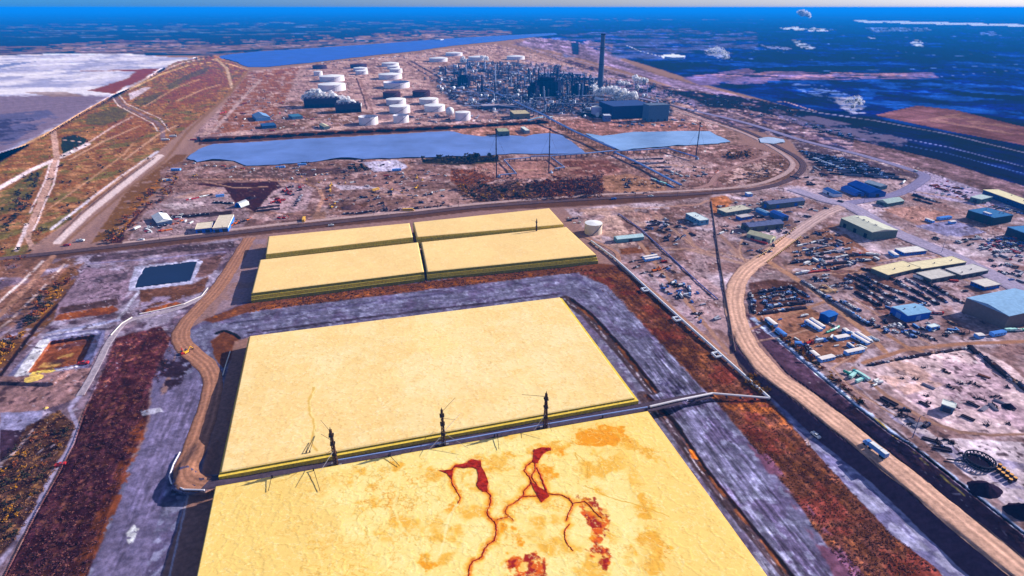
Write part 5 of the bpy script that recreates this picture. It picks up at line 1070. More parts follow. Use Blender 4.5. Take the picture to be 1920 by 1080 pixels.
steam('rounded white steam cloud over the right cooling tower', [(638, 194, 5), (647, 189, 6), (655, 192, 6), (664, 196, 6), (672, 198, 5), (645, 201, 4)], 4, 208)
steam('small white steam puff behind the tall chimney, right of it', [(1192, 147, 4), (1198, 150, 4), (1206, 152, 4), (1212, 152, 3)], 5, 158)
steam('low ragged steam wisp just right of the tall chimney', [(1162, 154, 3), (1168, 156, 3), (1175, 157, 3)], 6, 160)
steam('tiny round steam puff beside the small stack near the powerhouse', [(1193, 163, 3), (1197, 164, 2.5)], 7, 168)
steam('white steam puff in front of the far middle tank', [(866, 113, 3), (872, 115, 3), (868, 108, 2.5)], 8, 118)
steam('white steam puff beside the far middle tank', [(905, 107, 3), (911, 110, 3), (914, 112, 2)], 9, 116)
steam('distant white steam plume near the horizon', [(1500, 23, 3), (1506, 25, 4), (1513, 27, 4), (1517, 30, 2.5)], 10, 72)
steam('pale dust cloud rising from the mine track beside the brown mound', [(1588, 190, 4), (1598, 188, 5), (1608, 187, 5), (1612, 194, 4), (1600, 200, 4)], 11, 208)
steam('pale smoke drifting low over the dark mine left of the far tracks', [(1330, 96, 4), (1342, 94, 5), (1354, 99, 5), (1362, 106, 4)], 12, 116)
# ---------------------------------------------------------------- refinery
def cooling(label, u0, u1, v, h, dpt):
    a, b_ = P(u0, v), P(u1, v - 2); d = b_ - a; L = math.hypot(d.x, d.y); root = empty('cooling_tower', a, math.atan2(d.y, d.x), label, 'cooling tower', 'cooling towers'); b = MB()
    b.box(L / 2, dpt / 2, 0, L, dpt, h); b.obj('casing', pm('cooling_wall', (54, 44, 66)), root); n = int(L / 12)
    for k in range(n):
        c = MB(); c.cyl(((k + .5) * L / n, dpt / 2, h), 4.4, 4, 16, r2=3.8); c.obj('fan_stack', pm('fan_stack', (86, 80, 100)), root)
    for k in range(n):
        c = MB(); c.box((k + .5) * L / n, -.12, 1, L / n * .86, .3, h * .35); c.obj('louvre', pm('louvre', (30, 26, 42)), root)
cooling('long dark cooling tower under the wide steam cloud', 571, 637, 203, 24, 22)
cooling('shorter dark cooling tower under the rounded steam cloud', 630, 678, 212.5, 22, 20)
def chimney(label, u, v, vtop, wpx, c, group=None, cap=None, name='chimney'):
    p = P(u, v); f = lambda q: FL * CS - (q - 540) * SN
    t = p.y / f(vtop); h = H - t * (FL * SN + (vtop - 540) * CS) - p.z; r = wpx * p.y / f(v) / 2
    root = empty(name, p, 0, label, 'chimney', group); b = MB(); n = 24 if r > 4 else 12
    b.cyl((0, 0, 0), r * 1.25, h * .985, n, r2=r * .82); b.obj('shaft', pm('shaft_%d_%d_%d' % c, c, var=.1, scale=.08), root, smooth=False)
    b = MB(); b.cyl((0, 0, h * .975), r * .95, h * .025, n); b.obj('rim', pm('shaft_rim', cap or (40, 42, 56)), root)
    b = MB()
    for z in (.45, .75): b.cyl((0, 0, h * z), r * 1.35, max(.6, h * .008), n)
    b.obj('gallery', pm('gallery', (60, 64, 84)), root)
    return root
chimney('tallest dark grey chimney rising above the refinery', 1125, 166, 63, 9, (84, 92, 116))
P3 = lambda x, y: (800 + x / 4, 60 + y / 4)
for k, (u, v, vt, wp, c, lab) in enumerate(((861, 143, 119, 2.2, (40, 40, 66), 'slim dark stack at the left back of the process units'), (874.5, 144, 119, 2.6, (176, 180, 214), 'pale stack with steaming top at the back of the process units'),
        (904, 172, 141, 3, (34, 30, 56), 'thick dark stack in the left process units'), (929, 162, 119, 2.2, (196, 206, 232), 'tall white stack in the left process units'), (1046, 150, 126, 2.6, (30, 34, 72), 'dark stack behind the big dark furnace block'),
        (1072, 168, 136, 3, (26, 28, 60), 'thick dark stack between the furnace block and the tallest chimney'), (954, 150, 130, 2, (40, 40, 70), 'slim dark stack in front of the long pale stores'), (836, 142, 124, 2, (36, 38, 66), 'leftmost slim dark stack of the process units'),
        (852, 146, 128, 2.2, (44, 40, 66), 'short dark stack beside the slim leftmost stacks'), (1136, 166, 150, 2, (40, 40, 80), 'short dark stack just right of the tallest chimney'), (1143, 165, 150, 2, (60, 50, 80), 'short brownish stack second right of the tallest chimney'),
        (1213, 178, 156, 1.4, (150, 160, 210), 'thin pale mast right of the big steam plume'), (909, 132, 115, 3, (190, 196, 226), 'pale stack with steam by the far middle tank'))):
    chimney(lab, u, v, vt, wp, c, 'refinery stacks', name='stack')
def colmesh(kind):                           # distillation column prototypes, 1 m radius x 1 m high, scaled in place
    b = MB(); b.cyl((0, 0, 0), 1, .95, 14, cap=False); b.dome((0, 0, .95), 1, .05, 14, 3); return b
CPROT = []
for nm, c in (('pale', (176, 186, 214)), ('steel', (110, 130, 180)), ('dark', (38, 42, 74)), ('rust', (90, 70, 84))):
    CPROT.append((nm, colmesh(0).mesh('column_shell_' + nm, pm('col_' + nm, c, rough=.45, metal=.2, var=.2, scale=.1))))
b = MB()
for z in (.3, .5, .68, .86): b.cyl((0, 0, z), 1.7, .012, 10); b.cyl((0, 0, z + .03), 1.75, .006, 10, cap=False)
b.box(1.25, 0, 0, .35, .5, .95)
PLATM = b.mesh('column_platform', pm('col_plat', (70, 76, 104)))
def column(u, v, h, r, kind, label, group):
    p = P(u, v); root = empty('distillation_tower', p, rnd.uniform(0, 6), label, 'distillation tower', group)
    for nm, me in (('shell', CPROT[kind][1]), ('platform', PLATM)):
        o = bpy.data.objects.new(nm, me); col.objects.link(o); o.parent = root; o.scale = (r, r, h)
def inpoly(pt, poly):
    c = False; j = len(poly) - 1
    for i in range(len(poly)):
        if ((poly[i][1] > pt[1]) != (poly[j][1] > pt[1])) and pt[0] < (poly[j][0] - poly[i][0]) * (pt[1] - poly[i][1]) / (poly[j][1] - poly[i][1]) + poly[i][0]: c = not c
        j = i
    return c
def spots(poly, n, seed, mind=0):
    r = random.Random(seed); us_ = [p[0] for p in poly]; vs_ = [p[1] for p in poly]; out = []; tries = 0
    while len(out) < n and tries < 20000:
        tries += 1; q = (r.uniform(min(us_), max(us_)), r.uniform(min(vs_), max(vs_)))
        if inpoly(q, poly) and all(abs(q[0] - o[0]) > mind or abs(q[1] - o[1]) > mind * .5 for o in out): out.append(q)
    return out
U1 = [(828, 132), (880, 124), (950, 130), (1000, 146), (990, 178), (930, 186), (890, 176), (850, 156)]
U2 = [(985, 146), (1010, 138), (1060, 142), (1115, 156), (1120, 178), (1060, 188), (1000, 190), (980, 176)]
U3 = [(880, 180), (960, 190), (1080, 194), (1120, 200), (1110, 218), (1010, 214), (930, 200)]
for poly, n, lab, grp, sd_ in ((U1, 36, 'tall distillation tower crowded among the left process units', 'towers of the left process units', 3), (U2, 36, 'tall distillation tower crowded round the dark furnace block', 'towers round the furnace block', 5), (U3, 30, 'short distillation tower in the front process units', 'towers of the front process units', 9)):
    for (u, v) in spots(poly, n, sd_, 1.2):
        q = rnd.random(); hh = rnd.uniform(12, 44) * (1.0 if grp[-11:] != 'front process units'[-11:] or 'front' not in grp else .5); column(u, v, hh, rnd.uniform(1.2, 3.0), 0 if q < .26 else 1 if q < .45 else 2 if q < .85 else 3, lab, grp)
def frame_mesh(nx, ny, nl, s=7.0, hl=7.0, seed=1):
    r = random.Random(seed); b = MB()
    for i in range(nx + 1):
        for j in range(ny + 1): b.box(i * s - nx * s / 2, j * s - ny * s / 2, 0, .7, .7, nl * hl)
    for k in range(1, nl + 1):
        b.box(0, 0, k * hl - .4, nx * s, ny * s, .35)
        for q in range(nx * ny + 2):
            x, y = r.uniform(-nx * s / 2, nx * s / 2), r.uniform(-ny * s / 2, ny * s / 2)
            if r.random() < .5: b.cyl((x, y, k * hl), r.uniform(.8, 1.8), r.uniform(2, 6), 8, m=r.choice((0, 1, 2)))
            else: b.box(x, y, k * hl, r.uniform(1.5, 4), r.uniform(1.5, 4), r.uniform(1.5, 5), m=r.choice((0, 1, 2)))
    for k in range(nl):
        b.tube((-nx * s / 2, -ny * s / 2, k * hl), (nx * s / 2, -ny * s / 2, (k + 1) * hl), .3, 4)
    return b
SM = [pm('frame_dark', (30, 34, 62), var=.25), pm('frame_blue', (86, 110, 170), var=.2), pm('frame_pale', (196, 204, 222), var=.1)]
FR = [frame_mesh(a, b_, c, seed=q).mesh('process_structure', SM) for q, (a, b_, c) in enumerate(((3, 2, 3), (2, 2, 5), (4, 2, 2), (2, 1, 4), (5, 2, 2)))]
for poly, n, lab, grp, sd_, k0 in ((U1, 24, 'dark steel process structure among the left process units', 'structures of the left process units', 13, 1), (U2, 26, 'dark steel process structure round the furnace block', 'structures round the furnace block', 15, 1.1), (U3, 24, 'low dark process structure in the front process units', 'structures of the front process units', 19, .7)):
    for (u, v) in spots(poly, n, sd_, 3):
        o = bpy.data.objects.new('process_structure', rnd.choice(FR)); col.objects.link(o); o.location = P(u, v); o.rotation_euler.z = R(-18 + rnd.choice((0, 90))); o.scale = (k0 * .9, k0 * .9, k0 * rnd.uniform(.7, 1.1)); tag(o, lab, 'process structure', grp)
U4 = [(1050, 188), (1130, 186), (1180, 198), (1262, 216), (1160, 222), (1010, 217)]
for poly, n, lab, grp, sd_, k0 in ((U4, 26, 'low steel process structure in front of the powerhouse', 'structures in front of the powerhouse', 23, .55), ([(1150, 152), (1210, 160), (1270, 184), (1250, 192), (1180, 176)], 14, 'small steel process structure behind the powerhouse', 'structures behind the powerhouse', 25, .7), ([(905, 118), (960, 116), (1040, 124), (1100, 134), (1000, 134), (930, 128)], 16, 'small steel process structure at the back of the refinery', 'structures at the back of the refinery', 27, .7), ([(770, 120), (815, 128), (840, 170), (890, 200), (860, 206), (800, 160)], 16, 'small steel process structure along the plant road', 'structures along the plant road', 29, .45)):
    for (u, v) in spots(poly, n, sd_, 3):
        o = bpy.data.objects.new('process_structure', rnd.choice(FR)); col.objects.link(o); o.location = P(u, v); o.rotation_euler.z = R(-18 + rnd.choice((0, 90))); o.scale = (k0, k0, k0 * rnd.uniform(.6, 1.0)); tag(o, lab, 'process structure', grp)
def furnace(label, u, v, w_, d, h, ns):
    root = empty('furnace', P(u, v), R(-18), label, 'furnace'); b = MB(); b.box(0, 0, 0, w_, d, h); b.box(0, 0, h, w_ * .6, d * .6, h * .25); b.obj('casing', pm('furnace', (30, 28, 54), var=.3), root)
    for k in range(ns):
        c = MB(); c.cyl(((k + .5) / ns * w_ - w_ / 2, 0, h), 2, h * .9, 10, r2=1.6); c.obj('stack', pm('furnace_stack', (44, 46, 80)), root)
    for k in range(6):
        c = MB(); c.box((k + .5) / 6 * w_ - w_ / 2, -d / 2 - .2, 0, .8, .5, h); c.obj('buttress', pm('furnace_rib', (60, 66, 110)), root)
furnace('big dark furnace block with several stacks in the centre of the refinery', 1026, 178, 78, 40, 42, 4)
furnace('narrow dark furnace left of the big furnace block', 1000, 184, 28, 26, 36, 2)
furnace('dark furnace at the left of the process units', 870, 160, 40, 26, 28, 2)
furnace('dark square furnace between the furnace block and the tallest chimney', 1086, 180, 46, 30, 30, 3)
# small white vessels and drums in the front units
vb = MB(); vb.cyl((-1, 0, 1.2), 1, 2, 12, ax='x'); vb.box(-.6, 0, 0, .25, 1.2, .6); vb.box(.6, 0, 0, .25, 1.2, .6); VES = vb.mesh('drum', pm('vessel', (224, 228, 240), rough=.4))
for (u, v) in spots(UNIT, 120, 21, 2):
    o = bpy.data.objects.new('process_drum', VES); col.objects.link(o); o.location = P(u, v); s_ = rnd.uniform(2.2, 5); o.scale = (s_ * rnd.uniform(1, 2), s_, s_); o.rotation_euler.z = R(-18 + rnd.choice((0, 90))); tag(o, 'pale horizontal drum lying among the refinery units', 'drum', 'process drums')
# ---------------------------------------------------------------- pipe racks, trestles and pipelines
def along(pts, step):
    L = []; 
    for i in range(len(pts) - 1):
        a, b_ = pts[i], pts[i + 1]; d = math.hypot(b_.x - a.x, b_.y - a.y); n = max(1, int(d / step))
        for k in range(n): L.append((a.lerp(b_, k / n), math.atan2(b_.y - a.y, b_.x - a.x)))
    L.append((pts[-1], L[-1][1])); return L
def pipe_rack(label, px, h, width, step, npipe, c, name='pipe_rack', cat='pipe rack', deckc=(96, 116, 170), rr=.55, legc=(40, 40, 60), sup='trestle_leg', brace=True, deck=True, dz0=0):
    pts = [P(u, v) for u, v in px]; ba = sum((p for p in pts), Vector()) / len(pts); root = empty(name, (pts[0].x, pts[0].y, pts[0].z), 0, label, cat); o = Vector(pts[0])
    q = [p - o for p in pts]; zs = max(p.z for p in q) + h
    mleg = pm('leg_%d_%d_%d' % legc, legc); md = pm('deck_%d_%d_%d' % deckc, deckc)
    top = [Vector((p.x, p.y, (p.z + h))) for p in q]
    if deck:
        b = MB()
        for a, c_ in zip(top[:-1], top[1:]):
            d = (c_ - a); L = math.hypot(d.x, d.y); m_ = (a + c_) / 2; n = Vector((-d.y, d.x, 0)).normalized() * width / 2
            vs = [a - n, c_ - n, c_ + n, a + n]; vs += [p + Vector((0, 0, .5)) for p in vs]; b.add([tuple(p) for p in vs], [(0, 1, 2, 3), (4, 5, 6, 7), (0, 1, 5, 4), (1, 2, 6, 5), (2, 3, 7, 6), (3, 0, 4, 7)])
        b.obj('deck', md, root)
    for k in range(npipe):
        b = MB(); off = (k - (npipe - 1) / 2) * width / max(npipe, 1)
        for i, (a, c_) in enumerate(zip(top[:-1], top[1:])):
            d = c_ - a; n = Vector((-d.y, d.x, 0)).normalized() * off; up = Vector((0, 0, (.5 if deck else 0) + rr)); b.tube(tuple(a + n + up), tuple(c_ + n + up), rr, 8)
        b.obj('pipe', pm('pipe_%d_%d_%d' % c[k % len(c)], c[k % len(c)], rough=.4, var=.08), root)
    lv = along(q, step)
    while len(lv) > 96: lv = lv[::2]
    for p, a in lv:
        b = MB(); nx, ny = -math.sin(a) * width / 2, math.cos(a) * width / 2
        if width > 1.5:
            b.tube((p.x - nx, p.y - ny, p.z - .5), (p.x - nx * .8, p.y - ny * .8, p.z + h), .35, 5); b.tube((p.x + nx, p.y + ny, p.z - .5), (p.x + nx * .8, p.y + ny * .8, p.z + h), .35, 5)
            if brace: b.tube((p.x - nx, p.y - ny, p.z), (p.x + nx, p.y + ny, p.z + h), .2, 4)
            b.tube((p.x - nx, p.y - ny, p.z + h - .3), (p.x + nx, p.y + ny, p.z + h - .3), .3, 4)
        else: b.box(p.x, p.y, p.z - .5, .5, .9, h + .5, a)
        b.obj(sup, mleg, root)
    return root
PB = ((150, 180, 236), (110, 150, 220), (190, 206, 240))
pipe_rack('long blue pipe bridge on trestle legs crossing between the two ponds', [(1027, 228), (1080, 256), (1152, 288)], 9, 7, 16, 3, PB, name='pipe_bridge', cat='pipe bridge')
pipe_rack('blue pipe rack running on from the pipe bridge beside the dirt track to the road', [(1152, 290), (1200, 312), (1262, 345), (1276, 352)], 4, 5, 14, 3, PB)
pipe_rack('pipe rack running back from the pipe bridge into the refinery', [(1027, 228), (985, 208), (940, 186), (905, 170)], 11, 8, 20, 3, PB)
pipe_rack('level blue pipe rack along the pond shore toward the flare poles', [(995, 300), (1030, 299), (1090, 295), (1150, 289)], 6, 3.5, 10, 2, PB)
pipe_rack('pipe rack curving right along the settling pond to the third flare pole', [(1152, 290), (1200, 288), (1250, 284), (1282, 294), (1305, 301)], 6, 3.5, 12, 2, PB)
pipe_rack('short pipe rack bent round to the left flare pole', [(995, 300), (945, 304), (968, 330), (938, 333)], 4, 2.5, 9, 1, ((170, 190, 236),))
pipe_rack('short pipe rack bent round to the middle flare pole', [(1033, 299), (1058, 318), (1040, 321)], 4, 2.5, 9, 1, ((170, 190, 236),))
pipe_rack('bright pipe rack along the embankment edge by the pump houses', [(990, 233), (1010, 227), (1035, 226)], 8, 6, 12, 3, ((140, 200, 226), (200, 226, 236)))
for lab, px in (('long level pipe rack in front of the furnace block', [(985, 190), (1060, 186), (1125, 183)]), ('long level pipe rack below the first in the front process units', [(960, 199), (1060, 199), (1140, 201)]), ('level pipe rack in front of the long pale control building', [(870, 204), (930, 203), (1000, 209)]), ('pipe rack climbing through the left process units', [(848, 176), (900, 178), (960, 184)]), ('pipe rack at the back of the left process units', [(836, 138), (900, 134), (980, 140)]), ('pipe rack along the foot of the powerhouse', [(1150, 222), (1200, 220), (1256, 216)])):
    pipe_rack(lab, px, 7, 6, 22, 3, ((176, 186, 214), (120, 140, 196), (206, 212, 232)), deckc=(110, 120, 160))
pipe_rack('dark straight conveyor line running down from the road', [(1333, 378), (1346, 470), (1358, 545), (1374, 640), (1378, 660)], .7, 1.4, 12, 1, ((66, 48, 56),), name='conveyor_line', cat='conveyor', deckc=(134, 104, 100), rr=.25, brace=False)
def pipeline(label, px, h, r, c, loops=(), step=10, sup=(90, 80, 96)):
    pts = [P(u, v) for u, v in px]; root = empty('pipeline', pts[0], 0, label, 'pipeline'); o = Vector(pts[0]); q = [p - o for p in pts]; b = MB()
    for a, d in zip(q[:-1], q[1:]): b.tube((a.x, a.y, a.z + h), (d.x, d.y, d.z + h), r, 10)
    for a in q[1:-1]: b.dome((a.x, a.y, a.z + h), r * 1.02, r * 1.02, 10, 3, full=True)
    b.obj('pipe', pm('pl_%d_%d_%d' % c, c, rough=.35, var=.06), root)
    for p, a in along(q, step)[:98]:
        s_ = MB(); s_.box(p.x, p.y, p.z - .4, .5, r * 2.6, h - r + .45, a); s_.box(p.x, p.y, p.z - .4, 1.2, r * 3.2, .6, a); s_.obj('support', pm('pl_sup', sup), root)
    for (u, v, dx) in loops:
        p = P(u, v) - o; i = min(range(len(q) - 1), key=lambda k: (q[k] - p).length + (q[k + 1] - p).length); d = (q[i + 1] - q[i]); a = math.atan2(d.y, d.x); s_ = MB(); n = (math.sin(a) * dx, -math.cos(a) * dx); e = (math.cos(a) * 3, math.sin(a) * 3); z = p.z + h
        A = (p.x - e[0], p.y - e[1], z); B_ = (p.x + e[0], p.y + e[1], z); A2 = (A[0] + n[0], A[1] + n[1], z); B2_ = (B_[0] + n[0], B_[1] + n[1], z)
        s_.tube(A, A2, r * .85, 8); s_.tube(A2, B2_, r * .85, 8); s_.tube(B2_, B_, r * .85, 8); s_.obj('expansion_loop', pm('pl_%d_%d_%d' % c, c), root)
    return root
PW = (214, 220, 240)
pipeline('white pipeline with loops from the far block corner down to the ditch corner', [(1108, 454), (1150, 485), (1172, 505), (1215, 545), (1275, 600), (1350, 667), (1442, 750)], 1.6, 1.1, (236, 238, 246), [(1215, 545, 6), (1275, 600, 6), (1350, 667, 6)])
pipeline('white pipeline from the ditch corner to the service road between the blocks', [(1442, 750), (1335, 741), (1270, 754), (1218, 766)], 1.6, .8, (226, 220, 228))
pipeline('blue grey pipe along the back edge of the streaked block', [(1213, 771), (1130, 785), (1020, 804), (830, 838), (630, 872)], 3.4, .5, (146, 168, 226), step=24)
pipeline('blue edged pipeline across the dark yard beside the narrow ditch', [(1160, 402), (1200, 430), (1250, 476), (1310, 532), (1345, 562)], 1.0, .6, (110, 120, 186), step=12)
pipeline('pale safety rail round the bend where the block road meets the service road', [(338, 850), (326, 872), (318, 895), (322, 908), (345, 920), (384, 921)], .9, .45, (230, 226, 236), step=5)
pipeline('pale pipe lying along the left foot of the unmarked block', [(432, 660), (424, 685), (418, 705)], .8, .4, (220, 214, 206), step=6)
pipeline('white pipe kerb beside the upper bend of the block road', [(390, 541), (378, 556), (345, 571), (300, 582), (262, 590)], .7, .45, (226, 218, 214), step=8)
pipeline('white pipe kerb beside the grey footpath', [(248, 596), (228, 608), (208, 630)], .7, .45, (232, 224, 214), step=8)
# ---------------------------------------------------------------- flare poles and pouring towers
def pole(label, u, v, vtop, r, c=(44, 38, 52), group='tall dark flare poles', guys=True):
    p = P(u, v); f = FL * CS - (vtop - 540) * SN; t = p.y / f; h = H - t * (FL * SN + (vtop - 540) * CS) - p.z; xt = (u - 960) * t - p.x
    root = empty('flare_pole', p, 0, label, 'flare pole', group); b = MB(); b.cyl((0, 0, 0), r, h, 8, r2=r * .8); b.obj('shaft', pm('pole_dark', c), root)
    b = MB(); b.cyl((0, 0, h - 1), r * 1.8, 2.4, 8); b.cyl((0, 0, h * .6), r * 1.7, .5, 8); b.obj('tip', pm('pole_tip', (30, 26, 34)), root)
    if guys:
        for k in range(3):
            g_ = MB(); a = k * 2.1 + .4; g_.tube((0, 0, h * .9), (h * .42 * math.cos(a), h * .42 * math.sin(a), .2), .10, 4); g_.obj('guy_wire', pm('guy', (90, 84, 100)), root)
    b = MB(); b.dome((4, 2, 0), 3.2, 3.0, 10, 3); b.cyl((4, 2, 2.2), 1.2, 2.4, 8); b.obj('knockout_drum', pm('knock', (180, 200, 232)), root)
pole('left dark flare pole standing before the pond', 931, 333, 243, .95); pole('middle dark flare pole standing before the pond', 1029, 325, 242, .95); pole('right dark flare pole beside the settling pond', 1304, 299, 231, .95)
MT = [pm('tower_rust', (92, 66, 50), var=.3), pm('tower_dark', (52, 46, 42), var=.2), pm('tower_grey', (170, 164, 170))]
def ptower(label, u, v, vtop, zsurf, back, booms, group='pouring towers', w=1.15):
    x, y = P0(u, v, zsurf); y += back; z0 = zat(u, v); f = FL * CS - (vtop - 540) * SN; t = y / f; h = H - t * (FL * SN + (vtop - 540) * CS) - z0
    root = empty('pouring_tower', (x, y, z0), R(10), label, 'pouring tower', group)
    b = MB(); lv = 12
    for sx in (-1, 1):
        for sy in (-1, 1): b.tube((sx * w, sy * w, 0), (sx * w * .45, sy * w * .45, h), .22, 5)
    for k in range(lv):
        k0, k1 = w * (1 - .55 * k / lv), w * (1 - .55 * (k + 1) / lv); z, z2 = h * k / lv, h * (k + 1) / lv
        for (a, c_, d, e) in ((-1, -1, 1, -1), (1, -1, 1, 1), (1, 1, -1, 1), (-1, 1, -1, -1)):
            b.tube((a * k0, c_ * k0, z), (d * k1, e * k1, z2), .13, 4); b.tube((a * k0, c_ * k0, z), (d * k0, e * k0, z), .13, 4)
    b.tube((0, 0, 0), (0, 0, h), .32, 6); b.tube((w * .3, 0, 0), (w * .3, 0, h * .9), .2, 6); b.obj('mast', MT[0], root)
    for z in (.35, .62, .84):
        b = MB(); b.box(0, 0, h * z, w * 2.4, w * 2.4, .2); 
        for s_ in (-1, 1): b.box(0, s_ * w * 1.2, h * z + .9, w * 2.4, .08, .1); b.box(s_ * w * 1.2, 0, h * z + .9, .08, w * 2.4, .1); b.box(s_ * w * .9, w * .7, h * z + .2, .7, .7, 1.0)
        b.obj('platform', MT[1], root)
    b = MB(); b.cyl((0, 0, h), .4, 2.0, 8, r2=.1); b.obj('cap', MT[1], root)
    for k in range(3):
        b = MB(); b.box((k - 1) * 2.2, 1.6 - k * .6, 0, 1.7, 1.5, 1.6); b.obj('base_box', MT[2], root)
    for (hz, du, dv) in booms:
        yy = y; zc_ = h * hz; b = MB(); b.tube((0, 0, zc_), (du, dv[0], zc_ + dv[1]), .16, 5, r2=.09); b.obj('pouring_arm', MT[2] if hz < .5 else MT[0], root)
    return root
ptower('left pouring tower between the blocks, nearest the block road', 627, 869, 806, 10, 2.2, ((.95, -6, (8, 3)), (.72, -6, (2, 4)), (.45, -6, (-15, -1)), (.5, -3, (-6, 2))))
ptower('middle pouring tower between the blocks, with spread arms', 831, 832, 769, 10, 2.2, ((.95, 9, (9, 3)), (.78, 8, (4, -5)), (.4, 12, (14, 2)), (.4, 14, (-12, -4)), (.35, -10, (-10, -3))))
ptower('right pouring tower between the blocks, above the branching red stream', 1023, 799, 738, 10, 2.2, ((.92, -15, (2, 2)), (.5, 1, (-12, -6)), (.45, -9, (-9, -4))))
ptower('short lone pouring mast on the ledge of the far sulphur blocks', 1006, 430, 412, 12, 1.0, ((.9, -6, (4, 1)),), None, .8)
for lab, a, b_, z in (('longer thin dark pouring lance leaning over the unmarked block, left of the left tower', (449, 330), (470, 262), 10), ('shorter thin pouring lance leaning over the unmarked block beside the longer one', (434, 332), (446, 290), 10), ('thin dark lance lying on the streaked block near its left corner', (291, 434), (275, 492), 10),
                      ('longer of two lances reaching over the streaked block below the left tower', (464, 404), (491, 492), 10), ('thin dark lance between the middle and right towers reaching over the streaked block', (1234, 262), (1240, 318), 10), ('thin tan lance reaching over the streaked block right of the left tower', (780, 346), (824, 388), 10)):
    p, q = [P0(*c7([k])[0], z + .6) for k in (a, b_)]; b = MB(); b.tube((p[0], p[1], 11.6), (q[0], q[1], 10.7), .16, 5); b.box(p[0], p[1], 9.9, .6, .6, 1.9); tag(b.obj('pouring_lance', MT[1]), lab, 'pouring lance', 'pouring lances')
# ---------------------------------------------------------------- yard things: prototypes, then copies
def proto(name, mb, mats): return mb.mesh(name, mats)
CARC = {'white': (226, 228, 234), 'blue': (60, 110, 200), 'red': (196, 48, 50), 'dark': (52, 50, 66), 'tan': (196, 150, 96), 'yellow': (240, 180, 50), 'green': (60, 170, 140), 'orange': (230, 120, 40)}
TYRE = pm('tyre', (36, 34, 40))
def pickup_mb():
    b = MB(); b.box(0, 0, .55, 5.4, 2.0, .75); b.box(1.9, 0, 1.3, 1.5, 1.9, .25); b.add([(-.5, -.95, 1.3), (1.5, -.95, 1.3), (1.0, -.8, 2.0), (-.3, -.8, 2.0), (-.5, .95, 1.3), (1.5, .95, 1.3), (1.0, .8, 2.0), (-.3, .8, 2.0)], [(0, 1, 2, 3), (4, 5, 6, 7), (1, 5, 6, 2), (0, 4, 7, 3)], 1); b.add([(1.0, -.8, 2.0), (-.3, -.8, 2.0), (-.3, .8, 2.0), (1.0, .8, 2.0)], [(0, 1, 2, 3)], 0)
    b.box(-1.6, -.92, 1.3, 2.1, .12, .35); b.box(-1.6, .92, 1.3, 2.1, .12, .35)
    for x in (-1.7, 1.7):
        for y in (-1.0, .75): b.cyl((x, y, .42), .42, .3, 10, m=2, ax='y')
    return b
PICK = {k: pickup_mb().mesh('pickup_' + k, [pm('car_' + k, c, rough=.35, var=.05), WIN(), TYRE]) for k, c in CARC.items()}
def bus_mb():
    b = MB(); b.box(0, 0, .6, 11, 2.5, 2.2); b.box(0, 0, 2.8, 10.6, 2.2, .25); b.box(6.0, 0, .6, 1.2, 2.2, 1.2); b.box(0, -1.27, 1.8, 10, .06, .7, m=1); b.box(0, 1.27, 1.8, 10, .06, .7, m=1); b.box(5.52, 0, 1.9, .06, 2.1, .8, m=1)
    for x in (-3.4, 4.2):
        for y in (-1.25, .95): b.cyl((x, y, .5), .5, .3, 10, m=2, ax='y')
    return b
BUS = bus_mb().mesh('school_bus', [pm('bus_yellow', (244, 186, 50), rough=.4), WIN(), TYRE])
def pipes_mb(seed):
    r = random.Random(seed); b = MB()
    for k in range(9): b.cyl((-6, -2.0 + (k % 5) * .95 + (.45 if k > 4 else 0), .5 + (k // 5) * .85), .45, 12 + r.uniform(-1, 1), 7, m=r.choice((0, 0, 1)), ax='x')
    for x in (-4, 0, 4): b.box(x, 0, 0, .35, 5, .12)
    return b
PIPE = {k: pipes_mb(i).mesh('pipe_stack', [pm('pstk_' + k, c), pm('pstk2_' + k, d)]) for i, (k, c, d) in enumerate((('dark', (62, 50, 60), (96, 84, 100)), ('grey', (140, 136, 156), (200, 204, 220)), ('rust', (126, 74, 56), (160, 104, 76)), ('tan', (196, 152, 110), (220, 180, 140))))}
def crate_mb(seed):
    r = random.Random(seed); b = MB()
    for k in range(8):
        s_ = r.uniform(1.2, 2.6); b.box(r.uniform(-3.4, 3.4), r.uniform(-1.6, 1.6), 0, s_ * 1.3, s_, r.uniform(.8, 2.4), r.uniform(-.2, .2), m=r.choice((0, 0, 0, 1, 2)))
    for k in range(3): b.cyl((r.uniform(-3, 3), r.uniform(-1.5, 1.5), 0), .6, r.uniform(1, 2.2), 8, m=r.choice((1, 2)))
    return b
PAL = {k: crate_mb(i * 3 + 1).mesh('pallet_stack', [pm('pal_' + k, c), pm('pal2_' + k, d), pm('pal3_' + k, e)]) for i, (k, c, d, e) in enumerate((('dark', (48, 40, 52), (96, 90, 110), (214, 220, 236)), ('blue', (46, 54, 90), (110, 140, 200), (190, 214, 240)), ('brown', (80, 56, 54), (130, 90, 80), (190, 176, 180)), ('pale', (120, 112, 130), (204, 204, 216), (236, 236, 240))))}
def bale_mb(seed):
    r = random.Random(seed); b = MB()
    for k in range(5):
        if r.random() < .6: b.cyl((-4 + k * 2, -.5, 1.0), 1.0, 1.1, 14, m=r.choice((0, 1)), ax='y'); b.cyl((-4 + k * 2, -.75, 1.0), .45, 1.6, 8, m=2, ax='y')
        else: b.box(-4 + k * 2, r.uniform(-.4, .4), 0, 1.7, 2.2, r.uniform(1, 2), m=r.choice((0, 1, 2)))
    return b
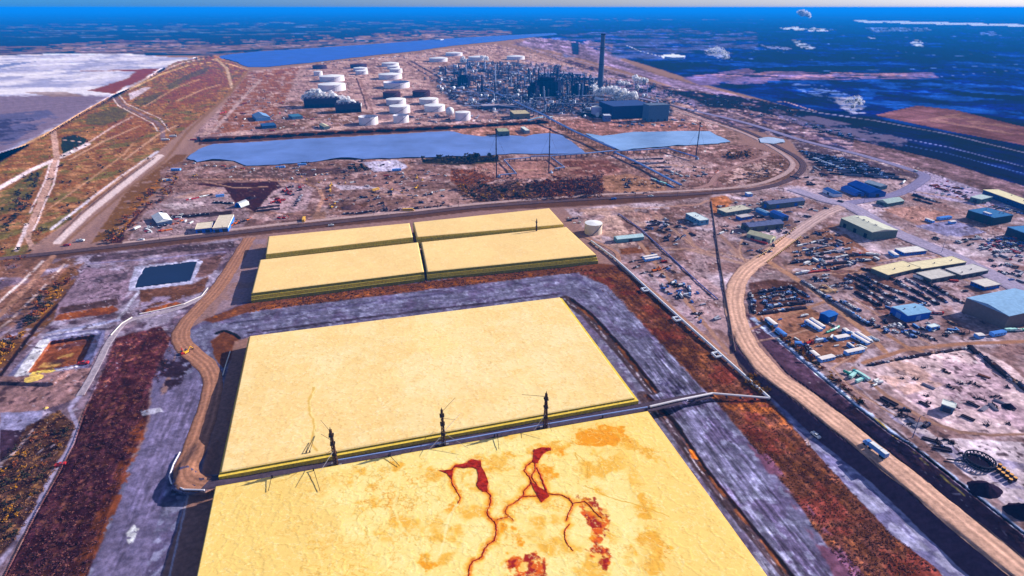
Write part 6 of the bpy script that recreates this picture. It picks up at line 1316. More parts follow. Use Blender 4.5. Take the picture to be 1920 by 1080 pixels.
BALE = {k: bale_mb(i * 5 + 2).mesh('cable_drum', [pm('bl_' + k, c), pm('bl2_' + k, d), pm('bl3_' + k, e)]) for i, (k, c, d, e) in enumerate((('dark', (50, 42, 50), (84, 72, 80), (190, 186, 200)), ('blue', (50, 60, 100), (104, 124, 180), (206, 220, 240)), ('brown', (92, 64, 54), (130, 96, 80), (176, 150, 140)), ('pale', (150, 146, 160), (210, 206, 214), (90, 86, 100))))}
def skid_mb(seed):
    r = random.Random(seed); b = MB(); b.box(0, 0, 0, 8, 3, .4); b.cyl((-3, 0, 1.6), 1.0, 4, 10, m=1, ax='x'); b.box(2.4, 0, .4, 2, 2.2, 2.2, m=2); b.tube((-3, -1.2, .4), (3, -1.2, 2.6), .2, 5); b.tube((-3.5, 1.2, .4), (-3.5, 1.2, 3.4), .18, 5); b.box(.9, .8, .4, .5, .5, 3.2); return b
SKID = {k: skid_mb(i).mesh('equipment_skid', [pm('sk_' + k, c), pm('sk2_' + k, d), pm('sk3_' + k, e)]) for i, (k, c, d, e) in enumerate((('dark', (44, 38, 48), (90, 84, 100), (60, 70, 110)), ('white', (66, 66, 84), (230, 232, 238), (120, 160, 220)), ('red', (70, 40, 44), (190, 52, 44), (150, 60, 50)), ('green', (40, 70, 76), (90, 200, 170), (200, 226, 224))))}
def cont_mb():
    b = MB(); b.box(0, 0, .15, 12, 2.6, 2.6)
    for k in range(-5, 6): b.box(k * 1.1, -1.33, .3, .5, .08, 2.2); b.box(k * 1.1, 1.33, .3, .5, .08, 2.2)
    b.box(6.03, 0, .3, .06, 2.2, 2.2, m=1); b.box(0, 0, 2.75, 11.8, 2.4, .08, m=1); return b
CONT = {k: cont_mb().mesh('shipping_container', [pm('ct_' + k, c), pm('ct2_' + k, d)]) for k, c, d in (('white', (214, 220, 230), (240, 240, 240)), ('blue', (54, 100, 190), (110, 160, 226)), ('red', (180, 50, 46), (200, 90, 80)), ('grey', (130, 130, 150), (170, 170, 186)), ('orange', (226, 110, 40), (236, 150, 70)))}
def scrap_mb(seed):
    r = random.Random(seed); b = MB()
    for k in range(16):
        x, y = r.gauss(0, 2.2), r.gauss(0, 1.4); a = r.uniform(0, 3.1)
        if r.random() < .5: b.tube((x, y, .2), (x + 3 * math.cos(a), y + 3 * math.sin(a), r.uniform(.2, 2.2)), r.uniform(.12, .35), 5, m=r.choice((0, 1)))
        else: b.box(x, y, 0, r.uniform(.6, 2.4), r.uniform(.5, 1.4), r.uniform(.4, 1.6), a, m=r.choice((0, 0, 1)))
    return b
SCRAP = {i: scrap_mb(40 + i).mesh('scrap_heap', [pm('scr', (46, 38, 46), var=.3), pm('scr2', (112, 96, 108))]) for i in range(4)}
def digger_mb():
    b = MB(); b.box(0, -1.1, 0, 4, .7, .9, m=1); b.box(0, 1.1, 0, 4, .7, .9, m=1); b.box(-.4, 0, .9, 3.6, 2.6, 1.2); b.box(.4, .7, 2.1, 1.4, 1.2, 1.2, m=2); b.tube((1.2, -.3, 1.6), (4.2, -.3, 4.2), .35, 6); b.tube((4.2, -.3, 4.2), (6.0, -.3, 1.4), .28, 6); b.box(6.0, -.3, .5, .9, 1.1, .9, m=1); return b
DIG = {k: digger_mb().mesh('excavator', [pm('dg_' + k, c), pm('dg2', (52, 46, 50)), WIN()]) for k, c in (('yellow', (240, 180, 50)), ('red', (200, 50, 44)), ('orange', (232, 120, 40)))}
def truck_mb():
    b = MB(); b.box(-1.5, 0, 1.2, 8.6, 2.6, 2.4, m=1); b.box(4.2, 0, .9, 2.2, 2.5, 2.2); b.box(4.6, 0, 2.2, 1.5, 2.3, .7, m=2); b.box(-.2, 0, .7, 11, 1.2, .4, m=3)
    for x in (-4.6, -3.3, 4.2):
        for y in (-1.25, .9): b.cyl((x, y, .55), .55, .35, 10, m=3, ax='y')
    return b
TRK = {k: truck_mb().mesh('box_truck', [pm('tk_' + k, c), pm('tk2_' + k, d), WIN(), TYRE]) for k, c, d in (('white', (220, 226, 234), (238, 238, 240)), ('blue', (60, 110, 200), (200, 214, 236)), ('red', (196, 52, 50), (214, 170, 170)), ('teal', (60, 150, 160), (180, 230, 224)))}
htk = MB(); htk.cyl((-3.4, 0, 1.9), 1.35, 6.8, 14, ax='x'); htk.dome((0, 0, 0), .01, .01); htk.box(-2, 0, 0, .4, 2.2, 1.0, m=1); htk.box(2, 0, 0, .4, 2.2, 1.0, m=1); htk.cyl((0, 0, 3.1), .4, .6, 8)
HT = {k: htk.mesh('fuel_tank', [pm('ht_' + k, c, rough=.4), pm('ht2', (80, 76, 90))]) for k, c in (('white', (234, 236, 238)), ('green', (70, 190, 160)), ('red', (206, 70, 60)))}
LIB = {'pickup': ('pickup_truck', 'pickup truck', PICK), 'bus': ('school_bus', 'bus', {'yellow': BUS}), 'pipes': ('pipe_stack', 'pipe stack', PIPE), 'pallets': ('pallet_stack', 'pallet stack', PAL), 'skid': ('equipment_skid', 'equipment skid', SKID),
       'container': ('shipping_container', 'container', CONT), 'scrap': ('scrap_heap', 'scrap heap', SCRAP), 'digger': ('excavator', 'excavator', DIG), 'truck': ('box_truck', 'truck', TRK), 'htank': ('fuel_tank', 'fuel tank', HT), 'bale': ('cable_drum', 'cable drums', BALE)}
CNT = {}
WORDS = {'pickup': 'pickup truck', 'bus': 'yellow bus', 'pipes': 'stack of pipes', 'pallets': 'stacked pallets', 'skid': 'machinery skid', 'container': 'long steel container', 'scrap': 'dark heap of scrap', 'digger': 'excavator', 'truck': 'box truck', 'htank': 'round ended tank', 'bale': 'line of cable drums'}
def put(kind, key, u, v, rot, sc_, where, label=None, group=None):
    nm, cat, lib = LIB[kind]; key = key if key in lib else rnd.choice(list(lib)); CNT[kind] = CNT.get(kind, 0) + 1
    o = bpy.data.objects.new(nm, lib[key]); col.objects.link(o); p = P(u, v); o.location = (p.x, p.y, p.z - .02); o.rotation_euler.z = rot; o.scale = (sc_ * {'container': .66, 'htank': .72, 'truck': .8}.get(kind, 1.0),) * 3
    kw = '' if kind in ('scrap', 'bus') else str(key) + ' '
    tag(o, label or ('%s%s %s' % (kw, WORDS[kind], where)).strip(), cat, group or ('%s%s %s' % (kw, nm.replace('_', ' ') + 's', where)).replace('buss', 'buses')); return o
def head(a, b_): p, q = P(*a), P(*b_); return math.atan2(q.y - p.y, q.x - p.x)
def row(where, kinds, a, b_, n, jit=.6, across=False, sc_=1.0, seed=1):
    r = random.Random(seed + int(a[0])); h = head(a, b_) + (math.pi / 2 if across else 0)
    for k in range(n):
        t = (k + .5) / n; kind, key = r.choice(kinds); put(kind, key, a[0] + (b_[0] - a[0]) * t + r.uniform(-jit, jit), a[1] + (b_[1] - a[1]) * t + r.uniform(-jit, jit) * .5, h + r.uniform(-.12, .12), sc_ * r.uniform(.85, 1.15), where)
def field(where, kinds, poly, n, rot=0.0, sc_=1.0, seed=1, mind=2.0):
    r = random.Random(seed)
    for (u, v) in spots(poly, n, seed, mind):
        kind, key = r.choice(kinds); put(kind, key, u, v, rot + r.choice((0, math.pi / 2)) + r.gauss(0, .3), sc_ * r.uniform(.7, 1.15), where)
DK = [('pallets', 'dark'), ('bale', 'dark'), ('bale', 'blue'), ('pallets', 'brown'), ('pipes', 'dark'), ('skid', 'dark'), ('pallets', 'pale'), ('bale', 'brown')]
MX = [('pallets', 'blue'), ('bale', 'pale'), ('pipes', 'grey'), ('skid', 'white'), ('pickup', 'white'), ('pallets', 'dark')]
W1 = 'in the long rows of stores below the cream sheds'
for a, b_, n in (((540, 150), (1060, 370), 19), ((490, 160), (900, 375), 17), ((600, 105), (870, 200), 8), ((870, 210), (1190, 385), 15), ((950, 190), (1260, 370), 14), ((1060, 190), (1400, 380), 14), ((540, 230), (810, 390), 12), ((560, 310), (720, 395), 7)):
    row(W1, DK, c3(*a), c3(*b_), n, .9, sc_=1.0)
W2 = 'along the dirt track past the deep blue shed'
row(W2, MX, c3(120, 215), c3(390, 400), 14); row(W2, MX, c3(390, 400), c3(640, 560), 13); row(W2, [('pickup', 'white'), ('pipes', 'grey'), ('container', 'grey'), ('pallets', 'blue')], c3(420, 370), c3(570, 450), 4)
row(W2, [('container', 'red'), ('container', 'white'), ('truck', 'white'), ('pickup', 'red')], c3(60, 150), c3(330, 118), 6); row(W2, DK, c3(20, 60), c3(280, 20), 7, 1.5); row(W2, DK, c3(330, 110), c3(520, 70), 6)
field(W2, [('pipes', 'tan'), ('pipes', 'tan'), ('pallets', 'brown')], [c3(*q) for q in ((270, 260), (380, 290), (390, 345), (300, 300))], 6, head(c3(200, 250), c3(400, 380)), 1.2, 7); field(W2, DK + [('container', 'grey'), ('pickup', 'blue')], [c3(*q) for q in ((150, 190), (480, 170), (520, 330), (400, 310))], 14, .4, 1, 8)
W3 = 'in the oval laydown yard inside the haul road bend'
for a, b_, n in (((1424, 549), (1470, 541), 5), ((1426, 560), (1494, 549), 7), ((1430, 568), (1490, 560), 6), ((1438, 577), (1520, 566), 7), ((1420, 590), (1505, 578), 9), ((1430, 586), (1480, 580), 5), ((1406, 548), (1413, 586), 5), ((1410, 552), (1416, 590), 4), ((1480, 536), (1514, 556), 4)): row(W3, DK + MX, a, b_, n)
W4 = 'in the trailer compound beside the ditch'
row(W4, [('pickup', 'blue'), ('pickup', 'dark'), ('skid', 'red'), ('pickup', 'white'), ('truck', 'blue')], (1506, 648), (1556, 637), 7, sc_=1.1); row(W4, [('htank', 'green'), ('htank', 'white'), ('htank', 'green')], (1550, 625), (1572, 616), 4); row(W4, [('htank', 'white')], (1502, 594), (1514, 592), 3, sc_=.9); row(W4, [('htank', 'white')], (1630, 634), (1645, 640), 5, 2.5, sc_=.8)
row(W4, [('pickup', 'white'), ('pallets', 'dark')], (1512, 649), (1520, 660), 2)
W5 = 'on the pale ground between the ditch and the dirt loop'
field(W5, [('htank', 'green'), ('truck', 'teal'), ('skid', 'green'), ('htank', 'white')], [(1586, 700), (1610, 698), (1650, 712), (1648, 724), (1620, 724), (1588, 712)], 11, .3, 1.0, 31, 3); field(W5, [('skid', 'dark'), ('scrap', 0), ('scrap', 1), ('pipes', 'dark')], [(1640, 740), (1690, 762), (1740, 800), (1830, 850), (1850, 880), (1760, 840), (1680, 780)], 16, .8, .8, 33, 3)
field(W5, [('scrap', 1), ('scrap', 2), ('pipes', 'grey')], [(1690, 770), (1730, 790), (1720, 800), (1690, 784)], 3, .4, .6, 35, 3)
W6 = 'scattered inside the pale round yard'
field(W6, [('scrap', 0), ('scrap', 1), ('scrap', 2), ('scrap', 3), ('pipes', 'dark'), ('pipes', 'grey'), ('skid', 'dark')], [(1680, 700), (1830, 668), (1930, 740), (1920, 800), (1800, 796), (1730, 760)], 30, .3, .62, 41, 4)
row(W6, [('pipes', 'rust'), ('scrap', 1)], (1838, 704), (1850, 708), 1, sc_=.6)
row('along the fence line of the pale round yard', DK + [('skid', 'green')], (1626, 686), (1720, 668), 9, .5, sc_=.7); row('along the fence line of the pale round yard', DK, (1722, 667), (1822, 652), 10, .5, sc_=.7); row('along the fence line of the pale round yard', DK + [('skid', 'green'), ('pallets', 'pale')], (1822, 654), (1930, 738), 17, 1.6, sc_=.95)
W7 = 'around the blue shed and the great hangar'
field(W7, [('pallets', 'blue'), ('pallets', 'pale'), ('pickup', 'white'), ('scrap', 1), ('skid', 'dark'), ('pickup', 'blue')], [c3(*q) for q in ((640, 560), (840, 650), (1380, 660), (1420, 620), (1300, 600), (900, 580), (700, 470))], 26, .3, .9, 51, 2.5); row(W7, [('pickup', 'red'), ('truck', 'red')], c3(1160, 465), c3(1220, 470), 2); row(W7, [('htank', 'green'), ('pickup', 'white'), ('truck', 'teal')], c3(1760, 610), c3(1900, 605), 4); row(W7, [('container', 'red')], c3(1290, 205), c3(1370, 210), 1); row(W7, [('pickup', 'dark')], c3(1400, 290), c3(1450, 285), 1); row(W7, [('truck', 'white')], c3(990, 165), c3(1090, 205), 1)
W8 = 'around the big warehouse and the guard posts'
field(W8, DK + MX + [('scrap', 2)], [(1500, 452), (1540, 430), (1570, 440), (1620, 470), (1640, 490), (1560, 500), (1480, 496), (1460, 490)], 36, .2, .95, 61, 2.5); row(W8, [('pickup', 'red'), ('truck', 'red')], (1598, 476), (1612, 478), 1)
field(W8, DK + MX, [(1400, 470), (1440, 466), (1470, 448), (1450, 470), (1420, 490)], 8, .2, .9, 62, 2)
row(W8, [('htank', 'red'), ('htank', 'white'), ('htank', 'white')], (1406, 450), (1438, 459), 4, sc_=1.0)
W9 = 'in the vehicle park beside the street'
field(W9, [('pickup', 'dark'), ('pickup', 'red'), ('pickup', 'blue'), ('pickup', 'white'), ('pipes', 'rust'), ('pallets', 'brown')], [(1750, 340), (1790, 340), (1835, 360), (1850, 382), (1810, 378), (1770, 372), (1745, 356)], 34, .5, 1.0, 71, 2); field(W9, [('pickup', 'dark'), ('pickup', 'white'), ('pickup', 'blue'), ('pickup', 'red')], [(1850, 450), (1920, 440), (1920, 480), (1860, 468)], 22, .4, 1.1, 72, 3)
row(W9, DK, (1712, 366), (1760, 380), 8); row(W9, DK, (1715, 374), (1742, 382), 5); field(W9, [('pickup', 'white'), ('pickup', 'dark')], [(1850, 384), (1920, 386), (1920, 400), (1880, 400)], 9, .5, 1, 73, 3)
W10 = 'in the big dark storage ground below the highway'
rr_ = random.Random(5)
for k in range(9):
    a = (1500 + k * 7, 284 + k * 5.2); b_ = (1600 + k * 12, 302 + k * 4.4); row(W10, [('pipes', 'dark'), ('pallets', 'dark'), ('pallets', 'blue'), ('pipes', 'grey'), ('scrap', k % 4)], a, b_, 15 if k < 6 else 10, .8, sc_=1.25, seed=k)
row(W10, [('container', 'blue'), ('container', 'white'), ('truck', 'blue')], (1526, 298), (1583, 319), 12, .2, True, 1.0); row(W10, [('container', 'grey'), ('pickup', 'white')], (1524, 312), (1534, 318), 3); row(W10, [('htank', 'white')], (1691, 346), (1696, 341), 2, sc_=1.4)
field(W10, DK + [('pickup', 'orange')], [(1480, 330), (1540, 316), (1560, 340), (1520, 352)], 16, .3, 1, 77, 2)
W11 = 'in the scrap yard between the pipe rack and the road'
field(W11, [('scrap', 0), ('scrap', 1), ('scrap', 2), ('pallets', 'dark'), ('pickup', 'tan')], [(1150, 334), (1190, 332), (1240, 350), (1250, 362), (1170, 366)], 20, .2, 1.1, 81, 2.5); row(W11, [('truck', 'white'), ('truck', 'teal'), ('container', 'blue')], (1220, 336), (1262, 352), 7); row(W11, [('pipes', 'grey'), ('container', 'white')], (1247, 318), (1282, 332), 4); row(W11, [('pickup', 'orange')], (1340, 325), (1348, 320), 2)
W12 = 'inside the road loop by the settling pond'
field(W12, DK + [('pickup', 'tan')], [(1380, 330), (1440, 310), (1470, 304), (1466, 322), (1430, 334)], 18, .2, .8, 83, 2); row(W12, [('scrap', 1)], (1372, 340), (1440, 330), 6, sc_=.8)
W13 = 'in the dark yards left of the conveyor line'
field(W13, DK + [('skid', 'dark')], [(1190, 410), (1290, 412), (1300, 440), (1250, 460), (1200, 430)], 26, .3, 1, 85, 2.2); field(W13, DK + MX, [(1210, 410), (1280, 418), (1290, 430), (1220, 424)], 8, .3, 1, 86, 2); field(W13, [('scrap', 0), ('skid', 'white'), ('skid', 'dark')], [(1250, 525), (1290, 530), (1300, 560), (1262, 560)], 8, .3, 1.1, 87, 3); row(W13, [('skid', 'dark'), ('pickup', 'tan'), ('digger', 'orange')], (1222, 510), (1240, 506), 2, sc_=1.1); row(W13, [('skid', 'red')], (1238, 493), (1252, 491), 1); row(W13, [('pickup', 'white')], (1262, 460), (1272, 458), 1); row(W13, [('container', 'white')], (1300, 422), (1312, 420), 1); field(W13, [('htank', 'white'), ('skid', 'dark')], [(1062, 408), (1090, 408), (1088, 424), (1066, 420)], 6, .2, .9, 88, 3)
W14 = 'in the contractor yard below the dyke road'
field(W14, [('pickup', 'white'), ('pickup', 'red'), ('pallets', 'dark'), ('container', 'white'), ('pickup', 'orange')], [(256, 420), (280, 402), (320, 396), (380, 404), (360, 426), (300, 436), (262, 438)], 24, .3, 1.0, 91, 3); row(W14, [('pallets', 'dark'), ('pickup', 'white'), ('pickup', 'red'), ('htank', 'white')], (350, 376), (396, 366), 9); row(W14, [('htank', 'white'), ('pallets', 'dark')], (400, 380), (440, 382), 5); row(W14, [('container', 'orange'), ('digger', 'orange')], (304, 434), (322, 431), 2, sc_=.9); row(W14, [('truck', 'white')], (254, 431), (262, 427), 1); row(W14, [('truck', 'blue'), ('container', 'white')], (275, 430), (286, 436), 2); row(W14, [('pallets', 'dark'), ('scrap', 1)], (322, 408), (390, 402), 8)
W15 = 'in the pipe yard left of the curving dirt road'
field(W15, [('skid', 'red'), ('digger', 'red'), ('skid', 'dark'), ('pallets', 'dark')], [(508, 382), (528, 356), (540, 352), (560, 348), (566, 356), (536, 374), (530, 382)], 20, .5, 1.0, 93, 2); row(W15, [('skid', 'red')], (512, 380), (532, 376), 4); row(W15, [('pipes', 'dark')], (486, 391), (522, 386), 3); row(W15, [('pipes', 'dark')], (486, 396), (522, 392), 3); row(W15, [('pallets', 'pale'), ('scrap', 1)], (552, 388), (566, 366), 5)
W16 = 'on rough ground between the pond and far blocks'
field(W16, [('scrap', 0), ('scrap', 1), ('scrap', 3), ('pallets', 'dark'), ('pallets', 'pale'), ('pickup', 'white')], [(480, 320), (560, 306), (700, 302), (770, 310), (840, 340), (760, 350), (640, 350), (600, 336)], 36, .2, 1, 95, 3); field(W16, [('scrap', 1), ('pallets', 'dark'), ('skid', 'dark'), ('scrap', 2)], [(640, 360), (760, 352), (850, 372), (870, 386), (700, 396), (640, 390)], 30, .2, 1, 96, 3); row(W16, [('scrap', 0), ('pallets', 'dark')], (640, 402), (830, 388), 16, 1.5); row(W16, [('pallets', 'pale'), ('container', 'red'), ('pickup', 'white')], (340, 306), (480, 318), 8, 4)
row(W16, [('digger', 'red'), ('pallets', 'dark')], (520, 410), (536, 410), 2); row(W16, [('scrap', 1), ('digger', 'orange')], (430, 424), (470, 412), 5, 2)
W17 = 'beside the tank farm and huts left of the cooling towers'
field(W17, [('scrap', 0), ('pallets', 'pale'), ('pallets', 'dark'), ('container', 'red'), ('pickup', 'white'), ('container', 'white')], [(410, 250), (450, 195), (470, 180), (530, 190), (560, 215), (640, 225), (640, 240), (500, 248)], 46, .3, 1.3, 97, 3); row(W17, [('container', 'red')], (412, 214), (424, 210), 3, 1, sc_=1.1)
W18 = 'along the river bank behind the tank farm'
row(W18, [('pallets', 'pale'), ('container', 'white'), ('pallets', 'dark'), ('scrap', 2)], (600, 118), (760, 106), 22, 2, sc_=1.6); row(W18, [('container', 'white'), ('pallets', 'pale')], (780, 106), (820, 104), 5, 1.5, sc_=1.6)
W19 = 'on the ground between the refinery and the settling pond'
field(W19, [('pallets', 'pale'), ('container', 'white'), ('pallets', 'blue'), ('scrap', 1), ('container', 'grey')], [(1140, 222), (1200, 218), (1300, 226), (1320, 238), (1240, 240), (1160, 238)], 30, .3, 1.3, 98, 3); field(W19, [('pallets', 'blue'), ('container', 'grey'), ('scrap', 2), ('pallets', 'dark')], [(1150, 158), (1230, 166), (1320, 200), (1300, 214), (1264, 196)], 30, .3, 1.5, 99, 3)
W20 = 'in the front yards of the refinery by the embankment'
field(W20, [('pipes', 'grey'), ('pallets', 'pale'), ('container', 'grey'), ('pallets', 'dark')], [(770, 216), (840, 210), (930, 216), (1010, 218), (1000, 222), (850, 230), (775, 234)], 34, -.3, 1.3, 100, 3)
W21 = 'in the coal dark yards right of the refinery'
field(W21, [('pallets', 'blue'), ('scrap', 2), ('container', 'grey'), ('pallets', 'dark')], [(1300, 176), (1420, 190), (1480, 206), (1560, 240), (1640, 270), (1560, 256), (1440, 220), (1320, 204)], 44, .3, 1.5, 101, 3)
W22 = 'in the lot below the blue roofed workshops'
field(W22, [('pickup', 'white'), ('pickup', 'dark'), ('pickup', 'blue'), ('pickup', 'red'), ('bale', 'dark'), ('container', 'grey')], [(1800, 448), (1860, 440), (1920, 466), (1920, 540), (1870, 512), (1830, 478)], 42, .4, 1.1, 111, 2.5)
field(W7, [('bale', 'dark'), ('bale', 'brown'), ('container', 'white'), ('container', 'blue'), ('pickup', 'white'), ('pickup', 'dark')], [(1640, 560), (1700, 560), (1800, 590), (1790, 640), (1740, 640), (1660, 610)], 26, .3, .9, 112, 3)
field(W8, [('bale', 'dark'), ('bale', 'blue'), ('pickup', 'white'), ('container', 'grey'), ('pickup', 'blue'), ('truck', 'white')], [(1500, 455), (1560, 440), (1650, 480), (1640, 496), (1540, 520), (1490, 500)], 40, .2, 1, 113, 2.5)
field(W3, [('bale', 'dark'), ('bale', 'blue'), ('pickup', 'dark')], [(1420, 545), (1500, 536), (1515, 565), (1440, 585)], 24, .1, .9, 114, 2)
field(W4, [('pickup', 'white'), ('bale', 'pale'), ('pickup', 'blue'), ('container', 'white')], [(1440, 600), (1520, 590), (1640, 640), (1610, 662), (1540, 676), (1470, 640)], 26, .4, .8, 115, 3)
field(W13, [('bale', 'dark'), ('bale', 'brown'), ('container', 'grey'), ('pickup', 'blue')], [(1170, 480), (1240, 470), (1350, 600), (1340, 640), (1260, 560)], 30, .4, 1, 116, 3)
field('between the conveyor line and the grey blue halls', [('bale', 'dark'), ('bale', 'blue'), ('pickup', 'white'), ('pickup', 'dark'), ('container', 'white'), ('pallets', 'dark')], [(1345, 380), (1420, 370), (1530, 370), (1550, 392), (1480, 440), (1400, 460), (1352, 450)], 60, .4, 1, 117, 3)
field(W11, [('bale', 'dark'), ('scrap', 1), ('container', 'grey'), ('pickup', 'white')], [(1180, 300), (1260, 300), (1340, 320), (1320, 340), (1280, 345)], 26, .4, 1.1, 118, 3)
field(W16, [('bale', 'dark'), ('bale', 'pale'), ('pickup', 'white'), ('container', 'white'), ('digger', 'yellow')], [(360, 310), (480, 318), (620, 306), (840, 316), (840, 360), (640, 390), (600, 400), (610, 350), (480, 330), (350, 340)], 60, .3, 1, 119, 3)
PK = [('pickup', 'white'), ('pickup', 'dark'), ('pickup', 'blue'), ('pickup', 'red')]
for a, b_, n in (((1856, 386), (1920, 402), 9), ((1852, 452), (1915, 446), 8), ((1856, 462), (1920, 456), 8), ((1860, 474), (1920, 470), 7)): row(W22 if a[1] > 400 else W9, PK, a, b_, n, .3, True, 1.1, 7)
for k in range(5): row(W8, [('container', 'white'), ('bale', 'dark'), ('pipes', 'dark'), ('container', 'grey'), ('bale', 'blue')], (1496 + k * 10, 462 + k * 9), (1560 + k * 16, 448 + k * 10), 8, .5, seed=k + 40)
for k in range(3): row(W11, [('pipes', 'dark'), ('bale', 'dark'), ('pipes', 'grey')], (1180 + k * 6, 300 + k * 7), (1240 + k * 8, 298 + k * 8), 7, .5, seed=k + 60)
# single vehicles out on the roads
put('pickup', 'white', 1529, 818, head((1470, 770), (1640, 900)), 1.2, '', 'lone white pickup truck on the bare strip left of the haul road', 'lone pickup trucks')
put('pickup', 'blue', 1151, 374, head((1100, 372), (1200, 366)), 1.4, '', 'pale blue pickup truck on the gravel road behind the far sulphur blocks', 'lone pickup trucks'); put('pickup', 'white', 1220, 369, head((1100, 372), (1200, 366)), 1.4, '', 'white pickup truck on the gravel road near the pipe rack end', 'lone pickup trucks')
put('pickup', 'white', 621, 424, head((600, 420), (700, 410)), 1.3, '', 'white pickup truck on the railway bed by the far left block corner', 'lone pickup trucks')
put('pickup', 'dark', 1755, 448, head((1678, 435), (1789, 480)), 1.4, '', 'dark car driving down the street past the paved square', 'lone pickup trucks'); put('pickup', 'white', 1797, 455, head((1678, 435), (1789, 480)), 1.4, '', 'white pickup truck pulling out beside the paved square', 'lone pickup trucks')
put('pickup', 'dark', 1812, 453, head((1789, 480), (1850, 440)), 1.3, '', 'dark car waiting behind the white pickup beside the paved square', 'lone pickup trucks'); put('pickup', 'dark', 1576, 379, head((1553, 377), (1592, 386)), 1.5, '', 'dark car at the street junction', 'lone pickup trucks')
put('truck', 'white', 1717, 322, head((1700, 316), (1733, 329)), .9, '', 'dark wheeled truck rounding the bend of the highway', 'lone trucks')
put('pickup', 'red', 114, 873, .4, 1.1, '', 'small red vehicle on the pale winding track left of the dark bank', 'lone pickup trucks'); put('pickup', 'white', 151, 453, .2, 1.6, '', 'white vehicle where the dyke road meets the railway', 'lone pickup trucks'); put('pickup', 'red', 126, 461, .2, 1.3, '', 'red vehicle where the dyke road meets the railway', 'lone pickup trucks')
put('pickup', 'red', 157, 683, .2, 1.4, '', 'pinkish red vehicle at the corner of the drained red pond', 'lone pickup trucks')
put('digger', 'yellow', 350, 662, 1.2, 1.0, '', 'yellow excavator beside the bend of the block road', 'lone excavators'); put('digger', 'red', 343, 664, 2.2, .9, '', 'red machine beside the yellow excavator at the block road bend', 'lone excavators')
put('container', 'red', 363, 263, .1, 1.6, '', 'red container at the left end of the pond embankment', 'lone containers'); put('truck', 'white', 311, 264, .3, 1.6, '', 'white truck where the dyke road comes down', 'lone trucks'); put('truck', 'white', 325, 257, .3, 1.5, '', 'cream truck beside the white one where the dyke road comes down', 'lone trucks'); put('container', 'red', 724, 330, .3, 1.1, '', 'small red container in the middle of the rough ground', 'lone containers'); put('pickup', 'white', 265, 451, .1, 1.3, '', 'white vehicle parked beside the railway below the contractor yard', 'lone pickup trucks')
row('along the gravel road above the far blocks', [('bus', 'yellow')], (620, 348), (619, 362), 2, .1); put('bus', 'yellow', 570, 414, head((568, 420), (572, 407)), 1.3, '', 'yellow bus parked at the dirt crossing by the railway', 'yellow buses'); put('bus', 'yellow', 765, 396, .1, 1.3, '', 'yellow bus parked beside the railway above the far blocks', 'yellow buses'); put('bus', 'yellow', 704, 357, .9, 1.1, '', 'yellow bus alone on the winding dirt road', 'yellow buses'); put('digger', 'orange', 612, 376, .4, 1.2, '', 'orange excavator beside the curving dirt road', 'lone excavators')
# posts beside the yard road
pb = MB(); pb.box(0, 0, 0, .9, .9, 1.7); pb.box(0, 0, 1.7, 1.05, 1.05, .15, m=1); POST = pb.mesh('guard_post', [pm('post_tan', (236, 176, 96)), pm('post_top', (255, 226, 160))])
for lab, a, b_, n, c_ in (('small pale yellow guard post in the line below the yard road', (1437, 494), (1502, 445), 24, 1), ('small tan guard post in the line above the yard road', (1422, 484), (1449, 466), 9, 1), ('pale guard post in the upper line above the yard road', (1450, 462), (1492, 428), 12, 1)):
    for k in range(n):
        t = (k + .5) / n; o = bpy.data.objects.new('guard_post', POST); col.objects.link(o); o.location = P(a[0] + (b_[0] - a[0]) * t, a[1] + (b_[1] - a[1]) * t); o.scale = (1.2, 1.2, 1.2); tag(o, lab, 'guard post', lab.replace('post', 'posts'))
# haul truck on the haul road
def haul_truck():
    u, v = 1639, 847; root = empty('haul_truck', P(u, v, .6), head((1660, 863), (1612, 825)), 'big truck with long white load box and blue cab driving up the haul road', 'truck')
    M1, M2, M3 = pm('ht_white', (240, 240, 236), rough=.4), pm('ht_blue', (90, 150, 226), rough=.35), pm('ht_dark', (40, 40, 50))
    b = MB(); b.box(-2.2, 0, 1.5, 11.5, 3.4, 2.7); b.box(-2.2, 0, 4.2, 11.3, 3.0, .2, m=1); b.obj('load_box', [M2, M1], root)
    b = MB(); b.box(5.6, 0, 1.0, 2.6, 3.1, 2.4); b.box(5.4, 0, 3.4, 2.2, 2.9, .5); b.box(7.2, 0, 1.0, 1.4, 2.6, 1.2); c_ = b.obj('cab', M2, root)
    b = MB(); b.box(6.93, 0, 2.3, .08, 2.7, .9); b.obj('windscreen', WIN(), c_)
    b = MB(); b.box(-.6, 0, .9, 14.5, 1.6, .5); b.obj('chassis', M3, root)
    for x in (-6.6, -5.0, 2.6, 6.2):
        for y in (-1.75, 1.25): b = MB(); b.cyl((x, y, .75), .75, .5, 14, ax='y'); b.obj('wheel', TYRE, root)
    for y in (-1, 1): b = MB(); b.box(7.92, y, 1.4, .06, .4, .3); b.obj('headlight', M1, root)
haul_truck()
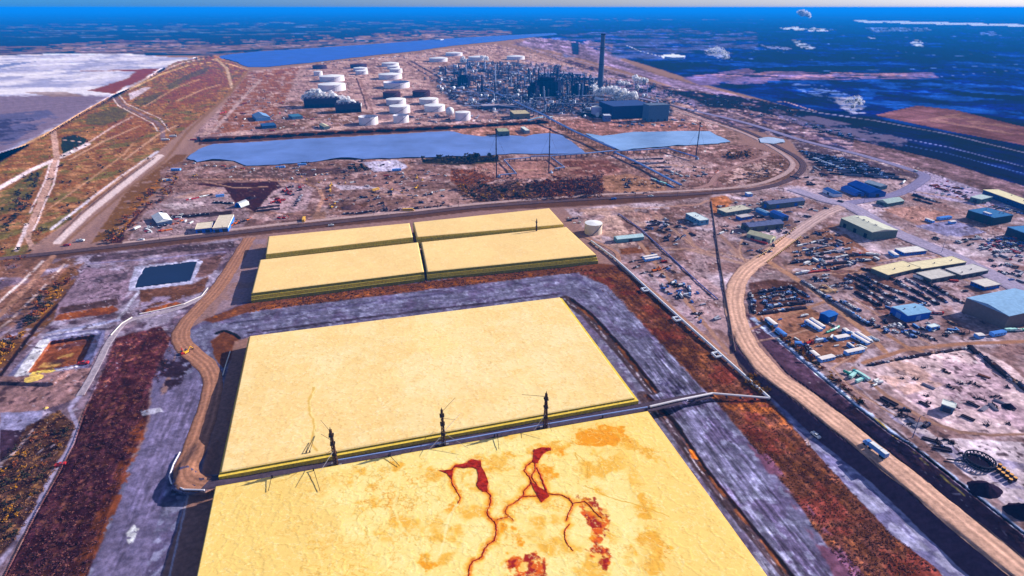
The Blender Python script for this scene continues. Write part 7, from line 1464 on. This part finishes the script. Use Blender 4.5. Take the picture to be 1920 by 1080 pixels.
# round thickener rake, drum row, cab and dark heaps in the near right corner
def rake():
    p = P(1835, 868); r = 23 * mpx(872); root = empty('thickener_frame', p, 0, 'dark round lattice frame lying beside the row of barrels', 'steel frame'); b = MB(); n = 22
    for k in range(n):
        a, a2 = 2 * math.pi * k / n, 2 * math.pi * (k + 1) / n
        for z in (.4, 3.0): b.tube((r * math.cos(a), r * math.sin(a), z), (r * math.cos(a2), r * math.sin(a2), z), .45, 5)
        b.tube((r * math.cos(a), r * math.sin(a), .2), (r * math.cos(a2), r * math.sin(a2), 3.0), .25, 4); b.tube((r * .78 * math.cos(a), r * .78 * math.sin(a), .4), (r * math.cos(a), r * math.sin(a), 3.0), .28, 4)
    b.obj('ring', pm('rake', (62, 64, 80)), root)
    b = MB(); b.cyl((0, 0, 0), r * .74, 1.4, 26); b.obj('basin', pm('rake_basin', (34, 26, 42)), root)
    b = MB(); b.tube((-r, 0, 1.0), (-r * 2.3, r * .35, .6), .5, 6); b.obj('outlet_pipe', pm('rake_pipe', (52, 56, 72)), root)
rake()
db_ = MB(); db_.cyl((0, 0, 0), 1.0, 2.2, 14); db_.cyl((0, 0, 2.2), .95, .12, 14, m=1); DRUM = db_.mesh('barrel', [pm('drum_side', (74, 52, 44)), pm('drum_top', (240, 176, 100))])
for i in range(2):
    for k in range(5):
        o = bpy.data.objects.new('barrel', DRUM); col.objects.link(o); o.location = P(1864 + k * 7.2 + i * 9, 879 + k * 6.2 - i * 3); tag(o, 'large barrel with tan top in the double row beside the round lattice frame', 'barrel', 'tan topped barrels')
def heap(label, u, v, rpx, hm, c=(48, 34, 54), seed=1):
    r = random.Random(seed); R0 = rpx * mpx(v); b = MB(); n, m_ = 26, 7; vs = []; hs = [r.uniform(.75, 1.2) for _ in range(n)]
    for j in range(m_):
        t = j / (m_ - 1)
        for i in range(n):
            a = 2 * math.pi * i / n; q = R0 * (1 - t * .96) * (.6 + .4 * hs[i]) * (1 + r.uniform(-.07, .07)); vs.append((q * math.cos(a), q * .8 * math.sin(a), -.3 + hm * (t ** .8) * r.uniform(.9, 1.08)))
    b.add(vs, [(j * n + i, j * n + (i + 1) % n, (j + 1) * n + (i + 1) % n, (j + 1) * n + i) for j in range(m_ - 1) for i in range(n)] + [tuple((m_ - 1) * n + i for i in range(n))])
    o = b.obj('spoil_heap', pm('heap_%d_%d_%d' % c, c, var=.3, bump=.3), smooth=True); o.location = P(u, v); tag(o, label, 'spoil heap', 'dark spoil heaps')
heap('broad dark spoil heap below the round lattice frame', 1846, 918, 30, 5, seed=2); heap('dark spoil heap cut by the frame edge at the near right', 1912, 960, 26, 6, seed=3); heap('low dark round heap inside the pale round yard', 1891, 764, 13, 3.5, seed=4); heap('little dark heap near the blue walled shed', 1696, 613, 9, 4, seed=5); heap('dark coal heap beside the left contractor yard', 470, 372, 12, 3, (52, 38, 46), 6); heap('brown mound beside the pond corner of the far blocks', 660, 389, 22, 4, (110, 76, 70), 7)
heap('small yellow spilled sulphur heap at the drained red pond', 64, 708, 20, .7, (244, 204, 104), 8); heap('smaller yellow sulphur heap beside the grey strip at far left', 86, 765, 6, 1.2, (240, 196, 110), 9)
bd('small white topped cabin on the pale round yard', (1790, 766), (1766, 758), (1794, 758), 5.5, (226, 232, 228), (60, 84, 110), name='site_cabin', cat='cabin', da=1)
# light masts beside the street and utility poles by the railway
def mast(label, u, v, h, group, c=(110, 116, 150), r=.28, arm=True, cross=False):
    root = empty('light_mast' if not cross else 'utility_pole', P(u, v), rnd.uniform(-.3, .3), label, 'light mast' if not cross else 'utility pole', group); b = MB(); b.cyl((0, 0, 0), r, h, 6, r2=r * .6); b.obj('shaft', pm('mast_%d' % c[0], c), root); b = MB()
    if cross: b.box(0, 0, h - 1.2, 2.6, .2, .2)
    else: b.tube((0, 0, h), (2.2, 0, h + .3), .12, 4); b.box(2.4, 0, h + .1, 1.0, .4, .25)
    b.obj('cross_arm' if cross else 'lamp_arm', pm('mast_arm', (70, 66, 80)), root)
for lab, u, v, h in (('slim light mast on the big street below the paved square', 1765, 474, 16), ('slim light mast by the street junction', 1619, 381, 13), ('slim light mast at the frame edge by the car park', 1912, 478, 15), ('leaning light mast in the yard beside the big warehouse', 1566, 450, 14), ('slim crane mast above the pale ground by the ditch', 1711, 820, 16)): mast(lab, u, v, h, 'light masts')
for k, (u, v) in enumerate([(1100, 372 - 6), (1160, 364), (1230, 358), (1290, 352), (1335, 366), (1270, 368), (1190, 376), (1052, 372), (980, 376), (930, 380), (1240, 330), (1320, 322), (1415, 330), (1440, 312), (860, 388), (700, 404), (560, 424), (420, 440), (300, 452)]): mast('thin wooden utility pole standing along the railway and gravel road', u, v, 12, 'utility poles', (70, 52, 52), .22, cross=True)
# ---------------------------------------------------------------- trees and shrubs
def crown_mb(seed, n, tall, spread, bare=False):
    r = random.Random(seed); b = MB()
    cl = [(r.gauss(0, .34) * spread, r.gauss(0, .34) * spread, r.uniform(.3, 1.0)) for _ in range(7)]
    for k in range(n):
        cx, cy, cz = r.choice(cl); p = Vector((cx + r.gauss(0, .16), cy + r.gauss(0, .16), cz + r.gauss(0, .10))); p.z = min(max(p.z, .12), 1.12) ; s_ = r.uniform(.05, .13) * (.6 if bare else 1)
        a, e = r.uniform(0, 6.3), r.uniform(-1, 1); d1 = Vector((math.cos(a), math.sin(a), e)).normalized() * s_; d2 = d1.cross(Vector((r.gauss(0, 1), r.gauss(0, 1), r.gauss(0, 1)))).normalized() * s_
        b.add([tuple(p - d1 - d2), tuple(p + d1 - d2), tuple(p + d1 + d2), tuple(p - d1 + d2)], [(0, 1, 2, 3)], r.choice((0, 0, 1)))
    return b
def trunk_mb(seed):
    r = random.Random(seed); b = MB(); b.tube((0, 0, -.05), (.02, 0, .8), .045, 5, r2=.015)
    for k in range(6): a = r.uniform(0, 6.3); z = r.uniform(.25, .6); b.tube((0, 0, z), (.3 * math.cos(a), .3 * math.sin(a), z + r.uniform(.2, .4)), .02, 4, r2=.006)
    return b
TP = {}
for nm, c, d, bare, sp in (('rust', (132, 72, 48), (176, 96, 44), 0, 1), ('gold', (196, 136, 34), (150, 100, 40), 0, 1), ('dark', (56, 56, 46), (84, 74, 54), 0, 1), ('bare', (110, 80, 76), (140, 104, 92), 1, .9), ('spruce', (34, 46, 42), (60, 66, 54), 0, .55)):
    TP[nm] = [(crown_mb(i * 9 + len(nm), 110, 1, sp, bare).mesh('crown_' + nm, [pm('leaf_%s' % nm, c, rough=.9, var=.3, scale=.5), pm('leaf2_%s' % nm, d, rough=.9, var=.3, scale=.5)]), trunk_mb(i).mesh('trunk', pm('bark', (84, 66, 62)))) for i in range(3)]
def tree(u, v, h, kind, label, group):
    root = empty('tree' if h > 4 else 'shrub', P(u, v), rnd.uniform(0, 6.3), label, 'tree' if h > 4 else 'shrub', group); k = rnd.choice(TP[kind]); root.scale = (h, h, h * rnd.uniform(.85, 1.2))
    for nm, me in (('crown', k[0]), ('trunk', k[1])): o = bpy.data.objects.new(nm, me); col.objects.link(o); o.parent = root
def grove(poly, n, h, kinds, label, group, seed, mind=1.5):
    for (u, v) in spots(poly, n, seed, mind): tree(u, v, rnd.uniform(.7, 1.25) * h, rnd.choice(kinds), label, group)
grove([(1000, 344), (1040, 336), (1130, 336), (1132, 366), (1060, 374), (1010, 370)], 78, 8, ['bare', 'bare', 'rust', 'rust'], 'bare rusty tree in the thicket behind the far right block', 'trees of the rusty thicket', 1)
grove([(858, 350), (990, 346), (1000, 370), (900, 376), (862, 364)], 56, 6.5, ['bare', 'dark', 'bare', 'gold'], 'bare greyish tree in the thin thicket behind the far blocks', 'trees of the grey thicket', 2)
grove([(790, 300), (860, 296), (930, 294), (936, 302), (860, 308), (795, 308)], 44, 7, ['dark', 'dark', 'spruce'], 'dark tree in the belt along the pond shore', 'trees of the pond belt', 3, .8)
grove([(1360, 292), (1400, 288), (1412, 296), (1380, 300)], 18, 7, ['dark', 'gold'], 'greenish gold tree in the clump right of the settling pond', 'trees of the golden clump', 4, .8)
grove([(640, 320), (680, 312), (690, 322), (660, 326)], 10, 6, ['dark', 'spruce'], 'dark tree in the small clump on the rough ground by the pond', 'trees of the small dark clump', 5, .8)
grove([(300, 340), (340, 326), (320, 362), (262, 420), (222, 456), (196, 456), (240, 400)], 56, 5, ['gold', 'rust', 'dark', 'rust'], 'autumn coloured tree on the slope beside the dyke road', 'trees beside the dyke road', 6)
grove([(150, 505), (110, 560), (60, 620), (0, 690), (0, 650), (60, 590), (110, 525)], 38, 4.6, ['gold', 'rust', 'dark'], 'autumn coloured tree along the ditch at far left', 'trees along the left ditch', 7)
grove(SLOPE[2:10] + [(60, 300), (210, 200)], 120, 3.2, ['dark', 'rust', 'dark'], 'small dark shrub dotted on the dyke slope', 'shrubs of the dyke slope', 8, 3)
grove([(0, 400), (60, 330), (80, 320), (60, 380), (10, 440)], 44, 3.6, ['dark', 'spruce'], 'dark green shrub on the lower dyke terrace', 'shrubs of the lower terrace', 9, 2)
grove([(1405, 700), (1438, 736), (1430, 746), (1400, 716)], 20, 3, ['gold'], 'bright golden shrub at the pipeline corner', 'golden shrubs at the pipeline corner', 11, 1)
grove([(60, 800), (110, 780), (140, 800), (110, 850), (30, 1000), (0, 1040), (0, 880)], 50, 2.2, ['rust', 'dark', 'dark', 'gold'], 'low autumn shrub in the far left corner hollow', 'shrubs of the left hollow', 13, 3)
grove([(1424, 606), (1500, 668), (1620, 768), (1626, 764), (1510, 660), (1430, 600)], 46, 2.6, ['gold', 'rust', 'dark'], 'low gold and brown shrub along the pale ditch by the compound', 'shrubs along the pale ditch', 14, 1.5)
def scrub(poly, n, h, cols, seed):           # ground cover nobody could count
    r = random.Random(seed); b = MB()
    for (u, v) in spots(poly, n, seed, 0):
        p = P(u, v); m_ = r.randrange(len(cols)); s_ = h * r.uniform(.5, 1.4)
        for k in range(9):
            a = r.uniform(0, 6.3); q = Vector((p.x + r.gauss(0, .55) * s_, p.y + r.gauss(0, .55) * s_, p.z + r.uniform(.05, .8) * s_)); d1 = Vector((math.cos(a), math.sin(a), r.uniform(-.6, .6))) * s_ * .32; d2 = Vector((-math.sin(a), math.cos(a), r.uniform(-1, 1))) * s_ * .26
            b.add([tuple(q - d1 - d2), tuple(q + d1 - d2), tuple(q + d1 + d2), tuple(q - d1 + d2)], [(0, 1, 2, 3)], m_)
    tag(b.obj('undergrowth', [pm('scrub_%d_%d_%d' % c, c, rough=.95, var=.3, scale=.6) for c in cols]), kind='stuff')
scrub(VEG[:8] + VEG[10:18], 3600, .5, [(128, 76, 58), (108, 64, 54), (144, 88, 58), (96, 60, 56)], 3)
scrub(BANK, 3600, .6, [(102, 60, 66), (84, 48, 58), (132, 82, 74), (94, 54, 62)], 4)
scrub([(50, 800), (110, 770), (146, 800), (120, 850), (40, 1000), (-40, 1080), (0, 880)], 700, .7, [(120, 84, 70), (80, 56, 54), (150, 104, 70)], 5)
scrub([(845, 316), (900, 320), (1000, 340), (1130, 334), (1130, 372), (900, 378), (860, 350)], 1200, 1.6, [(120, 72, 58), (96, 70, 66), (160, 96, 56)], 6)
scrub(SLOPE, 2600, 1.0, [(156, 104, 82), (126, 82, 68), (100, 76, 66), (176, 120, 88)], 7)
scrub([(470, 570), (700, 540), (900, 516), (1120, 498), (1130, 506), (1000, 520), (700, 556), (470, 584)], 700, .9, [(130, 74, 54), (160, 92, 52), (90, 56, 54)], 8)
